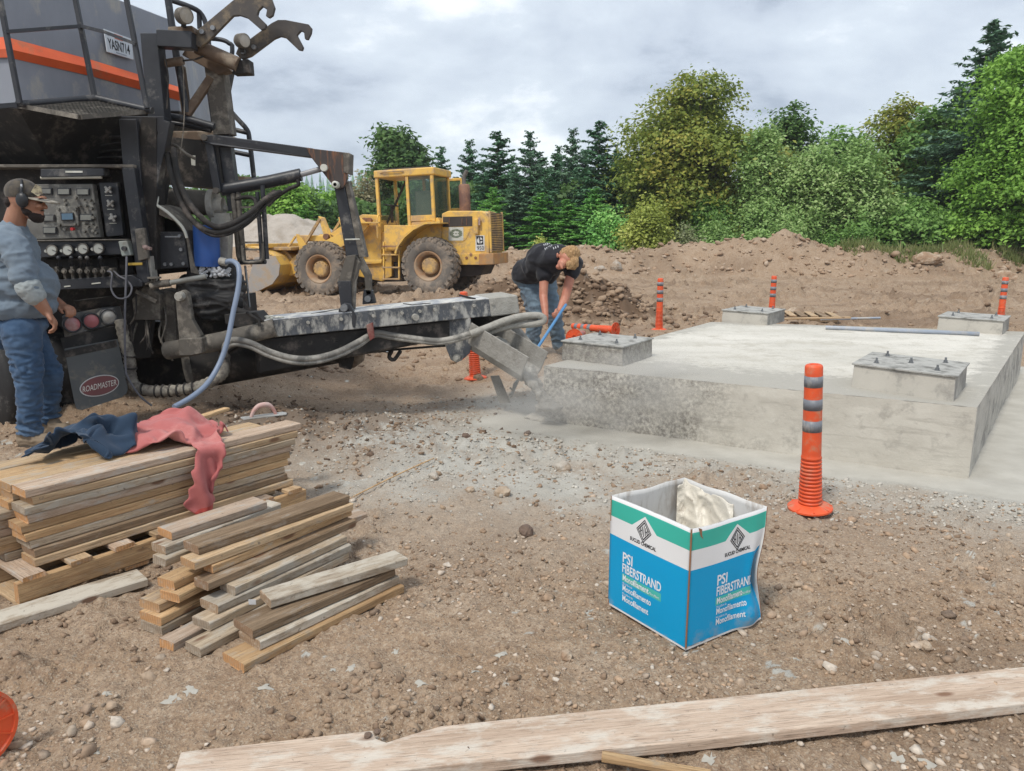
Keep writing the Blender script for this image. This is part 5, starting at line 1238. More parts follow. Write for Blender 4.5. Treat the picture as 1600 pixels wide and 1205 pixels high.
xr = LP(668, 418, HALF).x; xf = LP(497, 424, HALF).x
for x in (xr, xf):
    for s in (1, -1): loader_wheel(x, s)
def ex(poly_px, y, th, name, mat, bevel=.012, parent=None, b=2):
    """a side-view outline at lateral y, given a thickness inward"""
    mb = MB(); mb.prism([LP(*p, y) for p in poly_px], (0, -th, 0)); return mb.build(name, mat, parent or loader, bevel, b)
HW = .62
# rear hood and engine side
hood = ex([(690, 334), (700, 329.5), (752, 329.5), (760, 333), (764, 342), (764, 397), (690, 400)], HW, 2 * HW, 'engine_hood', M_yel, .03, b=3)
ex([(640, 398), (764, 396), (764, 414), (640, 414)], HW + .04, 2 * HW + .08, 'rear_frame', M_yel, .01)
ex([(748, 396.5), (771, 396), (771, 413.5), (748, 414.5)], .74, 1.44, 'counterweight', M('rusty_yellow_paint', (.50, .27, .09), (.38, .17, .07), rough=.7, scale=5, dirt=(.35, .22, .12), dirt_amt=.5), .02)
ex([(692, 339), (738, 338), (738, 353.5), (692, 355)], HW + .006, .02, 'engine_opening', M_darkm, 0)
q = MB(); 
for (x0, y0, x1, y1) in ((702, 340, 702, 353), (722, 341, 722, 352), (729, 341, 729, 352)): q.bar(LP(x0, y0, HW + .012), LP(x1, y1, HW + .012), .02, .01)
q.build('engine_part', M_rust, loader)
ex([(693, 357), (734, 357), (734, 362), (728, 374), (722, 378), (693, 378)], HW + .012, .012, 'hood_door', M_yel, .004)
M_decal = M('weathered_white_decal', (.60, .60, .55), (.45, .45, .38), rough=.6, scale=12, bump=0)
ex([(701, 355), (724, 355), (724, 376), (701, 376)], HW + .018, .005, 'faded_decal', M_decal, 0)
M_olive = M('olive_ink', (.20, .23, .16), bump=0)
mb = MB()
for k in range(14):
    a = k / 14 * 2 * math.pi; c = LP(712.5 + 7.5 * math.cos(a), 365 + 5.5 * math.sin(a), HW + .0195); mb.box(c, (.085, .001, .035 + .02 * (k % 2)))
for dx in (-4, 0, 4): mb.box(LP(712.5 + dx, 365, HW + .0195), (.04, .001, .03))
mb.build('decal_print', M_olive, loader)
# fuel filler / air cleaner column
mb = MB(); mb.bar(LP(744, 342, HW + .06), LP(744, 366, HW + .06), .12, .10, (0, 1, 0)); mb.build('side_cover', M_yel, loader, .02, 2)
mb = MB(); mb.tube([LP(749, 341, HW + .07), LP(749, 352, HW + .07)], .03, 8); mb.build('work_lamp', M('work_lamp_glass', (.5, .35, .3), rough=.3), loader)
# emblem plate with C mark and the number below
ex([(743, 368), (757, 368), (757, 392), (743, 392)], HW + .012, .01, 'badge_plate', M('badge_white', (.72, .72, .70), rough=.5, bump=0), 0)
pl0 = LP(743, 368, HW + .013); pl1 = LP(757, 392, HW + .013)
def badge(u, v, off=.002): return Vector((pl0.x + (pl1.x - pl0.x) * u, pl0.y + off, pl0.z + (pl1.z - pl0.z) * v))
M_bk = M('badge_black', (.02, .02, .02), rough=.5, bump=0); M_wh = M('badge_white_ink', (.75, .75, .73), rough=.5, bump=0)
mb = MB(); mb.add([badge(.10, .06), badge(.90, .06), badge(.90, .60), badge(.10, .60)], [(0, 1, 2, 3)]); mb.build('badge_square', M_bk, loader)
mb = MB()
cx_, cy_ = .5, .33
def arc(a0, a1, r0, n=10): return [badge(cx_ + r0 * math.cos(R(a0 + (a1 - a0) * k / n)), cy_ + r0 * .62 * math.sin(R(a0 + (a1 - a0) * k / n)), .004) for k in range(n + 1)]
l_ = arc(100, 260, .33); mb.add(l_, [tuple(range(len(l_)))])
l_ = arc(-80, -12, .33) + [badge(.58, .29, .004)]; mb.add(l_, [tuple(range(len(l_)))])
l_ = arc(12, 80, .33) + [badge(.58, .37, .004)]; mb.add(l_, [tuple(range(len(l_)))])
mb.build('badge_letter', M_wh, loader)
text_obj('badge_number', '950', M_bk, loader, frame_mtx(badge(.10, .93, .004), (-1, 0, 0), (0, 0, 1)), .145, .95)
# radiator grille at the rear corner: louvres
mb = MB()
xe = LP(764, 360, HW).x
mb.box((xe - .004, 0, 1.62), (.02, 1.08, 1.04)); mb.build('grille_backing', M_darkm, loader)
for k in range(22): mb = MB(); mb.box((xe - .028, 0, 1.12 + k * .0465), (.03, 1.1, .024)); mb.build('grille_slat', M_yeld, loader)
for k in (-1, 1): mb = MB(); mb.box((xe - .02, k * .57, 1.62), (.05, .06, 1.1)); mb.build('grille_frame', M_yel, loader)
# bolts and holes on the frame
mb = MB()
for x, y in ((729, 403), (743, 403), (736, 398)): mb.disc(LP(x, y, HW + .045), (0, 1, 0), .04, .02, 10)
mb.build('frame_bolt', M_rust, loader)
# muffler and exhaust
c = LP(727, 330, .1); c.z = LP(727, 330, HW).z
ztop_m = LP(727, 288, .1).z
mb = MB(); mb.lathe((c.x, .1, c.z), [(0, 0), (.15, 0), (.155, .03), (.155, ztop_m - c.z - .05), (.13, ztop_m - c.z), (.0, ztop_m - c.z)], 24); mb.build('muffler', M('rust_brown_muffler', (.17, .085, .065), (.11, .07, .06), rough=.7, scale=6, dirt=(.26, .14, .09), dirt_amt=.4), loader)
mb = MB(); zt_ = ztop_m; mb.tube([(c.x, .1, zt_ - .02), (c.x, .1, zt_ + .17), (c.x - .05, .1, zt_ + .28), (c.x - .10, .1, zt_ + .36)], .055, 12, 4); mb.build('exhaust_pipe', M('grey_exhaust', (.16, .15, .14), (.1, .09, .08), rough=.6), loader)
# cab
CW = .60
def post(a, b, y, w=.07, nm='cab_post', mat=None):
    mb = MB(); mb.bar(LP(*a, y), LP(*b, y), w, w, (0, 1, 0)); return mb.build(nm, mat or M_yel, loader, .008, 1)
cabx = {'f': 594, 'm': 639, 'r': 679}
fz = LP(594, 360, CW); rz_ = LP(679, 360, CW)
xF, xM, xR = fz.x, LP(639, 330, CW).x, rz_.x
zR = LP(630, 276, CW).z; zB = LP(630, 360, CW).z; zS = LP(660, 341, CW).z
for y in (CW, -CW):
    for x in (xF, xM, xR): 
        mb = MB(); mb.bar((x, y, zB - (.25 if x != xR else -.2)), (x, y, zR), .085, .085, (0, 1, 0)); mb.build('cab_post', M_yel, loader, .008, 1)
mb = MB(); mb.box(((xF + xR) / 2 - .02, 0, zR + .10), (abs(xF - xR) + .16, 2 * CW + .14, .20)); rf_ = mb.build('cab_roof', M_yel, loader, .03, 2)
mb = MB(); mb.tube([((xF + .0) - .15, CW + .08, zR + .12), (xF - .25, CW + .11, zR + .14), (xF - .75, CW + .11, zR + .14), (xF - .85, CW + .08, zR + .12)], .015, 6); mb.build('grab_rail', M_yeld, rf_)
mb = MB(); mb.box(((xF + xR) / 2 - .02, 0, zR + .22), (abs(xF - xR) * .8, 2 * CW - .2, .05)); mb.build('roof_top', M_darkm, rf_, .01)
for y, nm in ((CW, 1), (-CW, -1)):
    mb = MB(); mb.box(((xM + xR) / 2, y, (zS + zR) / 2), (abs(xM - xR) - .08, .012, zR - zS - .04)); mb.build('side_window', M_glass, loader)
mb = MB(); mb.box(((xM + xR) / 2, CW - .012, zS + .0), (abs(xM - xR), .06, .16)); mb.build('window_sill_panel', M_yel, loader, .01)
mb = MB(); mb.box((xR - .0, 0, (zS + zR) / 2), (.012, 2 * CW - .1, zR - zS)); mb.build('rear_window', M_glass, loader)
mb = MB(); mb.box((xF + .0, 0, (zS + zR) / 2), (.012, 2 * CW - .1, zR - zS)); mb.build('windscreen', M_glass, loader)
mb = MB(); mb.box(((xM + xR) / 2 + .0, CW - .25, zS - .15 + .45), (abs(xM - xR) * .7, .03, .9)); mb.build('seat_back', M('beige_seat', (.36, .34, .24), rough=.8), loader, .03, 2)
ex([(596, 362), (640, 362), (640, 348), (684, 340), (690, 350), (690, 372), (596, 390)], CW, 2 * CW, 'cab_base', M_yel, .015)
# open far-side door seen behind the cab
xd = LP(700, 300, -CW - .05).x
mb = MB(); zd0, zd1 = LP(705, 328, -1.0).z, LP(705, 281, -1.0).z; xa, xb = LP(682, 300, -1.0).x, LP(722, 300, -1.0).x
for a, b in (((xa, -1.0, zd1), (xb, -1.0, zd1)), ((xb, -1.0, zd1), (xb, -1.0, zd0)), ((xa, -1.0, zd0), (xb, -1.0, zd0)), ((xa, -1.0, zd1), (xa, -1.0, zd0))): mb.bar(a, b, .08, .05, (0, 1, 0))
dr = mb.build('open_door', M_yel, loader, .01); mb = MB(); mb.box(((xa + xb) / 2, -1.0, (zd0 + zd1) / 2), (abs(xa - xb) - .05, .01, zd1 - zd0 - .05)); mb.build('door_glass', M_glass, dr)
# steering wheel and column
c = LP(612, 321, .1); mb = MB(); n = 20; mb.tube([c + Vector((.19 * math.cos(k * 2 * math.pi / n), .19 * math.sin(k * 2 * math.pi / n), .03 * math.cos(k * 2 * math.pi / n))) for k in range(n + 1)], .018, 6, cap=False)
for k in range(3): a = k * 2.09; mb.bar(c, c + Vector((.18 * math.cos(a), .18 * math.sin(a), 0)), .02, .015)
mb.build('steering_wheel', M_plastic_k, loader); mb = MB(); mb.bar(c, LP(613, 348, .1), .06, .06, (0, 1, 0)); mb.bar(LP(604, 350, .1), LP(640, 270, .1), .05, .05, (0, 1, 0)); mb.build('steering_column', M_darkm, loader)
# rear fender
pts = [(618, 396), (622, 384), (632, 370), (646, 358), (664, 349), (688, 347.5)]
mb = MB(); up_ = [LP(*p, HALF - .08) for p in pts]
for i in range(len(up_) - 1): a, b = up_[i], up_[i + 1]; t_ = Vector((0, -.62, 0)); dz = Vector((0, 0, -.03)); mb.hexa([a, b, b + t_, a + t_], [a + dz, b + dz, b + t_ + dz, a + t_ + dz])
for i in range(len(up_) - 1): mb.bar(up_[i], up_[i + 1], .05, .07, (0, 1, 0))
mb.build('rear_fender', M_yel, loader)
ex([(600, 352), (645, 352), (664, 350), (648, 360), (630, 374), (620, 392), (600, 392)], .95, .35, 'side_platform', M_yel, .01)
ex([(640, 372), (690, 355), (690, 400), (640, 405)], .5, 1.0, 'inner_frame', M_yeld, .01)
ex([(655, 405), (760, 412), (752, 430), (655, 440)], .45, .9, 'rear_axle', M_darkm, .02)
# mid: articulation, ladder
ex([(560, 392), (612, 392), (612, 432), (596, 440), (560, 432)], .42, .84, 'hitch_frame', M_yel, .02)
ex([(520, 408), (640, 410), (630, 440), (530, 442)], .30, .6, 'belly', M_darkm, .02)
mb = MB(); ya = 1.08
for a, b in (((600, 378), (600, 437)), ((624, 378), (624, 437))): mb.bar(LP(*a, ya), LP(*b, ya), .045, .07, (0, 1, 0))
ld = mb.build('ladder', M_yel, loader, .005)
for y in (385, 398, 418, 436): mb = MB(); mb.bar(LP(598, y, ya), LP(626, y, ya), .14, .04, (0, 0, 1)); mb.build('ladder_step', M_yeld if y > 390 else M_rust, ld, .004)
mb = MB(); mb.tube([LP(590, 372, 1.0), LP(589, 345, 1.0), LP(592, 336, .9), LP(596, 338, .7)], .02, 6, 3); mb.build('handrail', M_yel, loader)
# front frame with lift tower
ex([(528, 362), (556, 340), (566, 335), (592, 336), (596, 350), (596, 412), (560, 414), (528, 402)], .50, 1.0, 'front_frame', M_yel, .02)
ex([(551, 341), (560, 337), (563, 352), (553, 362)], .51, .02, 'faded_decal', M_decal, 0)
ex([(515, 366), (545, 345), (556, 340), (552, 374), (540, 378)], .66, .10, 'lift_tower', M_yel, .01)
mb = MB()
for x, y in ((570, 345), (577, 345), (510, 370)): mb.disc(LP(x, y, .68), (0, 1, 0), .085, .10, 14)
mb.build('pivot_pin', M_rust, loader)
mb = MB(); rs_ = random.Random(4)
for k in range(7): mb.tube([LP(552 + k, 352 + k * 2, .58), LP(556 + rs_.uniform(-3, 4), 368 + k, .72), LP(562 + rs_.uniform(-3, 4), 384 + k, .66), LP(566 + k, 398, .55)], .02, 6, 4)
mb.build('hydraulic_hoses', M_darkm, loader)
mb = MB(); mb.bar(LP(560, 348, .9), LP(596, 348, .9), .35, .04); mb.bar(LP(556, 407, .95), LP(600, 407, .95), .3, .05); mb.build('step_plate', M_yel, loader)
# front fender stub, lift arms, bell crank, links
for s in (1, -1):
    ya = .80 * s
    def LQ(x, y, yl=.80): q = LP(x, y, yl); return Vector((q.x, yl * s, q.z))
    mb = MB(); mb.prism([LQ(*p) for p in ((562, 340), (576, 352), (560, 372), (530, 388), (505, 395), (478, 404), (466, 412), (462, 428), (450, 432), (446, 420), (456, 404), (474, 390), (505, 378), (535, 362))], (0, -.09 * s, 0)); mb.build('lift_arm', M_yel, loader, .008)
    mb = MB(); mb.prism([LQ(x, y, .62) for x, y in ((497, 338), (506, 340), (519, 372), (520, 386), (508, 392), (505, 366))], (0, -.08 * s, 0)); mb.build('bell_crank', M_yel, loader, .008)
    mb = MB(); mb.bar(LQ(500, 342, .62), LQ(476, 382, .62), .07, .07, (0, 1, 0)); mb.build('tilt_link', M_yeld, loader)
    mb = MB(); mb.prism([LQ(x, y, .7) for x, y in ((462, 366), (466, 366), (483, 390), (474, 396), (470, 400))], (0, -.07 * s, 0)); mb.bar(LQ(462, 369, .7), LQ(447, 392, .7), .055, .055, (0, 1, 0)); mb.build('bucket_link', M_yel, loader, .006)
    mb = MB(); mb.prism([LQ(x, y, .72) for x, y in ((431, 391), (441, 386), (452, 398), (463, 414), (470, 424), (462, 434), (455, 430), (448, 414))], (0, -.09 * s, 0)); mb.build('bucket_bracket', M_yel, loader, .008)
    mb = MB(); mb.tube([LQ(508, 371, .45), LQ(488, 388, .45)], .06, 12); mb.tube([LQ(488, 388, .45), LQ(470, 402, .45)], .03, 10); mb.build('hydraulic_ram', M_yeld, loader)
# bucket: curved shell across, side cheeks
BY = 1.36
prof = [(384, 463), (395, 458), (410, 452), (426, 444), (436, 430), (438, 414), (430, 400), (414, 391), (396, 386), (384, 384)]
prof_l = [LP(x, y, BY) for x, y in prof]
mb = MB(); th = .04
inner = []
for i, p in enumerate(prof_l):
    a = prof_l[max(i - 1, 0)]; b = prof_l[min(i + 1, len(prof_l) - 1)]; d = (b - a).normalized(); nn = Vector((d.z, 0, -d.x)); inner.append(p + nn * th)
for i in range(len(prof_l) - 1):
    def q_(p, y): return Vector((p.x, y, p.z))
    mb.hexa([q_(prof_l[i], BY), q_(prof_l[i + 1], BY), q_(prof_l[i + 1], -BY), q_(prof_l[i], -BY)], [q_(inner[i], BY), q_(inner[i + 1], BY), q_(inner[i + 1], -BY), q_(inner[i], -BY)])
bk = mb.build('bucket', M_yel, loader)
for y in (BY + .02, -BY + .02):
    mb = MB(); mb.prism([Vector((p.x, y, p.z)) for p in prof_l[:7]] + [LP(396, 400, BY).xz.to_3d() * 0 + Vector((LP(398, 402, BY).x, y, LP(398, 402, BY).z)), Vector((LP(391, 430, BY).x, y, LP(391, 430, BY).z))], (0, -.04, 0)); mb.build('bucket_cheek', M_bucket, bk, .004)
mb = MB(); mb.bar(Vector((prof_l[-1].x, BY, prof_l[-1].z)), Vector((prof_l[-1].x, -BY, prof_l[-1].z)), .12, .10); mb.bar(Vector((prof_l[-2].x - .3, BY - .1, prof_l[-2].z + .02)), Vector((prof_l[-2].x - .3, -BY + .1, prof_l[-2].z + .02)), .2, .12); mb.build('bucket_rim', M_yel, bk, .01)
mb = MB(); mb.bar(LP(470, 372, .3), LP(545, 374, .3), .5, .18, (0, 0, 1)); mb.build('torque_tube', M_yel, loader, .02)
mb = MB(); mb.bar(LP(440, 388, .2) , LP(478, 388, .2), 1.6, .10); mb.build('cross_plate', M_yeld, bk, .02)
# ---------------------------------------------------------------- concrete mixer truck
TO = Vector((-2.9, 6.4, hz(-2.9, 6.4, False)))
truck = thing('mixer_truck', 'black and grey volumetric concrete mixer truck with orange stripe and folding boom on the left', 'mixer truck', TO)
GRIME = (.20, .18, .155)
M_tk = M('black_machine_paint', (.018, .0195, .024), (.032, .034, .040), rough=.45, scale=5, bump=.2, bscale=60, dirt=(.17, .16, .145), dirt_amt=.18, dirt_scale=6, spec=.5)
M_tkd = M('dull_black_steel', (.016, .015, .0145), (.034, .030, .027), rough=.75, scale=6, bump=.4, bscale=40, dirt=(.12, .10, .085), dirt_amt=.26, dirt_scale=6)
M_tkg = M('grimed_grey_steel', (.12, .108, .092), (.065, .058, .05), rough=.85, scale=7, bump=.5, bscale=60, dirt=(.24, .215, .18), dirt_amt=.40, dirt_scale=7)
M_tkb = M('bluish_hopper_steel', (.27, .285, .32), (.18, .19, .215), rough=.5, scale=1.8, bump=.12, bscale=30, dirt=(.36, .34, .30), dirt_amt=.26, dirt_scale=5, metal=.2, detail=8, stretch=(1, 1, .45))
M_orange = M('orange_stripe_paint', (.72, .135, .045), (.62, .10, .035), rough=.45, scale=5, bump=.1, dirt=(.35, .16, .09), dirt_amt=.15)
M_chrome = M('dusty_aluminium', (.58, .58, .60), (.42, .42, .43), rough=.3, metal=.45, bump=0, dirt=(.30, .26, .21), dirt_amt=.3)
M_brown = M('brown_stained_steel', (.16, .11, .075), (.10, .07, .05), rough=.8, scale=8, bump=.5, dirt=(.30, .25, .19), dirt_amt=.4)
M_rubber = M('black_rubber', (.014, .0135, .014), (.026, .025, .025), rough=.6, scale=6, bump=.5, bscale=30, dirt=(.13, .12, .11), dirt_amt=.22, dirt_scale=10)
def tp(pts, Y=None, ext=.05, name='x', mat=None, parent=None, bevel=.004, seg=1):
    mb = MB(TO); q = [P(p[0], p[1], p[2] if len(p) > 2 else Y) for p in pts]; mb.prism(q, (-.6 * ext if ext >= .4 else 0, ext, 0)); return mb.build(name, mat or M_tk, parent or truck, bevel, seg)
def tb(a, b, w, h=None, name='x', mat=None, parent=None, bevel=.004, up=(0, -1, 0)):
    mb = MB(TO); mb.bar(P(*a), P(*b), w, h or w, up); return mb.build(name, mat or M_tk, parent or truck, bevel)
def tt(pts, r, name, mat=None, parent=None, curve=0, seg=8, radii=None):
    mb = MB(TO); mb.tube([P(*p) for p in pts], r, seg, curve, radii); return mb.build(name, mat or M_tk, parent or truck)
def multi(fn, name, mat, parent=None, bevel=0):
    mb = MB(TO); fn(mb); return mb.build(name, mat, parent or truck, bevel)

# hopper
b_t, b_b = P(-6, -75, 5.75), P(28, 169, 5.75); c_t, c_b = P(264, 30, 6.75), P(281, 174, 6.75)
a_t, a_b = P(-330, -60, 6.4), P(-260, 168, 6.4); d_t = c_t + Vector((-.25, 2.0, 0)); d_b = c_b + Vector((-.25, 2.0, 0)); 
mb = MB(TO); mb.hexa([b_b, c_b, d_b, a_b], [b_t, c_t, d_t, a_t + Vector((0, 1, 0))])
hop = mb.build('hopper', M_tkb, truck, .006)
# lower part of the hopper, narrowing
cen = (b_b + c_b + d_b + a_b) / 4
low = [p.lerp(cen, .38) for p in (b_b, c_b, d_b, a_b)]
for p in low: p.z = P(0, 262, 6.2).z
mb = MB(TO); mb.hexa([p for p in low], [p + Vector((0, 0, -.002)) for p in (b_b, c_b, d_b, a_b)]); mb.build('lower_hopper', M_tkd, truck)
fnrm = Vector(((c_b - b_b).y, -(c_b - b_b).x, 0)).normalized()
def facept(x, y, off=0.0):
    nn = (c_b - b_b).cross(b_t - b_b).normalized(); nn = nn if nn.y < 0 else -nn
    r = ray(x, y); o_ = Vector((0, 0, CAM_H)); k = (b_b - o_).dot(nn) / r.dot(nn); return o_ + r * k + nn * off
up0, up1 = [(9, 58), (140, 93), (279, 136)], [(9, 78), (140, 108), (279, 146)]
dn1 = [(12, 90), (142, 119), (282, 158)]
def strip(mb):
    for i in range(2):
        mb.add([facept(*up0[i], .004), facept(*up0[i + 1], .004), facept(*up1[i + 1], .045), facept(*up1[i], .045)], [(0, 1, 2, 3)])
        mb.add([facept(*up1[i], .045), facept(*up1[i + 1], .045), facept(*dn1[i + 1], .004), facept(*dn1[i], .004)], [(0, 1, 2, 3)])
    a = [facept(*up0[0], .004), facept(*up1[0], .045), facept(*dn1[0], .004)]; sft = (a_b - b_b).normalized() * 1.5
    mb.add(a + [p + sft for p in a], [(0, 1, 4, 3), (1, 2, 5, 4)])
    a = [facept(*up0[2], .004), facept(*up1[2], .045), facept(*dn1[2], .004)]; mb.add(a, [(0, 1, 2)])
multi(strip, 'orange_stripe', M_orange, hop)
# number plate
def plq(u, v, off): 
    A, B, C, D = (159, 46), (203, 62), (206, 94.5), (164.5, 82)
    x = (A[0] * (1 - u) + B[0] * u) * (1 - v) + (D[0] * (1 - u) + C[0] * u) * v; y = (A[1] * (1 - u) + B[1] * u) * (1 - v) + (D[1] * (1 - u) + C[1] * u) * v
    return facept(x, y, off)
mb = MB(TO); mb.hexa([plq(0, 1, .02), plq(1, 1, .02), plq(1, 0, .02), plq(0, 0, .02)], [plq(0, 1, .03), plq(1, 1, .03), plq(1, 0, .03), plq(0, 0, .03)]); npl = mb.build('number_plate', M('plate_white', (.62, .66, .70), (.56, .60, .64), rough=.4, bump=0), truck, .002)
def ontext(body, u0, v0, h, wd, mat, name, bold=0):
    o = text_obj(name, body, mat, npl, Matrix.Identity(4), 1.0, 1, bold, 'LEFT', 0)
    xs_ = [v.co.x for v in o.data.vertices]; x0, x1 = min(xs_), max(xs_)
    for v in o.data.vertices: v.co = plq(u0 + (v.co.x - x0) / (x1 - x0) * wd, v0 - v.co.y / .73 * h, .032) - TO
ontext('YASN714', .08, .80, .46, .80, M_black_ink, 'plate_number', .02)
mb = MB(TO); mb.add([plq(.36, .06, .033), plq(.66, .06, .033), plq(.66, .27, .033), plq(.36, .27, .033)], [(0, 1, 2, 3)]); mb.build('plate_sticker', M_orange, npl)
mb = MB(TO)
for k in range(9): mb.add([plq(.34 + k * .045, .88, .032), plq(.37 + k * .045, .88, .032), plq(.37 + k * .045, .94, .032), plq(.34 + k * .045, .94, .032)], [(0, 1, 2, 3)])
for u_ in (.08, .13, .75, .80, .86): mb.add([plq(u_, .12, .032), plq(u_ + .03, .12, .032), plq(u_ + .03, .24, .032), plq(u_, .24, .032)], [(0, 1, 2, 3)])
mb.build('plate_small_print', M('plate_grey_ink', (.28, .31, .38), bump=0), npl)
# catwalk with rails in front of the hopper
Yc = 5.45
cage = tp([(0, 0)] * 3 and [(-60, 176, 5.6), (28, 163, 5.45), (150, 151, 5.75), (238, 172, 5.75), (196, 190, 5.35), (120, 183, 5.2)], ext=.0, name='catwalk', mat=M_tkd, bevel=0) if False else None
def grate(mb):
    A, B, C, D = P(28, 165, 5.5), P(150, 153, 5.85), P(238, 174, 5.8), P(125, 183, 5.2)
    for k in range(15):
        t = k / 14; mb.bar(A.lerp(D, t), B.lerp(C, t), .012, .025)
    for k in range(22):
        t = k / 21; mb.bar(A.lerp(B, t), D.lerp(C, t), .006, .02)
    mb.bar(A, D, .035, .03); mb.bar(D, C, .035, .03)
cw = multi(grate, 'catwalk', M_tkg)
for a, b in (((-2, -10, 5.4), (31, 163, 5.4)), ((116, -10, 5.78), (148, 152, 5.78)), ((196, -10, 5.7), (230, 170, 5.7))): tb(a, b, .032, name='rail_post', parent=cw)
multi(lambda m: (m.bar(P(8, 50, 5.38), P(127, 41, 5.76), .022, .022), m.bar(P(127, 41, 5.76), P(163, 50, 5.74), .022, .022), m.bar(P(163, 50, 5.74), P(212, 69, 5.68), .022, .022)), 'mid_rail', M_tk, cw)
multi(lambda m: (m.tube([P(26, 163, 5.4), P(60, 161, 5.5), P(150, 153, 5.78)], .024, 10), m.tube([P(150, 153, 5.78), P(238, 173, 5.72)], .024, 10), m.bar(P(-70, 172, 5.2), P(26, 164, 5.4), .03)), 'toe_rail', M_tk, cw)
multi(lambda m: (m.tube([P(262, -5, 6.2), P(276, 90, 6.2), P(292, 176, 6.2)], .028, 8), m.tube([P(266, 0, 6.4), P(300, 12, 6.45), P(316, 24, 6.5), P(324, 50, 6.5), P(330, 110, 6.5)], .02, 8, 3), m.tube([P(322, 60, 6.6), P(345, 62, 6.6), P(358, 68, 6.6), P(363, 80, 6.6), P(352, 160, 6.6)], .018, 8, 3), m.tube([P(311, 20, 6.5), P(312, 45, 6.5)], .02)), 'access_rail', M_tk)
multi(lambda m: (m.tube([P(262, 182, 6.2), P(300, 188, 6.2), P(335, 198, 6.2)], .030, 8), m.tube([P(262, 190, 6.3), P(330, 204, 6.3)], .02, 8), m.tube([P(355, 168, 6.8), P(372, 187, 6.8), P(386, 203, 6.8), P(390, 220, 6.8), P(397, 280, 6.8)], .022, 8, 3), m.tube([P(356, 200, 6.8), P(388, 208, 6.8)], .02), m.tube([P(358, 236, 6.8), P(392, 243, 6.8)], .02)), 'platform_rail', M_tk); multi(lambda m: m.tube([P(326, 140, 6.7), P(334, 195, 6.7)], .02), 'rail_post', M_tk)
# tower
tb((238, 55, 6.05), (250, 190, 6.05), .125, .125, 'tower_post'); tb((250, 62, 6.02), (304, 65, 6.02), .115, .12, 'tower_arm')
tb((196, 196, 6.0), (262, 196, 6.02), .115, .13, 'tower_foot'); tb((206, 188, 5.98), (214, 290, 5.98), .13, .13, 'tower_post')
tb((262, 190, 6.0), (234, 330, 5.98), .075, .09, 'tower_brace'); tb((236, 185, 6.02), (236, 420, 6.0), .15, .15, 'tower_post', M_tkd)
tb((337, 95, 6.35), (352, 212, 6.35), .14, .14, 'tower_post', M_tkg); tb((282, 104, 6.3), (292, 178, 6.3), .06, .06, 'tower_post', M_brown)
tb((330, 122, 6.3), (291, 180, 6.2), .06, .05, 'diagonal_brace', M_brown); tb((352, 212, 6.35), (368, 330, 6.35), .09, .09, 'tower_post')
tb((362, 110, 6.6), (350, 170, 6.6), .045, .045, 'diagonal_brace')
tp([(290, 76), (350, 98), (362, 112), (340, 116), (284, 86)], 6.25, .08, 'gusset_plate', M_brown)
tt([(308, 73, 6.15), (372, 101, 6.15)], .055, 'cross_tube', M_brown, seg=14)
tt([(254, 100, 6.1), (286, 95, 6.1)], .032, 'cylinder_stub', M_brown)
tt([(286, 95, 6.1), (305, 93, 6.1), (318, 88, 6.1)], .007, 'thin_cable', M_tkd)
tp([(262, 42), (300, 40), (304, 52), (262, 54)], 6.0, .12, 'lamp_bracket', M_brown)
tp([(370, 95), (388, 92), (390, 114), (362, 115)], 6.15, .12, 'lamp_bracket', M_tkd)
for (x, y, r, Y) in ((286, 25, .058, 5.95), (377, 64, .052, 6.1)):
    multi(lambda m: m.lathe(P(x, y, Y), [(0, -.05), (.035, -.05), (r, -.02), (r, .045), (r * .9, .05)], 20, (.75, -.6, -.1)), 'work_lamp', M_tkg)
    multi(lambda m: m.lathe(P(x, y, Y), [(r * .9, .046), (r * .5, .052), (0, .054)], 20, (.75, -.6, -.1)), 'lamp_glass', M('dusty_lamp_glass%d' % x, (.42, .39, .34), rough=.3, dirt=(.3, .26, .2)))
    tb((x + 1, y + 10, Y + .02), (x + 1, y + 18, Y + .02), .03, name='lamp_stem', mat=M_tkd)
M_hook = M('dark_hook_steel', (.06, .055, .055), (.10, .085, .07), rough=.65, scale=7, bump=.3, dirt=(.22, .17, .11), dirt_amt=.3, dirt_scale=7)
def claw(pts, Y, nm):
    o = tp(pts, Y, .035, 'hook_arm', M_hook, bevel=.004); return o
claw([(301, 58), (308, 47), (362, 2), (372, -6), (408, -8), (424, -2), (429, 12), (426, 24), (420, 28), (415, 25), (417, 15), (410, 10), (404, 16), (402, 24), (416, 38), (414, 45), (408, 47), (386, 28), (374, 24), (364, 25), (324, 66), (312, 74), (302, 70)], 6.05, 1)
claw([(368, 84), (372, 74), (386, 64), (424, 36), (434, 31), (446, 31), (482, 38), (487, 44), (486, 52), (481, 62), (476, 61), (475, 51), (470, 48), (464, 55), (474, 74), (472, 79), (466, 78), (446, 59), (438, 57), (428, 61), (392, 88), (378, 93)], 6.2, 2)
multi(lambda m: [m.disc(P(x, y, Y), (0, 1, 0), .018, .03, 8) for x, y, Y in ((316, 50, 6.04), (333, 44, 6.04), (380, 81, 6.18), (397, 74, 6.18))], 'hook_bolt', M_bolt)
multi(lambda m: m.tube([P(258, 90, 6.0), P(263, 120, 6.0), P(262, 145, 6.0), P(261, 170, 6.0)], .005, 6, 4), 'hanging_cable', M_tkd)
multi(lambda m: m.tube([P(286, 100, 6.05), P(288, 180, 6.05), P(282, 240, 6.0)], .004, 6, 4), 'hanging_cable', M_tkg)
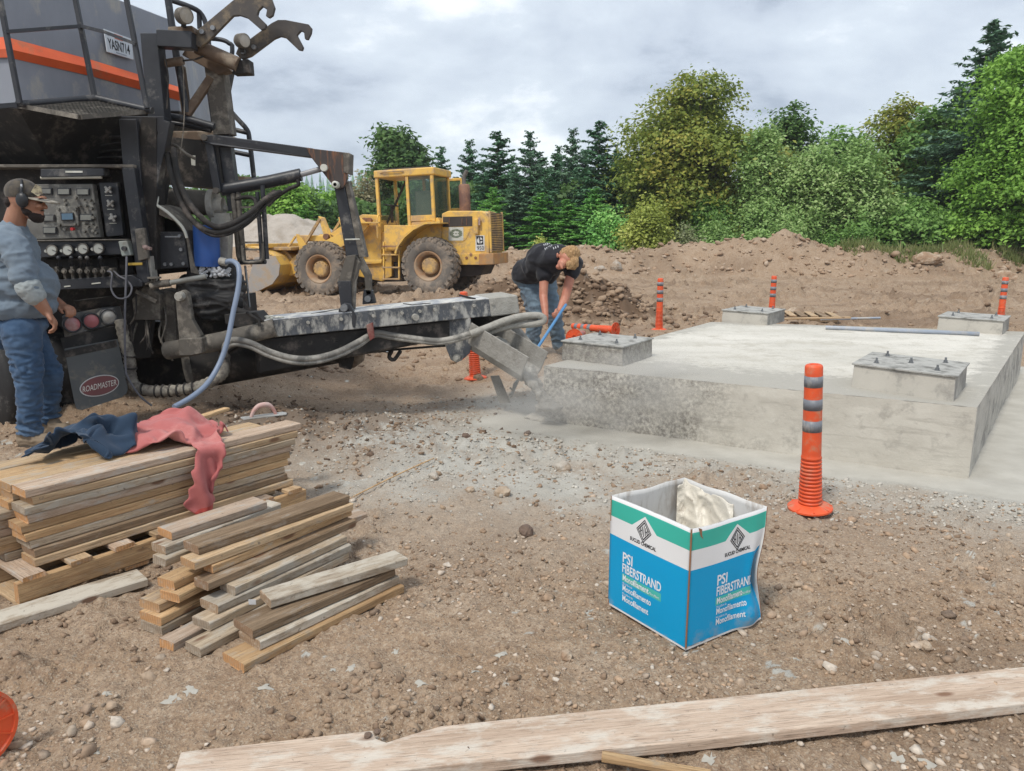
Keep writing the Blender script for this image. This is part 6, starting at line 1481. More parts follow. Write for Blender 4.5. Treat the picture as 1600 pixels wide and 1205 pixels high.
# mixing body in shadow behind the tower
def cylb(m): m.tube([P(300, 222, 6.9), P(300, 292, 6.9)], .30, 24)
multi(cylb, 'hopper_bucket', M_tkd); tp([(298, 243), (305, 243), (305, 259), (299, 258)], 6.55, .004, 'white_label', M_decal, bevel=0)
multi(lambda m: m.box(P(300, 218, 6.9), (.66, .5, .08)), 'bucket_rim', M_brown, bevel=.01)
multi(lambda m: m.tube([P(222, 224, 6.3), P(226, 300, 6.3)], .12, 20), 'air_tank', M_tkg)
# hull behind everything
tp([(-160, 170), (200, 180), (215, 262), (-160, 262)], 7.2, 1.2, 'rear_housing', M_tkd); tp([(100, 213), (200, 211), (200, 216), (100, 218)], 6.4, .03, 'cross_bar', M_tkd); 
for i in range(3): tt([(135, 240 + i * 6, 6.5), (160, 228 + i * 9, 6.4), (203, 222 + i * 12, 6.3)], .010, 'air_line', M_tkd, curve=4)
tp([(-200, 262), (236, 262), (250, 440), (236, 560), (-200, 560)], 6.5, 2.6, 'chassis_body', M_tkd)
tp([(-160, 540), (300, 540), (330, 606), (-160, 606)], 7.2, 2.0, 'rear_axle', M_tkd)
# control cabinet
cab = tp([(-160, 259), (192, 258), (212, 448), (88, 452), (-160, 455)], 6.02, .45, 'control_cabinet', M_tkd)
tp([(-160, 257), (208, 257), (208, 262), (-160, 262)], 5.86, .2, 'cabinet_top', M_tkg, cab)
tp([(63, 264), (161, 263), (162, 275), (63, 277)], 5.84, .10, 'light_housing', M_tk, cab); tp([(102, 267), (129, 267), (129, 270), (102, 270)], 5.836, .003, 'pale_label', M_decal, cab, 0)
tt([(64, 278, 5.86), (159, 277, 5.86)], .012, 'tube_light', M('cream_tube', (.52, .50, .42), rough=.5), cab)
M_inst = M('grime_coated_panel', (.175, .17, .155), (.11, .105, .095), rough=.7, scale=7, bump=.3, dirt=(.33, .32, .28), dirt_amt=.32, dirt_scale=10, detail=8)
pan = tp([(40, 288), (144.5, 287.5), (157, 371), (40, 375)], 5.90, .06, 'instrument_panel', M_inst, cab)
M_gauge = M('instrument_face', (.23, .235, .21), (.14, .14, .13), rough=.4, bump=.1)
for (x, y, w, h) in ((72, 299, 7, 3.5), (99, 299.5, 8.5, 4), (129, 300, 8.5, 4), (75, 341, 8, 4), (134, 340, 8.5, 4), (77, 360, 9, 4)):
    tp([(x - w - 1.5, y - h - 1.5), (x + w + 1.5, y - h - 1.5), (x + w + 2, y + h + 1.5), (x - w - 1, y + h + 1.5)], 5.885, .014, 'instrument_frame', M_tk, pan, .001); tp([(x - w, y - h), (x + w, y - h), (x + w, y + h), (x - w, y + h)], 5.88, .008, 'instrument', M_gauge, pan, .001)
tp([(87, 323), (121, 322), (123, 353), (90, 354)], 5.88, .02, 'screen_frame', M_inst, pan, .003); tp([(94, 332.5), (114, 332), (115.5, 344.5), (95.5, 345)], 5.868, .012, 'screen_bezel', M_tk, pan, .001)
tp([(96, 334), (113, 333.5), (113.8, 343), (97, 343.5)], 5.864, .003, 'blue_screen', M('lcd_screen', (.10, .17, .24), (.08, .14, .20), rough=.2, bump=0), pan, 0)
rs_ = random.Random(9)
M_knob = M('grimy_knob', (.22, .21, .18), (.05, .05, .05), rough=.6, scale=40)
for x, y in ((101, 313), (102, 320), (131, 312), (118, 309), (125, 322), (134, 322), (143, 326), (146, 318), (141, 313), (132, 349), (138, 354), (144, 350), (102, 358), (132, 362), (146, 361), (150, 355), (151, 364), (118, 350), (92, 327), (118, 327), (93, 351), (146, 340)):
    multi(lambda m: m.disc(P(x, y, 5.875), (0, 1, 0), .008 + rs_.random() * .006, .03, 8), 'panel_knob', M_knob, pan)

multi(lambda m: m.disc(P(113.5, 358, 5.87), (0, 1, 0), .012, .03, 12), 'red_button', M('red_button', (.5, .03, .03), rough=.35, bump=0), pan)
sp_ = tp([(154, 285), (184, 285), (193, 368), (166, 370)], 5.93, .04, 'switch_panel', M_tk, cab)
for x, y, a in ((169, 296.5, 45), (172.5, 318, 42), (176, 340, 20)):
    def crs(m):
        for k in (0, 1): 
            aa = R(a + 90 * k); d = Vector((math.cos(aa), 0, math.sin(aa))) * .032; c = P(x, y, 5.90); m.bar(c - d, c + d, .016, .016, (0, 1, 0))
        m.disc(P(x, y, 5.905), (0, 1, 0), .014, .04, 10)
    multi(crs, 'valve_knob', M('pale_knob', (.42, .41, .38), rough=.5, dirt=(.2, .18, .15)), sp_, .002)
    tp([(x - 5, y + 8.5), (x + 6, y + 8.5), (x + 6, y + 9.5), (x - 5, y + 9.5)], 5.925, .003, 'small_label', M_decal, sp_, 0)
gb = tp([(30, 378), (199, 374), (205, 397), (30, 404)], 5.86, .10, 'gauge_bar', M_tk, cab)
tp([(30, 375.5), (199, 373.5), (199, 375.5), (30, 378)], 5.83, .1, 'gauge_bar_lip', M_tkg, gb)
M_gf = M('gauge_face', (.44, .45, .41), (.36, .36, .33), rough=.35, bump=0)
for x, y in ((83, 391.5), (107.5, 391), (131.5, 389), (155.5, 388.5)):
    g1 = multi(lambda m: m.lathe(P(x, y, 5.845), [(0, .0), (.040, .0), (.042, .02), (.038, .026), (.036, .022)], 24, (0, -1, .05)), 'pressure_gauge', M_tkg, gb)
    multi(lambda m: m.lathe(P(x, y, 5.845), [(.036, .021), (0, .021)], 24, (0, -1, .05), False), 'gauge_dial', M_gf, g1); multi(lambda m: m.bar(P(x - 2, y - 1, 5.82), P(x + 5, y + 2, 5.82), .004, .001, (0, 1, 0)), 'gauge_needle', M_black_ink, g1)
    multi(lambda m: m.disc(P(x - 10, y + 1, 5.845), (0, 1, 0), .012, .03, 8), 'gauge_stub', M_gf, gb)
eb = tp([(184, 377), (198, 376), (205, 399), (190, 401)], 5.80, .07, 'electric_box', M('grey_electric_box', (.30, .33, .31), (.25, .28, .26), rough=.6, dirt=(.2, .19, .16), dirt_amt=.3), cab, .008, 2)
multi(lambda m: m.disc(P(194.5, 388.5, 5.79), (0, 1, 0), .018, .03, 12), 'box_knob', M_tk, eb)
tp([(200, 411), (222, 410.5), (222, 414.5), (200, 415)], 5.80, .012, 'yellow_tag', M('yellow_label', (.50, .34, .06), rough=.5), cab, .002)
# lever bank
lb = tp([(70, 405), (182, 402), (186, 440), (72, 443)], 5.98, .12, 'valve_bank', M_tkd, cab)
for x in (92, 112, 126, 136.5, 157):
    multi(lambda m: (m.bar(P(x, 404, 5.82), P(x + 1.5, 428, 5.92), .012, .012), m.ball(P(x - .5, 403 if x > 100 else 403, 5.815), .016), m.bar(P(x - 3, 412, 5.88), P(x - 4, 430, 5.92), .006, .006), m.bar(P(x + 3, 410, 5.88), P(x + 6, 430, 5.92), .006, .006)), 'control_lever', M_tk, lb)
def valves(m):
    for k in range(9):
        x = 76 + k * 12; m.tube([P(x, 424, 5.90), P(x, 424, 5.80)], .020, 10); m.box(P(x + 5, 427, 5.88), (.022, .08, .08 + .02 * (k % 2))); m.disc(P(x, 424, 5.795), (0, 1, 0), .011, .02, 6)
multi(valves, 'valve_block', M_tkg, lb, .002)
tp([(88, 437), (206, 430), (222, 440), (222, 448), (92, 453)], 5.82, .14, 'lower_tray', M_tk, cab); tp([(100, 447), (110, 446), (110, 448), (100, 449)], 5.815, .004, 'scuff_mark', M_decal, cab, 0); tp([(143, 442.5), (157, 441), (157, 443), (143, 444.5)], 5.815, .004, 'scuff_mark', M_decal, cab, 0)
tp([(190, 262), (209, 262), (222, 350), (228, 400), (234, 440), (216, 446), (206, 380)], 5.84, .14, 'cabinet_pillar', M_tk); tp([(210, 358), (225, 356), (231, 404), (216, 408)], 5.80, .04, 'latch_plate', M_tkg)
multi(lambda m: (m.bar(P(224, 385, 5.78), P(236, 389, 5.75), .02, .02), m.ball(P(228, 387, 5.76), .02)), 'latch_handle', M('pink_grey_latch', (.28, .20, .18), rough=.6))
tp([(218, 408), (234, 400), (238, 440), (226, 446)], 5.86, .1, 'splattered_bracket', M_caked_l)
# cords
M_cord = M('grey_cord', (.13, .13, .15), (.09, .09, .10), rough=.7, bump=.1)
tt([(198, 401, 5.78), (197, 440, 5.74), (195, 500, 5.70), (196, 570, 5.68), (200, 590, 5.66), (218, 618, 5.66), (237, 634, 5.7)], .0085, 'power_cord', M_cord, curve=6)
tt([(168, 424, 5.8), (175, 428, 5.76), (174, 452, 5.74), (184, 466, 5.7), (200, 464, 5.72), (206, 450, 5.74), (198, 438, 5.76), (187, 432, 5.8), (178, 424, 5.84)], .007, 'cable_loop', M_cord, curve=5)
tt([(212, 450, 5.9), (212, 490, 5.9), (200, 510, 5.9), (186, 508, 5.9)], .008, 'cable_loop', M_tkd, curve=5)
# rear lights
lbx = tp([(96, 493, 5.50), (160, 481, 5.86), (178, 480, 5.9), (184, 505, 5.9), (100, 528, 5.5)], ext=.10, name='tail_light_bar', mat=M_tkb if False else M('dark_grey_bar', (.075, .08, .085), (.10, .10, .10), rough=.6, dirt=(.2, .18, .15), dirt_amt=.4), bevel=.006)
tp([(116, 470, 5.7), (180, 462, 5.9), (182, 478, 5.95), (118, 484, 5.75)], ext=.2, name='bumper_beam', mat=M_tkd)
M_pinklens = M('faded_red_lens', (.40, .14, .15), (.34, .10, .11), rough=.4, bump=.1, dirt=(.42, .33, .31), dirt_amt=.4); M_clear = M('clear_lens', (.48, .47, .44), rough=.3, dirt=(.3, .28, .25))
lnv = Vector((.62, -.78, 0)).normalized()
for x, y, Y, m_ in ((113, 506.5, 5.54, M_pinklens), (142.5, 501.5, 5.70, M_pinklens), (169, 495, 5.84, M_clear)):
    c = P(x, y, Y - .01)
    multi(lambda m: m.lathe(c, [(.062, -.03), (.064, .02), (.054, .024), (.050, .012)], 28, lnv), 'lamp_ring', M_tk, lbx); multi(lambda m: m.lathe(c, [(.053, .012), (.035, .024), (0, .028)], 28, lnv), 'tail_lamp', m_, lbx)
# mud flap
mf = tp([(100, 545, 5.42), (110, 600, 5.38), (117, 634, 5.36), (120, 640, 5.36), (128, 641, 5.38), (190, 621, 5.66), (198, 614, 5.70), (199, 606, 5.72), (183, 530, 5.75)], ext=.012, name='mud_flap', mat=M('mud_flap_rubber', (.075, .08, .082), (.095, .098, .097), rough=.75, scale=5, bump=.25, dirt=(.16, .145, .12), dirt_amt=.3, dirt_scale=8), bevel=.003)
tp([(100, 548, 5.41), (102, 559, 5.41), (184, 542, 5.74), (182, 531, 5.74)], ext=-.012, name='flap_strip', mat=M_tkd, parent=mf); tp([(94, 528, 5.5), (182, 508, 5.85), (186, 534, 5.85), (100, 552, 5.5)], ext=.06, name='flap_hanger', mat=M_tkd)
# emblem
flA, flB, flC = P(110, 600, 5.38), P(199, 606, 5.72), P(100, 545, 5.42)
fn_ = (flB - flA).cross(flC - flA).normalized(); fn_ = fn_ if fn_.y < 0 else -fn_
def flp(x, y, off=.004): r = ray(x, y); o_ = Vector((0, 0, CAM_H)); k = (flA - o_).dot(fn_) / r.dot(fn_); return o_ + r * k + fn_ * off
def ell(m, sc, off):
    vs = []
    for k in range(36):
        a = k / 36 * 2 * math.pi; u_, v_ = 31.5 * sc * math.cos(a), 16.0 * (sc - (1 - sc) * .7) * math.sin(a); ph = R(-13)
        vs.append(flp(154.5 + u_ * math.cos(ph) - v_ * math.sin(ph), 603 + u_ * math.sin(ph) + v_ * math.cos(ph), off))
    m.add(vs, [tuple(range(36))])
multi(lambda m: ell(m, 1.0, .006), 'emblem_border', M('emblem_white', (.55, .55, .53), bump=0), mf); multi(lambda m: ell(m, .945, .009), 'emblem_field', M('emblem_maroon', (.17, .055, .055), (.13, .05, .05), rough=.6), mf)
to_ = text_obj('emblem_text', 'ROADMASTER', M('emblem_letters', (.66, .64, .58), bump=0), mf, Matrix.Identity(4), 1, 1, .0, 'LEFT', 0)
xs_ = [v.co.x for v in to_.data.vertices]; x0, x1 = min(xs_), max(xs_)
for v in to_.data.vertices:
    u_ = (v.co.x - x0) / (x1 - x0); x = 128 + u_ * 53; y = 613.5 - u_ * 11.5 - v.co.y / .73 * 9.5; v.co = flp(x, y, .012) - TO
# wheels
def twheel(c, ax, r, w, rimm):
    multi(lambda m: m.lathe(c, [(r * .55, -w / 2), (r * .9, -w / 2), (r, -w * .38), (r, w * .38), (r * .9, w / 2), (r * .55, w / 2)], 40, ax), 'tyre', M_rubber)
    multi(lambda m: (m.lathe(c, [(r * .56, w / 2 - .01), (r * .53, w / 2 + .005), (r * .48, w * .36), (r * .44, w * .2), (r * .22, w * .26), (r * .20, w * .5), (0, w * .52)], 36, ax), [m.disc(c + Vector(ax).normalized() * w * .30 + (Vector(ax).orthogonal().normalized() * math.cos(k * .785) + Vector(ax).cross(Vector(ax).orthogonal()).normalized() * math.sin(k * .785)) * r * .33, ax, .03, .04, 8) for k in range(8)]), 'wheel_rim', rimm)
twheel(P(-14, 600, 6.0), Vector((-.45, -.9, 0)), .50, .28, M_chrome); twheel(P(60, 590, 6.5), Vector((-.45, -.9, 0)), .50, .28, M_tkg)
twheel(P(250, 590, 7.9), Vector((.35, -.93, 0)), .50, .28, M_tkd)
tt([(-60, 560, 5.9), (-30, 570, 5.8), (0, 573, 5.85), (12, 580, 5.9)], .05, 'fender_edge', M_brown, curve=4)
# machinery right of the cabinet
tt([(250, 312, 6.4), (330, 318, 6.4)], .10, 'hydraulic_motor', M_tkg, seg=24)
multi(lambda m: (m.disc(P(334, 320, 6.38), (1, 0, 0), .125, .05, 24), m.disc(P(343, 322, 6.36), (1, 0, 0), .07, .07, 12), m.box(P(348, 343, 6.36), (.16, .1, .10)), m.cyl(P(345, 326, 6.35), P(362, 326, 6.35), .022, 8)), 'motor_flange', M_caked_l)
tp([(236, 250), (262, 250), (250, 330), (232, 330)], 6.15, .1, 'side_plate', M_tkd)
dbx = tp([(238, 362), (288, 362), (296, 418), (238, 422)], 6.0, .25, 'battery_box', M_tk, bevel=.008)
for x, y in ((281, 369), (283, 390), (287, 412), (268, 413), (258, 413)): multi(lambda m: m.disc(P(x, y, 5.99), (0, 1, 0), .014, .02, 8), 'box_bolt', M_bolt, dbx)
multi(lambda m: (m.bar(P(258, 370, 5.97), P(282, 370, 5.97), .01, .01),), 'box_handle', M_bolt, dbx)
tp([(240, 318), (255, 322), (280, 345), (292, 360), (303, 410), (312, 430), (298, 426), (290, 368), (272, 346), (240, 332)], 5.98, .3, 'angled_guard', M_tkg)
tt([(240, 318, 5.95), (262, 332, 5.95), (285, 355, 5.95), (292, 372, 5.95)], .012, 'guard_edge', M_decal, curve=3)
tp([(236, 336), (300, 350), (336, 420), (240, 430)], 6.3, .5, 'frame_housing', M_tkd)
# blue cylinder and rubber boot
mb = MB(TO); mb.tube([P(322, 352, 6.05), P(324, 416, 6.05)], .098, 28); bc = mb.build('blue_drum', M('blue_plastic', (.03, .10, .34), (.025, .08, .28), rough=.4, bump=.05, dirt=(.2, .25, .35), dirt_amt=.15)); bc.location = TO
tagit(bc, 'blue plastic drum standing on the crusted auger housing of the mixer truck', 'drum')
tp([(341, 350), (358, 350), (356, 410), (343, 412)], 6.15, .1, 'support_column', M_caked_l)
me = blob([('c', P(310, 428, 6.1), P(358, 424, 6.1), .08, .08), ('c', P(300, 448, 6.1), P(362, 446, 6.1), .11, .11), ('c', P(305, 470, 6.08), P(360, 468, 6.08), .12, .12), ('c', P(325, 488, 6.05), P(352, 484, 6.05), .08, .07)], .014, 2, folds(6, .014, (1, 1, 3.2), 21))
link('rubber_boot', shifted(me, TO), M_rubber, truck)
def crust(m):
    rs2 = random.Random(2)
    for k in range(90):
        x = rs2.uniform(312, 360); y = rs2.uniform(418, 432); m.ball(P(x, y, 5.985 + rs2.random() * .02), rs2.uniform(.005, .016), (1.2, .8, 1), 6, 4)
multi(crust, 'white_crust', M('white_lime_crust', (.55, .56, .58), (.42, .43, .45), rough=.9, scale=40))
tp([(308, 418), (362, 416), (362, 436), (310, 440)], 6.02, .2, 'boot_collar', M_tkd)
# arm bracket, pipe
br_ = tp([(274, 470), (276, 458), (285, 453), (293, 458), (300, 500), (314, 524), (314, 532), (280, 536)], 5.80, .06, 'pivot_bracket', M_tkg, bevel=.006)
multi(lambda m: (m.disc(P(281.5, 463, 5.78), (0, 1, 0), .035, .05, 16), m.disc(P(281.5, 463, 5.75), (0, 1, 0), .02, .03, 12)), 'pivot_bolt', M_caked_l, br_)
tp([(278, 530), (316, 528), (316, 552), (298, 556), (280, 556)], 5.76, .12, 'bracket_foot', M_tkg, bevel=.006)
tt([(262, 548, 5.95), (300, 542, 5.9), (350, 532, 5.88), (430, 512, 5.95)], .072, 'auger_pipe', M_tkg, seg=20)
tt([(266, 442, 5.85), (322, 432, 5.9)], .020, 'water_pipe', M('pale_pipe', (.30, .31, .29), rough=.6, dirt=(.2, .18, .15))); tt([(236, 448, 5.85), (248, 444, 5.85), (266, 442, 5.85)], .028, 'pipe_valve', M_tkg); multi(lambda m: (m.disc(P(241, 434, 5.84), (0, 0, 1), .05, .012, 14), m.cyl(P(241, 434, 5.84), P(241, 448, 5.84), .012, 8)), 'valve_wheel', M_tkg)
tp([(226, 446), (250, 460), (250, 500), (210, 500), (206, 468)], 6.0, .12, 'frame_lug', M_tkg); tp([(250, 452), (272, 456), (276, 535), (258, 536), (250, 500)], 6.1, .2, 'frame_lug', M_tkg)
tb((212, 455, 5.9), (245, 472, 5.9), .03, .02, 'link_rod', M_tkg)
tp([(200, 500), (275, 505), (290, 560), (200, 560)], 6.9, .8, 'inner_frame', M_tkd)
# auger trough below the pipe (big dark hull)
def trough(m):
    for (a, b, ra, rb) in ((P(300, 572, 6.25), P(560, 532, 6.7), .20, .17),):
        m.tube([a, a.lerp(b, .5), b], ra, 22, radii=[ra, (ra + rb) / 2, rb])
multi(trough, 'auger_trough', M_tkd)
multi(lambda m: m.lathe(P(298, 572, 6.24), [(0, -.06), (.14, -.05), (.2, 0), (.205, .02)], 24, (P(560, 532, 6.7) - P(300, 572, 6.25))), 'trough_end', M_tkg)
tt([(330, 470, 6.0), (372, 486, 6.0), (395, 493, 6.0), (408, 498, 6.0)], .03, 'hinge_linkage', M_tkd, curve=3); tp([(350, 492), (400, 488), (412, 502), (372, 512), (352, 506)], 5.9, .2, 'hinge_plate', M_tkd); tt([(385, 488, 5.85), (404, 500, 5.85), (406, 510, 5.85)], .012, 'hinge_rod', M_tkd)
def whites(m):
    rs2 = random.Random(8)
    for k in range(60): m.ball(P(rs2.uniform(395, 440), rs2.uniform(494, 503), 6.0), rs2.uniform(.006, .018), (1.6, 1, .5), 6, 4)
multi(whites, 'white_crust', M_decal)
# folding ladder hanging
lad = bpy.data.objects
ld = multi(lambda m: (m.tube([P(364, 300, 6.3), P(373, 400, 6.3), P(376, 408, 6.3)], .022, 8), m.tube([P(372, 300, 6.3), P(381, 408, 6.3)], .022, 8)), 'folding_ladder', M_tkg)
multi(lambda m: (m.tube([P(402, 300, 6.25), P(409, 400, 6.25), P(408, 410, 6.25)], .018, 8), m.tube([P(410, 290, 6.25), P(417, 405, 6.25)], .02, 8)), 'ladder_rail', M_tk, ld)
for y in (324, 340, 379, 390): multi(lambda m: m.bar(P(372 + (y - 320) * .08, y, 6.3), P(414 + (y - 320) * .03, y, 6.25), .022, .016), 'ladder_rung', M_tkg, ld)
tt([(378, 384, 6.24), (380, 404, 6.22), (384, 410, 6.22), (404, 409, 6.22), (411, 403, 6.22), (410, 380, 6.22)], .012, 'ladder_foot', M_tkg, ld, curve=3); tt([(376, 410, 6.3), (415, 409, 6.25)], .02, 'ladder_rail', M_tk, ld)
for a, b in (((374, 415, 6.3), (379, 482, 6.3)), ((383, 415, 6.3), (390, 480, 6.3))): tt([a, b], .010, 'guide_rod', M_bolt)
tp([(363, 275), (395, 277), (395, 283), (363, 283)], 6.8, .1, 'wooden_block', M_brown)
# lifting arm
tb((318, 215, 6.25), (500, 243, 6.35), .075, .06, 'lift_arm', up=(0, 0, 1)) if False else tp([(316, 212, 6.2), (330, 210, 6.2), (490, 232, 6.3), (490, 247, 6.3), (330, 226, 6.2), (316, 222, 6.2)], ext=.09, name='lift_arm', bevel=.006)
el_ = tp([(478, 231), (536, 238), (545, 240), (545, 250), (541, 285), (536, 293), (527, 296), (520, 290), (486, 246)], 6.28, .035, 'elbow_plate', M('rust_streaked_black', (.045, .042, .045), (.07, .05, .04), rough=.6, scale=10, dirt=(.24, .10, .045), dirt_amt=.28, dirt_scale=8, stretch=(4, 4, .5)))
tp([(478, 231), (536, 238), (545, 240), (545, 250), (541, 285), (536, 293), (527, 296), (520, 290), (486, 246)], 6.42, .035, 'elbow_plate', M_tk)
tp([(536, 238), (546, 239), (545, 272), (537, 270)], 6.27, .17, 'elbow_cover', M_tkg)
multi(lambda m: m.disc(P(507, 262.5, 6.27), (0, 1, 0), .028, .06, 14), 'pivot_pin', M_decal); multi(lambda m: m.lathe(P(525.5, 289, 6.26), [(.014, .05), (.028, .05), (.028, -.02), (.014, -.02)], 18, (0, -1, 0)), 'pivot_pin', M_decal)
tt([(345, 297, 6.3), (420, 284, 6.32), (470, 273, 6.33)], .050, 'hydraulic_cylinder', M_tk, seg=20); tt([(470, 273, 6.33), (506, 263, 6.35)], .022, 'cylinder_rod', M('greased_rod', (.30, .30, .31), rough=.35, bump=0), seg=12)
tp([(296, 470), (376, 462), (380, 508), (340, 524), (296, 532)], 6.3, .38, 'dark_gap_filler', M_tkd)  # added dark block: darkens the see-through gap between boot and pipe
tt([(464, 281, 6.3), (466, 289, 6.3), (450, 296, 6.3), (430, 310, 6.28), (418, 322, 6.26)], .016, 'hydraulic_hose', M_tkd, curve=4)
tp([(318, 214), (330, 214), (345, 300), (334, 303)], 6.22, .05, 'link_plate', M_tk); tp([(340, 222), (352, 226), (362, 292), (350, 294)], 6.42, .05, 'link_plate', M_tk)
multi(lambda m: (m.disc(P(320, 215, 6.2), (0, 1, 0), .024, .04, 12), m.disc(P(338, 298, 6.2), (0, 1, 0), .024, .04, 12)), 'pivot_pin', M_tkg)
da = tp([(522, 292), (538, 290), (560, 400), (541, 402)], 6.33, .085, 'hanger_arm', M_tk, bevel=.006); tp([(538, 284), (544, 283), (572, 402), (560, 402)], 6.34, .13, 'hanger_arm_side', M_tkg, bevel=.004)
tt([(539, 374.5, 6.31), (562, 374, 6.31)], .006, 'zip_tie', M_decal)
tp([(541, 400), (556, 398), (548, 440), (528, 440)], 6.28, .05, 'fork_arm', M_tkg); tp([(527, 439), (548, 439), (549, 492), (534, 492)], 6.27, .05, 'fork_arm', M_tk); tp([(556, 399), (562, 410), (554, 440), (552, 488), (547, 490), (548, 440)], 6.30, .10, 'fork_side', M_tkg)
tp([(556, 400), (565, 400), (580, 430), (580, 460), (572, 462), (569, 432), (556, 410)], 6.75, .05, 'fork_arm', M_tkg); tp([(569, 452), (582, 454), (587, 474), (566, 476), (567, 460)], 6.75, .06, 'clevis', M_tk)
tp([(529, 484), (536, 474), (546, 475), (556, 492), (555, 512), (528, 514)], 6.18, .05, 'clevis', M_tk)
multi(lambda m: (m.disc(P(538, 481, 6.17), (0, 1, 0), .030, .05, 14), m.disc(P(575, 467, 6.74), (0, 1, 0), .028, .05, 14)), 'pivot_pin', M_bolt)
# hose loops
for i, (dx, dy, r) in enumerate(((0, 0, .022), (9, -8, .022), (4, 6, .012))):
    tt([(262 + dx, 240 + dy, 6.0), (270 + dx, 280, 5.9), (290 + dx, 330 + dy, 5.85), (318 + dx, 358 + dy, 5.85), (350, 362 + dy, 5.9), (385, 345 + dy, 6.0), (408 + dx, 318 + dy, 6.1), (430 + dx, 300, 6.2)], r, 'hydraulic_hose', M_tkd, curve=6, seg=10)
tt([(262, 225, 6.1), (275, 228, 6.1), (290, 240, 6.1), (305, 248, 6.1)], .012, 'thin_hose', M_tkg, curve=4); tt([(240, 330, 5.95), (232, 340, 5.95), (245, 318, 5.95), (246, 300, 6.0)], .01, 'thin_hose', M_decal, curve=4)
tt([(367, 312, 6.3), (385, 308, 6.25), (398, 312, 6.2), (398, 328, 6.15), (380, 350, 6.1)], .016, 'hydraulic_hose', M_tkd, curve=4)
rs_ = random.Random(12)
for k in range(9):
    x0 = rs_.uniform(205, 260); y0 = rs_.uniform(470, 520); tt([(x0, y0, 6.1), (x0 + rs_.uniform(-8, 8), y0 + 30, 6.0), (x0 + rs_.uniform(-5, 15), y0 + rs_.uniform(45, 70), 6.0)], .008, 'dangling_line', M_tkg if k % 2 else M_tkd, curve=3)
# hoses to the ground
rt = [P(*p) for p in ((188, 500, 5.85), (194, 530, 5.82), (202, 560, 5.8), (204, 585, 5.78), (212, 604, 5.76), (236, 611, 5.74), (275, 610, 5.74), (310, 604, 5.76), (338, 592, 5.8), (350, 578, 5.85), (350, 545, 5.95))]
def ribbed(m):
    t_ = MB(); t_.tube(rt, .045, 6, 5); n = len(t_.v) // 6 if False else None
    cs = []; pp = [rt[0]] + rt + [rt[-1]]
    for i in range(1, len(pp) - 2):
        for k in range(7):
            t = k / 7; a, b, c, d = pp[i - 1:i + 3]; cs.append(.5 * ((2 * b) + (c - a) * t + (2 * a - 5 * b + 4 * c - d) * t * t + (3 * b - a - 3 * c + d) * t ** 3))
    m.tube(cs, .045, 12, radii=[.047 if i % 2 else .040 for i in range(len(cs))])
multi(ribbed, 'ribbed_suction_hose', M('cream_black_hose', (.34, .31, .25), (.10, .09, .08), rough=.75, scale=5, bump=.3, dirt=(.06, .05, .045), dirt_amt=.5, dirt_scale=9))
for p, ax in (((201, 556, 5.8), (.2, 0, 1)), ((203, 575, 5.79), (.1, 0, 1)), ((204, 592, 5.775), (.5, 0, 1)), ((225, 609, 5.75), (1, 0, .2)), ((245, 611, 5.74), (1, 0, 0)), ((256, 611, 5.74), (1, 0, 0)), ((267, 610.5, 5.74), (1, 0, 0)), ((279, 610, 5.74), (1, 0, 0)), ((291, 608, 5.75), (1, 0, .1)), ((304, 605.5, 5.76), (1, 0, .2))): multi(lambda m: m.disc(P(*p), ax, .053, .012, 14), 'hose_band', M_tkd)
tt([(352, 410, 5.95), (362, 408, 5.92), (371, 414, 5.88), (374, 428, 5.84), (372, 452, 5.8), (364, 490, 5.74), (356, 530, 5.68), (344, 566, 5.62), (325, 598, 5.5), (300, 620, 5.35), (272, 636, 5.2)], .0195, 'blue_grey_hose', M('blue_grey_rubber', (.22, .27, .36), (.18, .225, .31), rough=.45, bump=.05, dirt=(.3, .3, .3), dirt_amt=.15), curve=6, seg=14)
tt([(344, 408, 5.96), (354, 410, 5.95)], .032, 'hose_fitting', M_caked_l)
# boom
M_boom = M('caked_boom_steel', (.10, .108, .12), (.035, .038, .045), rough=.55, scale=9, bump=.5, bscale=50, dirt=(.38, .37, .34), dirt_amt=.44, dirt_scale=9, bdist=.006, stretch=(1.4, 1.4, .7), detail=8)
M_boomt = M('caked_boom_top', (.33, .345, .37), (.22, .23, .25), rough=.55, scale=6, bump=.4, dirt=(.56, .55, .51), dirt_amt=.55, dirt_scale=7)
f0t, f1t, f0b, f1b = P(400, 504, 5.90), P(806, 464, 6.72), P(400, 530, 5.90), P(810, 490, 6.72)
bdir = (f1t - f0t).normalized(); bper = Vector((-bdir.y, bdir.x, 0)).normalized() * .42
mb = MB(TO); mb.hexa([f0b, f1b, f1t, f0t], [f0b + bper * .08, f1b + bper * .08, f1t + bper * .08, f0t + bper * .08]); bm_ = mb.build('boom_side', M_boom, truck, .006)
mb = MB(TO); e_ = Vector((0, 0, .012)); mb.hexa([f0t, f1t, f1t + e_, f0t + e_], [f0t + bper * .8, f1t + bper * .8, f1t + bper * .8 + e_, f0t + bper * .8 + e_]); mb.build('boom_top', M_boomt, truck, .004)
mb = MB(TO); mb.hexa([f0b + bper * .85, f1b + bper * .85, f1t + bper * .85, f0t + bper * .85], [f0b + bper * .93, f1b + bper * .93, f1t + bper * .93, f0t + bper * .93]); mb.build('boom_side', M_boom, truck, .006)
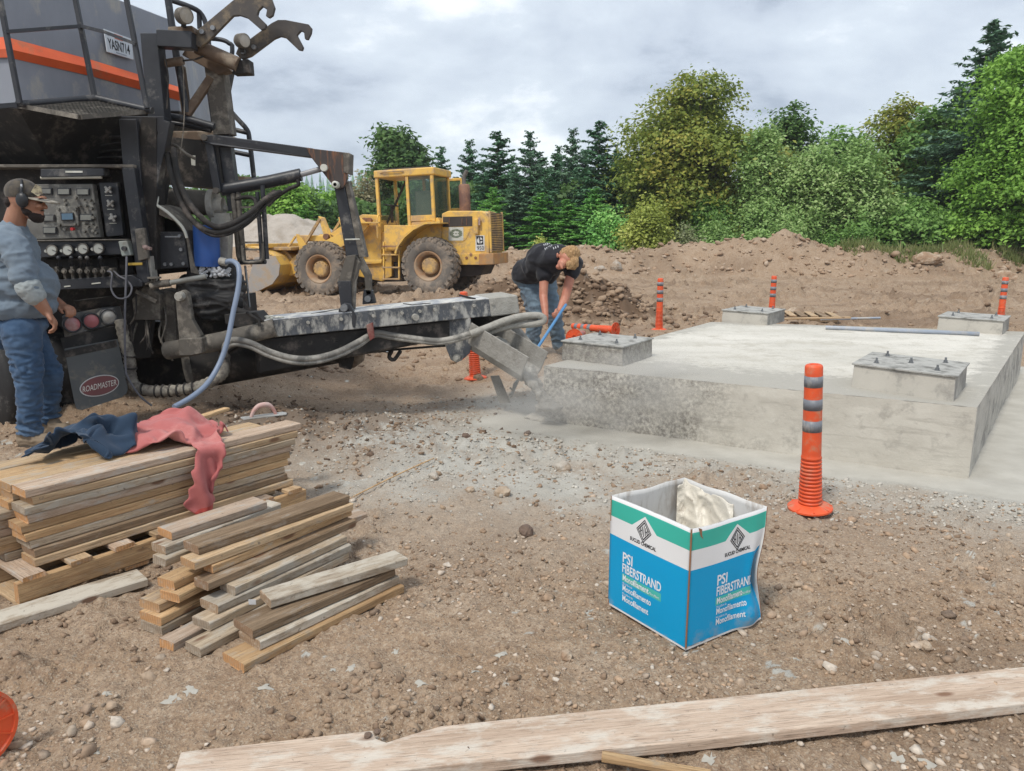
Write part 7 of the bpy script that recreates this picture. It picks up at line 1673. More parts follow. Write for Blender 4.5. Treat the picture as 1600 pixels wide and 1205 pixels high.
mb = MB(TO); dr_ = Vector((0, 0, -.30)); dr2 = Vector((0, 0, -.12)); mb.hexa([f0b + bper * .15 + dr_, f0b + (f1b - f0b) * .80 + bper * .15 + dr2 * 1.3, f0b + (f1b - f0b) * .8 + bper * .15, f0b + bper * .15], [f0b + bper * .8 + dr_, f0b + (f1b - f0b) * .80 + bper * .8 + dr2 * 1.3, f0b + (f1b - f0b) * .8 + bper * .8, f0b + bper * .8]); mb.build('boom_belly', M_tkd, truck, .02)
mb = MB(TO); mb.hexa([f1b - bdir * .26 + Vector((0, 0, -.004)), f1b + bdir * .015, f1t + bdir * .015 + Vector((0, 0, .016)), f1t - bdir * .26 + Vector((0, 0, .016))], [p + bper * .94 for p in (f1b - bdir * .26 + Vector((0, 0, -.004)), f1b + bdir * .015, f1t + bdir * .015 + Vector((0, 0, .016)), f1t - bdir * .26 + Vector((0, 0, .016)))]); mb.v = [tuple(Vector(v) - bper * .01) for v in mb.v]; mb.build('boom_end_box', M_caked_l, truck, .01)
def bolts_(m):
    for t in (.18, .3, .42, .53, .60, .66, .74, .82, .90):
        c = f0t.lerp(f1t, t) + Vector((0, 0, -.04)) - bper * .02; m.disc(c, bper, .014, .02, 8)
    m.disc(f0t.lerp(f1t, .58) + Vector((0, 0, -.085)) - bper * .04, bper, .028, .06, 12)
multi(bolts_, 'boom_bolts', M_caked_l)
multi(lambda m: (m.bar(f0t.lerp(f1t, .575) + bper * .1 + e_, f0t.lerp(f1t, .65) + bper * .1 + e_, .008, .012), m.bar(f0t.lerp(f1t, .575) + bper * .1 + e_, f0t.lerp(f1t, .56) + bper * .5 + e_, .008, .012), m.bar(f0t.lerp(f1t, .83) + bper * .05 + e_, f0t.lerp(f1t, .80) + bper * .6 + e_ * 3, .016, .016), m.bar(f0t.lerp(f1t, .2) + bper * .3 + e_, f0t.lerp(f1t, .33) + bper * .5 + e_ * 2, .006, .006)), 'boom_rod', M_tkd)
# strut and foot under the boom
tp([(515, 500), (545, 500), (552, 560), (548, 578), (530, 574)], 6.45, .2, 'boom_prop', M_tkd); tp([(545, 550), (568, 548), (566, 566), (552, 576), (545, 572)], 6.5, .1, 'prop_foot', M_brown); multi(lambda m: m.disc(P(533, 552, 6.42), (0, 1, 0), .03, .05, 12), 'red_cap', M('dull_red', (.22, .03, .03), rough=.6))
# end plate, chute
tp([(681, 500), (734, 492), (738, 538), (734, 552), (722, 563), (713, 567), (704, 562), (694, 536)], 6.55, .03, 'chute_bracket', M_boom, bevel=.004); multi(lambda m: (m.disc(P(713.5, 559, 6.53), (0, 1, 0), .032, .05, 14), m.disc(P(713.5, 559, 6.50), (0, 1, 0), .018, .04, 8)), 'pivot_bolt', M_caked_l)
tp([(735, 496), (800, 490), (790, 515), (750, 530), (738, 526)], 6.80, .25, 'discharge_opening', M_tkd)
# chute: bent channel
cs_, ce_ = P(742, 532, 6.72), P(826, 584, 6.42); cd = (ce_ - cs_).normalized(); cw_ = Vector((-cd.y, cd.x, 0)).normalized() * .17
cn = cd.cross(cw_).normalized(); cn = cn if cn.z > 0 else -cn
prof = [(-1, .20), (-1, .02), (-.72, -.05), (.72, -.05), (1, .02), (1, .20), (.93, .20), (.93, .03), (.68, -.03), (-.68, -.03), (-.93, .03), (-.93, .20)]
mb = MB(TO); mb.prism([cs_ + cw_ * a + cn * b for a, b in prof], ce_ - cs_ + cd * .02); mb.build('discharge_chute', M_caked, truck, .004)
me = blob([('c', cs_ + cn * .02, ce_ + cn * .01 - cd * .05, .10, .08, .5, cn), ('s', cs_.lerp(ce_, .3) + cn * .05, (.16, .13, .07)), ('s', cs_.lerp(ce_, .6) + cn * .04, (.13, .11, .06))], .014, 2, lambda c, n: .02 * mnoise.noise(c * 14) + .012 * mnoise.noise(c * 40)); link('concrete_in_chute', shifted(me, TO), M_caked_l, truck)
wallp = [P(800, 500, 6.95), P(828, 535, 6.80), P(838, 552, 6.7), P(832, 566, 6.62), P(760, 520, 6.9)]
mb = MB(TO); mb.prism(wallp, (.02, .03, 0)); mb.build('splash_guard', M_caked, truck, .004)
# running concrete
st0 = ce_ - cd * .02
me = blob([('c', st0 + cn * .0, P(838, 604, 6.33), .085, .075, .5, cn), ('c', P(838, 604, 6.33), P(856, 632, 6.27), .075, .06, .55, cn), ('s', P(858, 636, 6.26), (.13, .09, .04))], .010, 1, lambda c, n: .030 * mnoise.noise(c * 16) + .022 * (abs(mnoise.noise(c * 38)) - .2) + .008 * mnoise.noise(c * 110)); o = link('concrete_flow', shifted(me, (0, 0, 0)), M_caked); tagit(o, 'dark grey wet concrete running off the chute onto the ground', kind='stuff')
me = blob([('s', G(880, 652, .01), (.34, .16, .04)), ('s', G(935, 640, .03), (.16, .09, .09)), ('s', G(925, 655, .02), (.26, .10, .05)), ('s', G(990, 658, .0), (.25, .10, .05))], .011, 1, lambda c, n: .030 * mnoise.noise(c * 11) + .024 * (abs(mnoise.noise(c * 30)) - .2) + .008 * mnoise.noise(c * 90)); o = link('fresh_concrete_heap', me, M('fresh_grey_concrete', (.47, .445, .395), (.39, .365, .32), rough=.85, scale=20, bump=.8, bscale=60, bdist=.01)); tagit(o, 'lumpy fresh grey concrete against the foot of the slab', kind='stuff')
# hoses along the boom
for i, (o_, r) in enumerate(((0, .024), (7, .018))):
    tt([(352, 556, 5.85), (352, 540 + o_, 5.80), (366, 531 + o_, 5.8), (392, 536 + o_, 5.8), (420, 549 + o_, 5.85), (455, 559 + o_, 5.9), (488, 560 + o_, 6.0), (525, 551 + o_, 6.1), (560, 534 + o_, 6.2), (585, 520 + o_ * .7, 6.3), (610, 523 + o_ * .7, 6.35), (650, 529 + o_ * .6, 6.4), (690, 532 + o_ * .6, 6.44), (735, 521 + o_ * .6, 6.48), (780, 503 + o_, 6.55), (810, 494 + o_, 6.6), (840, 492 + o_ * 1.2, 6.65)], r, 'boom_hose', M('hose_grey%d' % i, (.20, .19, .17), (.13, .125, .115), rough=.7, dirt=(.36, .34, .30), dirt_amt=.45, dirt_scale=7), curve=6, seg=12)
tt([(345, 560, 5.9), (400, 526, 5.95), (430, 519, 6.0), (455, 530, 6.1), (490, 534, 6.15), (530, 532, 6.2)], .010, 'thin_hose', M_tkd, curve=5)
multi(lambda m: m.tube([P(735, 522, 6.46), P(780, 505, 6.52), P(812, 495, 6.58), P(842, 493, 6.62), P(850, 500, 6.62), P(838, 506, 6.62), P(800, 509, 6.6), P(760, 520, 6.56)], .03, 10, 4), 'caked_hose_end', M_caked_l)
tp([(572, 508), (582, 504), (585, 528), (578, 533), (574, 520)], 6.2, .03, 'hose_clip', M('red_brown_clip', (.20, .06, .05), rough=.7, dirt=(.3, .2, .17)))
tt([(548, 552, 6.4), (600, 548, 6.5), (660, 543, 6.55), (700, 540, 6.6)], .010, 'drag_chain', M_tkd, curve=3); tt([(612, 548, 6.5), (608, 558, 6.5), (616, 562, 6.5), (626, 548, 6.5)], .018, 'drag_chain', M_tkd, curve=3)
# plastic sheeting and pieces on the ground behind the boom
def sheet(pts, label, seed, amp=.04, mat=None):
    q = [G(x, y, 0) for x, y in pts]; v, f = quad_grid(*q, 30, 14); v = v.copy()
    for p in v: p[2] = hz(p[0], p[1], False) + .02 + abs(mnoise.noise(Vector((p[0] * 9 + seed, p[1] * 9, 0)))) * amp * 2
    o = link('plastic_sheet', np_mesh(v, f, True), mat); return tagit(o, label, 'plastic sheet')
M_sheet = M('pale_plastic_film', (.56, .60, .66), (.46, .50, .56), rough=.3, scale=8, bump=.4, bscale=20, dirt=(.35, .28, .2), dirt_amt=.2)
sheet([(500, 575), (528, 574), (530, 556), (512, 560)], 'crumpled pale plastic scrap on dirt left of the boom foot', 1, mat=M_sheet)
sheet([(566, 561), (612, 556), (610, 549), (564, 553)], 'pale plastic strip on dirt right of the boom foot', 2, mat=M_sheet)
sheet([(625, 473), (720, 470), (715, 458), (640, 462)], 'bluish crumpled plastic film on dirt behind the boom top', 3, mat=M_sheet)
# ---------------------------------------------------------------- vegetation
def leaf_mat(name, a, b, c, tr=.35, nscale=.35):
    m = bpy.data.materials.new(name); m.use_nodes = True; nt = m.node_tree; L = nt.links.new; p = nt.nodes['Principled BSDF']; out = nt.nodes['Material Output']
    geo = nt.nodes.new('ShaderNodeNewGeometry'); r = nt.nodes.new('ShaderNodeValToRGB'); e = r.color_ramp.elements
    e[0].color = (*a, 1); e[1].color = (*c, 1); x = e.new(.5); x.color = (*b, 1)
    n = nt.nodes.new('ShaderNodeTexNoise'); n.inputs['Scale'].default_value = nscale; n.inputs['Detail'].default_value = 3; L(geo.outputs['Position'], n.inputs['Vector'])
    ma = nt.nodes.new('ShaderNodeMath'); ma.operation = 'MULTIPLY_ADD'; ma.inputs[1].default_value = .55; L(geo.outputs['Random Per Island'], ma.inputs[0])
    mr = nt.nodes.new('ShaderNodeMapRange'); mr.inputs[1].default_value = .35; mr.inputs[2].default_value = .65; mr.inputs[3].default_value = 0; mr.inputs[4].default_value = .45; L(n.outputs[0], mr.inputs[0]); L(mr.outputs[0], ma.inputs[2])
    L(ma.outputs[0], r.inputs[0]); L(r.outputs[0], p.inputs['Base Color']); p.inputs['Roughness'].default_value = .55; p.inputs['Specular IOR Level'].default_value = .35
    t = nt.nodes.new('ShaderNodeBsdfTranslucent'); L(r.outputs[0], t.inputs[0]); mi = nt.nodes.new('ShaderNodeMixShader'); mi.inputs[0].default_value = tr
    L(p.outputs[0], mi.inputs[1]); L(t.outputs[0], mi.inputs[2]); L(mi.outputs[0], out.inputs[0]); return m
L_OLIVE = leaf_mat('olive_leaves', (0.147, 0.207, 0.0431), (0.26, 0.327, 0.0606), (0.468, 0.406, 0.0864))
L_DARK = leaf_mat('dark_green_leaves', (0.0606, 0.13, 0.0431), (0.104, 0.199, 0.0553), (0.173, 0.295, 0.0777))
L_BRIGHT = leaf_mat('bright_green_leaves', (0.13, 0.26, 0.0431), (0.226, 0.423, 0.0691), (0.346, 0.571, 0.104))
L_ALDER = leaf_mat('light_sage_leaves', (0.183, 0.311, 0.0912), (0.311, 0.474, 0.154), (0.492, 0.6, 0.274))
L_YEL = leaf_mat('yellow_green_leaves', (0.265, 0.326, 0.0698), (0.434, 0.497, 0.109), (0.6, 0.6, 0.186))
L_MID = leaf_mat('mid_green_leaves', (0.112, 0.233, 0.0606), (0.191, 0.346, 0.0864), (0.285, 0.475, 0.13))
L_FIR = leaf_mat('fir_needles', (0.0633, 0.159, 0.0864), (0.115, 0.246, 0.13), (0.188, 0.361, 0.173), .15, .5)
L_FIRB = leaf_mat('blue_fir_needles', (0.0907, 0.179, 0.112), (0.151, 0.274, 0.167), (0.258, 0.396, 0.236), .15, .5)
L_FIRG = leaf_mat('bright_fir_needles', (0.13, 0.317, 0.0864), (0.214, 0.489, 0.115), (0.375, 0.6, 0.173), .25, .5)
L_DRY = leaf_mat('dry_brown_leaves', (0.226, 0.207, 0.104), (0.346, 0.311, 0.173), (0.518, 0.449, 0.295))
M_bark = M('grey_bark', (.13, .105, .08), (.075, .06, .047), rough=.9, scale=5, bump=.6, bscale=20, bdist=.02, stretch=(1, 1, .3))
def rand_dirs(rs, n):
    z = rs.rand(n) * 2 - 1; a = rs.rand(n) * 6.2832; r = np.sqrt(1 - z * z); return np.stack([r * np.cos(a), r * np.sin(a), z], 1)
def leaves_mesh(cen, nrm, size, rs, asp=.62):
    n = len(cen); u_ = np.cross(nrm, rand_dirs(rs, n)); u_ /= np.linalg.norm(u_, axis=1)[:, None] + 1e-9; w = np.cross(nrm, u_)
    s = size[:, None]; q = np.stack([cen - u_ * s, cen - w * s * asp, cen + u_ * s, cen + w * s * asp], 1)
    q[:, 1] += nrm * s * .2; q[:, 3] += nrm * s * .2
    return np_mesh(q.reshape(-1, 3), np.arange(n * 4).reshape(-1, 4), False)
def crown(lobes, ncl, per, crad, leaf, seed, flat=.5, up=.55, inner=.2):
    rs = np.random.RandomState(seed); lob = np.array(lobes, dtype=float); wts = lob[:, 3] * lob[:, 4] + lob[:, 4] * lob[:, 5]; wts /= wts.sum()
    k = rs.choice(len(lob), ncl, p=wts); d = rand_dirs(rs, ncl); d[:, 2] = np.where(d[:, 2] < -.35, -d[:, 2] * .6, d[:, 2])
    rad = np.where(rs.rand(ncl) < inner, .35 + .45 * rs.rand(ncl), .80 + .36 * rs.rand(ncl) ** 1.8)
    c = lob[k, :3] + d * lob[k, 3:6] * rad[:, None]
    cr_ = crad * (.6 + .8 * rs.rand(ncl))
    off = rs.randn(ncl, per, 3) * np.array([.55, .55, .55 * flat]); off += rand_dirs(rs, ncl)[:, None, :] * rs.rand(ncl, 1, 1) * .2
    tilt = d[:, None, :2] * off[..., :1] * 0
    pts = c[:, None, :] + off * cr_[:, None, None]; pts[..., 2] -= .35 * cr_[:, None] * (off[..., 0] ** 2 + off[..., 1] ** 2)
    nr = d[:, None, :] * .5 + rs.randn(ncl, per, 3) * .5 + np.array([0, 0, up + .25]); nr /= np.linalg.norm(nr, axis=2)[..., None]
    sz = leaf * (.6 + .7 * rs.rand(ncl, per))
    return leaves_mesh(pts.reshape(-1, 3), nr.reshape(-1, 3), sz.reshape(-1), rs), c
def make_tree(name, X_, Y_, top, halfw, mat, label, cat='tree', seed=1, ncl=260, per=80, leaf=.13, crad=.75, nl=9, base=0, group=None, shape='round', low=.12, gz=None, flat=.5, inner=.25):
    z0 = float(height(np.array([X_]), np.array([Y_]), False)[0]) if gz is None else gz
    t = thing(name, label, cat, (X_, Y_, z0 - .05), 0, group); H_ = top - z0; rs = np.random.RandomState(seed); lobes = []
    for i in range(nl):
        f = (i + .5) / nl; zz = H_ * (low + (.90 - low) * f)
        if shape == 'round': w = halfw * math.sqrt(max(.05, 1 - ((f - .38) / .68) ** 2))
        elif shape == 'cone': w = halfw * (1 - f) ** .7
        else: w = halfw * (1 - .55 * f ** 2)
        a = rs.rand() * 6.28; rr_ = w * .42 * (rs.rand() * .7 + .3); lr = w * (.62 + .2 * rs.rand())
        lobes.append((rr_ * math.cos(a), rr_ * math.sin(a), zz, lr, lr, H_ * (.11 + .05 * rs.rand())))
    me, cl = crown(lobes, ncl, per, crad, leaf, seed, flat, inner=inner); link('crown', me, mat, t)
    mb = MB(); r0 = .02 * H_ + .03; mb.tube([(0, 0, -.3), (.02 * H_, 0, H_ * .3), (0, .02 * H_, H_ * .62), (0, 0, H_ * .88)], r0, 8, 3, radii=[r0 * 1.25, r0 * .85, r0 * .45, .02])
    for i in range(0, min(len(cl), 34)):
        c = cl[i * max(1, len(cl) // 34)]; s_ = Vector((0, 0, min(H_ * .7, max(.2, c[2] * .62)))); mb.tube([s_, s_.lerp(Vector(c), .5) + Vector((0, 0, .1)), Vector(c)], .03, 5, radii=[r0 * .35, r0 * .2, .012])
    mb.build('trunk', M_bark, t); return t
def place(px_, Y_): return P(px_, 400, Y_).x
def ztop(px_, py_, Y_): return P(px_, py_, Y_).z
GT = 'broadleaf trees behind the berm'
def bt(px_, py, hwpx, Y_, mat, label, **k):
    return make_tree(k.pop('name', 'broadleaf_tree'), place(px_, Y_), Y_, ztop(px_, py, Y_), hwpx * Y_ / FPX, mat, label, **k)
bt(1085, 108, 112, 39, L_OLIVE, 'large spreading tree with olive and rust-tinged leaves, highest of the broadleaf trees in the middle', seed=3, ncl=460, per=120, leaf=.105, crad=.95, nl=15, flat=.38, inner=.15, group=GT)
bt(1218, 160, 62, 43, L_DARK, 'dark green tree partly behind the large olive tree on its right', seed=5, ncl=190, per=80, leaf=.14, crad=.85, group=GT)
bt(1010, 250, 60, 42, L_DARK, 'dark shaded tree at the left foot of the large olive tree', seed=6, ncl=170, per=80, leaf=.14, crad=.8, group=GT)
bt(1188, 196, 50, 35.5, L_ALDER, 'slender sage-green young tree with small light leaves right of the large olive tree', seed=8, ncl=250, per=90, leaf=.085, crad=.55, nl=10, shape='tall', flat=.9, group=GT)
bt(1258, 216, 66, 35, L_ALDER, 'broad light sage-green bushy tree behind the berm peak', seed=9, ncl=300, per=90, leaf=.085, crad=.55, nl=10, shape='tall', flat=.9, group=GT)
bt(1335, 212, 62, 34.5, L_ALDER, 'light sage-green bushy tree between the berm peak and the maple', seed=10, ncl=260, per=90, leaf=.085, crad=.55, nl=10, shape='tall', flat=.9, group=GT)
bt(1395, 150, 78, 41, L_OLIVE, 'olive-green maple with open branch tips right of centre', seed=12, ncl=330, per=85, leaf=.11, crad=.75, nl=12, shape='tall', group=GT, flat=.4)
bt(1300, 200, 80, 43, L_MID, 'green tree whose top shows above the sage-green bushes', seed=14, ncl=190, per=80, leaf=.14, crad=.7, group=GT)
bt(1452, 158, 72, 39, L_MID, 'green maple just left of the tall spruce', seed=15, ncl=200, per=80, leaf=.14, crad=.8, group=GT)
bt(1600, 55, 130, 32, L_BRIGHT, 'big bright green maple filling the right edge', seed=16, ncl=700, per=120, leaf=.095, crad=.80, nl=16, shape='tall', group=GT, low=.06, flat=.35, inner=.12)
bt(1720, 40, 120, 34, L_BRIGHT, 'bright green tree beyond the right edge of the big maple', seed=17, ncl=300, per=80, leaf=.14, crad=.8, nl=10, group=GT)
bt(1420, 310, 60, 33.5, L_MID, 'low green shrubby tree under the tall spruce', seed=18, ncl=190, per=80, leaf=.11, crad=.6, nl=7, group=GT, low=.05)
bt(1510, 320, 60, 34, L_DARK, 'low dark green shrub tree between the spruce and the big maple', seed=19, ncl=170, per=80, leaf=.12, crad=.6, nl=7, group=GT, low=.05)
bt(622, 192, 44, 52, L_DARK, 'dark round-topped tree rising behind the cab of the loader', seed=20, ncl=150, per=70, leaf=.19, crad=.9, nl=8, group=GT, low=.45)
bt(455, 282, 42, 44, L_BRIGHT, 'bright green tree seen below the hydraulic cylinder', seed=22, ncl=220, per=80, leaf=.14, crad=.75, group=GT, low=.05)
bt(512, 292, 38, 46, L_BRIGHT, 'bright green tree just left of the hanging boom arm', seed=23, ncl=190, per=80, leaf=.14, crad=.7, group=GT, low=.05)
bt(410, 300, 40, 45, L_MID, 'green tree behind the folding ladder of the truck', seed=24, ncl=170, per=80, leaf=.14, crad=.75, group=GT, low=.05)
bt(578, 262, 26, 48, L_DRY, 'thin half-bare brownish tree left of the loader cab', seed=25, ncl=110, per=36, leaf=.11, crad=.7, group=GT, low=.05)
bt(300, 300, 70, 46, L_MID, 'green tree seen through the gaps of the truck frame', seed=26, ncl=170, per=80, leaf=.15, crad=.8, group=GT, low=.05)
GS = 'bushes along the berm'
bt(1012, 318, 36, 33.2, L_YEL, 'yellow-green bush at the left end of the berm', seed=30, ncl=150, per=70, leaf=.075, crad=.42, nl=7, shape='round', group=GS, name='bush', cat='bush', low=.12, flat=1.1)
bt(1070, 355, 26, 33, leaf_mat('pale_flowering_leaves', (.16, .22, .08), (.30, .34, .17), (.55, .55, .40)), 'low bush with pale blossoms right of the yellow-green bush', seed=31, ncl=90, per=60, leaf=.06, crad=.36, nl=6, group=GS, name='bush', cat='bush', low=.1, flat=1)
bt(1110, 300, 38, 36.5, L_MID, 'mid-green leafy bush in front of the large olive tree', seed=32, ncl=150, per=75, leaf=.085, crad=.5, nl=7, group=GS, name='bush', cat='bush', low=.1, flat=1)
bt(948, 330, 30, 36, L_FIRG, 'bright green bushy young tree left of the yellow-green bush', seed=33, ncl=120, per=75, leaf=.09, crad=.5, nl=7, group=GS, name='bush', cat='bush', low=.1, flat=1)
bt(845, 373, 9, 33, L_YEL, 'small bright yellow-green bush above the bending worker', seed=34, ncl=40, per=40, leaf=.05, crad=.25, nl=4, group=GS, name='bush', cat='bush', low=.2, flat=1)
bt(1120, 352, 45, 34, L_ALDER, 'low sage-green bush on the left shoulder of the berm peak', seed=35, ncl=140, per=70, leaf=.07, crad=.4, nl=7, group=GS, name='bush', cat='bush', low=.1, flat=1)
bt(1540, 366, 60, 33, L_BRIGHT, 'low bright green bush under the big maple', seed=36, ncl=140, per=70, leaf=.09, crad=.45, nl=7, group=GS, name='bush', cat='bush', low=.1, flat=1)
bt(1225, 330, 60, 33.6, L_ALDER, 'thick sage-green bush just behind the berm peak', seed=37, ncl=200, per=70, leaf=.075, crad=.45, nl=8, group=GS, name='bush', cat='bush', low=.1, flat=1)
bt(1340, 345, 60, 33.2, L_MID, 'green bush right of the berm peak', seed=38, ncl=180, per=70, leaf=.08, crad=.45, nl=8, group=GS, name='bush', cat='bush', low=.1, flat=1)

def conifer_mesh(H_, Rb, seed, dens=1.0, droop=.25, open_=0.0):
    rs = np.random.RandomState(seed); C_, N_, S_ = [], [], []; limbs = []
    nw = int(H_ / .26)
    for i in range(nw):
        f = i / nw; z = H_ * (.03 + .95 * f); L0 = Rb * (1 - f) ** .78 * (.85 + .3 * rs.rand()) + .08; nb = int((6 + 6 * (1 - f)) * dens)
        for b in range(nb):
            a = rs.rand() * 6.28; L_ = L0 * (.50 + .75 * rs.rand() ** 1.3); ns = max(3, int(L_ / .085)); up_ = .35 * f + .02 + .15 * rs.rand(); z = H_ * (.03 + .95 * f) + rs.rand() * .34
            t = np.linspace(.12, 1, ns); x = t * L_; zz = z + x * up_ - droop * x * x / max(.6, Rb) + .0
            limbs.append((a, L_, z, up_, droop))
            for side_ in range(5):
                off = (rs.rand(ns) - .5) * .8 * L_ * (1.15 - t) * .9
                px_ = x * math.cos(a) - off * math.sin(a); py_ = x * math.sin(a) + off * math.cos(a)
                C_.append(np.stack([px_, py_, zz - .03 - np.abs(off) * .25 + rs.randn(ns) * .03], 1))
                n = rs.randn(ns, 3) * .45 + np.array([math.cos(a) * .3, math.sin(a) * .3, .9]); N_.append(n / np.linalg.norm(n, axis=1)[:, None]); S_.append(.075 + .085 * rs.rand(ns))
    return leaves_mesh(np.concatenate(C_), np.concatenate(N_), np.concatenate(S_), rs, .38)
def conifer(px_, py, hwpx, Y_, mesh_info, mat, label, group='conifers along the far edge of the site', rz=0):
    me, H0, R0 = mesh_info; X_ = place(px_, Y_); z0 = float(height(np.array([X_]), np.array([Y_]), False)[0]); H_ = ztop(px_, py, Y_) - z0
    t = thing('conifer', label, 'conifer', (X_, Y_, z0 - .05), 0, group)
    sc = (1.75 * hwpx * Y_ / FPX / R0, 1.75 * hwpx * Y_ / FPX / R0, H_ / H0)
    o = bpy.data.objects.new('crown', me); COL.objects.link(o); o.parent = t; o.scale = sc; o.rotation_euler.z = rz
    if len(me.materials) == 0: me.materials.append(mat)
    o.material_slots[0].link = 'OBJECT'; o.material_slots[0].material = mat
    mb = MB(); mb.tube([(0, 0, -.3), (0, 0, H_ * .5), (0, 0, H_ * .995)], .1, 7, radii=[.015 * H_ + .05, .009 * H_ + .02, .008]); mb.build('trunk', M_bark, t); return t
C1 = (conifer_mesh(9, 1.9, 1), 9, 1.9); C2 = (conifer_mesh(9, 2.2, 2, .85, .15), 9, 2.2); C3 = (conifer_mesh(11, 2.0, 3, 1.15, .1), 11, 2.0)
for a in [(1512, 28, 66, 36, C3, L_FIRB, 'tallest blue-green spruce with a sparse pointed top, left of the big bright maple'),
          (932, 188, 42, 42, C1, L_FIR, 'tall dark fir directly left of the large olive tree'),
          (893, 198, 30, 45, C2, L_FIRB, 'slim fir second to the left of the large olive tree'),
          (866, 238, 24, 46, C1, L_FIR, 'short fir above the bending worker, lowest top of its row'),
          (828, 202, 36, 44, C2, L_FIRB, 'fir third from the exhaust pipe of the loader'),
          (778, 204, 42, 43, C1, L_FIR, 'full dark fir right of the exhaust pipe of the loader'),
          (736, 216, 30, 46, C2, L_FIR, 'fir directly behind the exhaust pipe of the loader'),
          (693, 228, 24, 50, C1, L_FIR, 'small fir behind the roof of the loader cab'),
          (852, 262, 30, 41, C2, L_FIR, 'lower fir standing between two taller ones behind the worker'),
          (805, 270, 32, 40, C1, L_FIRB, 'lower bluish fir right of the loader engine'),
          (925, 292, 36, 38, C2, L_FIRG, 'young bright green fir in front of the tall dark fir'),
          (885, 310, 30, 38.5, C1, L_FIRG, 'shorter young green fir above the bending worker'),
          (545, 262, 22, 54, C2, L_FIR, 'distant fir between the boom arm and the loader cab'),
          (590, 285, 20, 52, C1, L_FIR, 'distant low fir left of the loader cab'),
          (640, 262, 24, 51, C2, L_FIR, 'fir behind the loader cab windows'),
          (665, 290, 26, 48, C1, L_FIR, 'lower fir behind the loader door'),
          (745, 300, 30, 41, C2, L_FIR, 'low fir directly behind the loader hood'),
          (480, 318, 26, 42, C1, L_FIRG, 'small green fir behind the lift arms of the loader'),
          (757, 248, 26, 48, C1, L_FIRB, 'bluish fir filling the gap right of the loader exhaust'),
          (800, 240, 26, 47, C2, L_FIR, 'fir between the full dark fir and the next one right'),
          (842, 236, 28, 47, C1, L_FIR, 'green fir in the middle of the fir row above the worker'),
          (872, 225, 26, 48, C2, L_FIR, 'narrow fir just left of the slim one near the olive tree'),
          (912, 232, 28, 46, C1, L_FIRB, 'bluish fir between the two tallest firs beside the olive tree'),
          (958, 230, 30, 44, C2, L_FIR, 'fir partly covered by the left edge of the olive tree'),
          (770, 290, 30, 39, C2, L_FIRG, 'low green fir behind the radiator end of the loader'),
          (845, 300, 30, 39, C1, L_FIRG, 'low green fir directly above the back of the bending worker'),
          (715, 275, 26, 45, C1, L_FIR, 'fir behind the open cab door of the loader'),
          (1560, 150, 50, 37.5, C1, L_FIR, 'dark fir hidden in the big bright maple at the right'),
          (1470, 130, 40, 40, C2, L_FIRB, 'blue-green spruce just left of the tallest spruce')]:
    conifer(*a, rz=a[0])
# undergrowth closing the gaps between the trunks
rs = np.random.RandomState(77); n = 55000
x = -26 + 66 * rs.rand(n); y = 43 + 5 * rs.rand(n); ht = 3.8 + 2.2 * fbm(x, x * 0, 3.0, 3, 8) + .6 * sstep(-2, 6, x); z = .3 + ht * rs.rand(n) ** .8
nr = rs.randn(n, 3) * .6 + np.array([0, -.3, .6]); nr /= np.linalg.norm(nr, axis=1)[:, None]
tagit(link('undergrowth', leaves_mesh(np.stack([x, y, z], 1), nr, .12 + .10 * rs.rand(n), rs), L_DARK), 'dense dark green undergrowth between the tree trunks', kind='stuff')
# far wood on rising ground
def ridge_y(x_, k): return 5 * math.sin(x_ * .01 + k) + 3 * math.sin(x_ * .037 + 2 * k)
vs, fs = [], []
rs2 = random.Random(6)
for lay, (Y_, h_) in enumerate(((170, 5), (420, 19), (640, 40))):
    n = (240, 420, 420)[lay]
    for i in range(n):
        for j in range(3):
            x_ = (-1.1 + 2.2 * (i + rs2.random()) / n) * Y_; yy = Y_ + j * 12 + rs2.uniform(-5, 5)
            zb = h_ * (1 - .45 * float(sstep(-.25, .1, x_ / Y_))) * (.55 + .45 * (j / 2)) * (.75 + .25 * math.sin(x_ * 6 / Y_ + lay) + .12 * math.sin(x_ * 19 / Y_)) - 4; hh = (7, 14, 17)[lay] * rs2.uniform(.6, 1.25); r_ = hh * rs2.uniform(.14, .22)
            b = len(vs); 
            for k_ in range(3):
                z0 = zb + hh * k_ * .27; rr_ = r_ * (1 - k_ * .28)
                c0 = len(vs); ph = rs2.random() * 3
                for q in range(6): vs.append((x_ + rr_ * math.cos(q * 1.047 + ph) * rs2.uniform(.7, 1.2), yy + rr_ * math.sin(q * 1.047 + ph), z0 + rs2.uniform(-.3, .3)))
                vs.append((x_, yy, z0 + hh * .48)); fs += [(c0 + q, c0 + (q + 1) % 6, c0 + 6) for q in range(6)]
tagit(link('distant_forest', np_mesh(vs, fs, False, 3), L_FIR), 'distant conifer forest on the hills beyond the site', kind='stuff')
gx, gy = np.meshgrid(np.linspace(-900, 900, 160), np.linspace(90, 900, 60))
lx = 5 * sstep(120, 175, gy) * (.75 + .25 * np.sin(gx * 6 / 170)) ; lx = lx + 18 * sstep(330, 430, gy) * (.75 + .25 * np.sin(gx * 6 / 420 + 1)) * .8 + 15 * sstep(520, 660, gy)
i_ = np.arange(160 * 60).reshape(60, 160)
tagit(link('hills', np_mesh(np.stack([gx, gy, lx * .9 - 3], -1).reshape(-1, 3), np.stack([i_[:-1, :-1], i_[:-1, 1:], i_[1:, 1:], i_[1:, :-1]], -1).reshape(-1, 4), True), M('forest_floor', (.035, .06, .03), (.05, .08, .04), rough=1, scale=.05, bump=0)), 'low wooded hills', kind='structure')
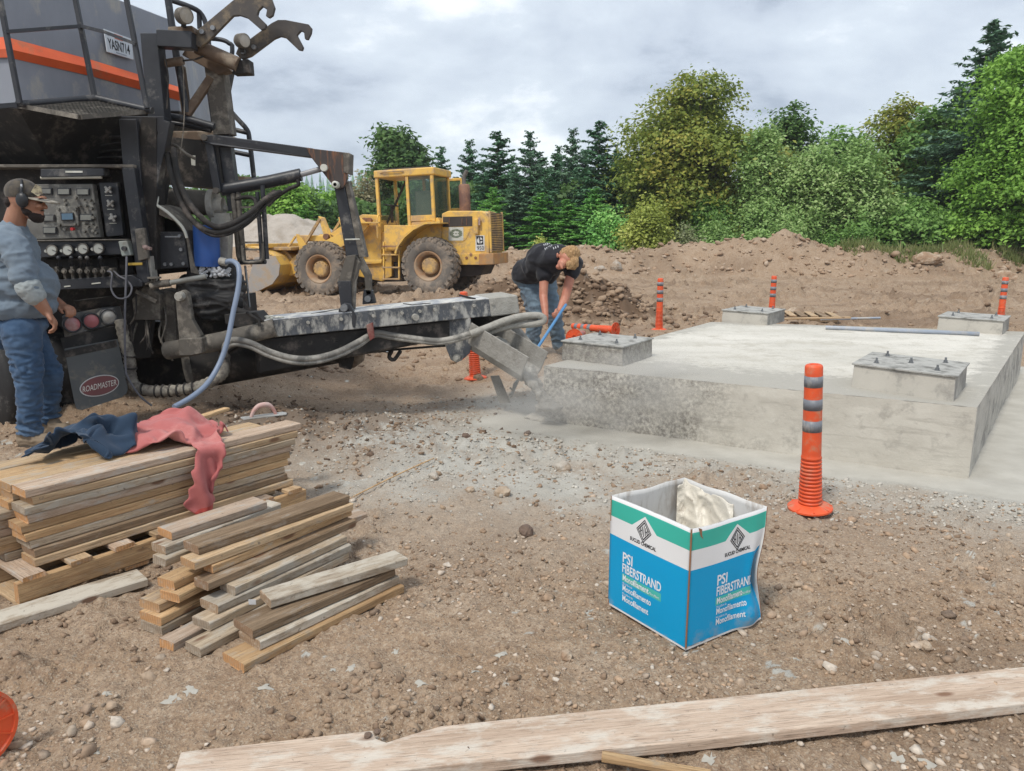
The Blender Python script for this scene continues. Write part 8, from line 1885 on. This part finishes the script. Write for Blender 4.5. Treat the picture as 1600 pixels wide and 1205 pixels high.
# grass tufts on the right part of the berm
rs = np.random.RandomState(5); n = 9000
x = np.concatenate([12 + 9 * rs.rand(n), -8 + 30 * rs.rand(n // 4)]); y = np.concatenate([28.2 + 4.5 * rs.rand(n), 30.5 + 3 * rs.rand(n // 4)])
k = (fbm(x, y, 1.1, 3, 4) + .25 * sstep(12, 15, x)) > .10; x, y = x[k], y[k]; z = height(x, y); m_ = len(x); hh = .14 + .30 * rs.rand(m_); a = rs.rand(m_) * 6.28; wd = .018 + .02 * rs.rand(m_)
b0 = np.stack([x - wd * np.cos(a), y - wd * np.sin(a), z], 1); b1 = np.stack([x + wd * np.cos(a), y + wd * np.sin(a), z], 1); lean = rs.randn(m_, 2) * .10; tp_ = np.stack([x + lean[:, 0], y + lean[:, 1], z + hh], 1)
tagit(link('grass', np_mesh(np.stack([b0, b1, tp_], 1).reshape(-1, 3), np.arange(m_ * 3).reshape(-1, 3), False, 3), leaf_mat('berm_grass', (.12, .17, .05), (.22, .25, .09), (.36, .34, .17), .3, 1)), 'tufts of grass and weeds on the right part of the berm', kind='stuff')
# far ground strip of bare dirt is the ground itself; timber behind the slab
pz = G(1225, 503, 0); t = thing('wooden_pallet', 'dark worn pallet lying flat behind the slab between the far blocks', 'pallet', (pz.x, pz.y, 0))
pa, pb = Vector((G(1215, 502, .02).x, G(1215, 502, .02).y, 0)), Vector((G(1305, 504, .02).x, G(1305, 504, .02).y, 0)); pd_ = (pb - pa).normalized(); pn = Vector((-pd_.y, pd_.x, 0))
for k in range(3): a = pa + pn * k * .4; b = a + pd_ * 1.05; a.z = b.z = .02; plank(a, b, .04, .09, W_DARK, None, parent=t, name='stringer')
for k in range(6): a = pa + pd_ * (.02 + k * .19) - pn * .02; b = a + pn * .9; a.z = b.z = .112; plank(b, a, .12, .02, W_TAN if k % 2 else W_DARK, None, parent=t, name='deck_board')
plank(G(1222, 500, .14) , G(1330, 498, .14), .09, .03, W_TAN, 'tan board on the pallet behind the slab', 'loose boards')
mb = MB(); a, b = G(1283, 499, .10), G(1375, 497, .10); mb.tube([a, b], .022, 10); tagit(mb.build('thin_pipe', M_pvc), 'thin grey pipe on dirt behind the slab', 'pipe')
# ---------------------------------------------------------------- dust in the air
def dust(cx, cy, cz, rx, ry, rz_, dens_, seed, label):
    m = bpy.data.materials.new('dust_%d' % seed); m.use_nodes = True; nt = m.node_tree; nt.nodes.clear(); L = nt.links.new
    out = nt.nodes.new('ShaderNodeOutputMaterial'); pv = nt.nodes.new('ShaderNodeVolumePrincipled'); pv.inputs['Color'].default_value = (.80, .78, .74, 1)
    tcn = nt.nodes.new('ShaderNodeTexCoord'); ln = nt.nodes.new('ShaderNodeVectorMath'); ln.operation = 'LENGTH'; L(tcn.outputs['Object'], ln.inputs[0])
    fo = nt.nodes.new('ShaderNodeMapRange'); fo.inputs[1].default_value = .15; fo.inputs[2].default_value = .95; fo.inputs[3].default_value = 1; fo.inputs[4].default_value = 0; L(ln.outputs['Value'], fo.inputs[0])
    n = nt.nodes.new('ShaderNodeTexNoise'); n.inputs['Scale'].default_value = 2.6; n.inputs['Detail'].default_value = 4; mp2 = nt.nodes.new('ShaderNodeMapping'); mp2.inputs['Location'].default_value = (seed, 0, 0); L(tcn.outputs['Object'], mp2.inputs[0]); L(mp2.outputs[0], n.inputs['Vector'])
    nr_ = nt.nodes.new('ShaderNodeMapRange'); nr_.inputs[1].default_value = .40; nr_.inputs[2].default_value = .66; L(n.outputs[0], nr_.inputs[0])
    m1 = nt.nodes.new('ShaderNodeMath'); m1.operation = 'MULTIPLY'; L(fo.outputs[0], m1.inputs[0]); L(nr_.outputs[0], m1.inputs[1]); m2 = nt.nodes.new('ShaderNodeMath'); m2.operation = 'MULTIPLY'; m2.inputs[1].default_value = dens_; L(m1.outputs[0], m2.inputs[0])
    L(m2.outputs[0], pv.inputs['Density']); L(pv.outputs[0], out.inputs['Volume'])
    o = link('dust_cloud', MB().ball((0, 0, 0), 1, seg=20, rings=12).build('tmpx', m).data, None); bpy.data.objects.remove(bpy.data.objects['tmpx']); o.location = (cx, cy, cz); o.scale = (rx, ry, rz_); tagit(o, label, kind='stuff')
dust(.85, 5.95, .32, 1.35, .55, .52, 3.8, 3, 'pale cement dust hanging round the running concrete')

# ---------------------------------------------------------------- haze
hm = bpy.data.materials.new('haze_air'); hm.use_nodes = True; hn = hm.node_tree; hn.nodes.clear()
ho = hn.nodes.new('ShaderNodeOutputMaterial'); hv_ = hn.nodes.new('ShaderNodeVolumePrincipled'); hv_.inputs['Color'].default_value = (.80, .86, .95, 1); hv_.inputs['Density'].default_value = .00045; hn.links.new(hv_.outputs[0], ho.inputs['Volume'])
tagit(MB().box((0, 540, 48), (4400, 1240, 106)).build('haze', hm), 'thin pale air between the site and the far wood', kind='stuff')
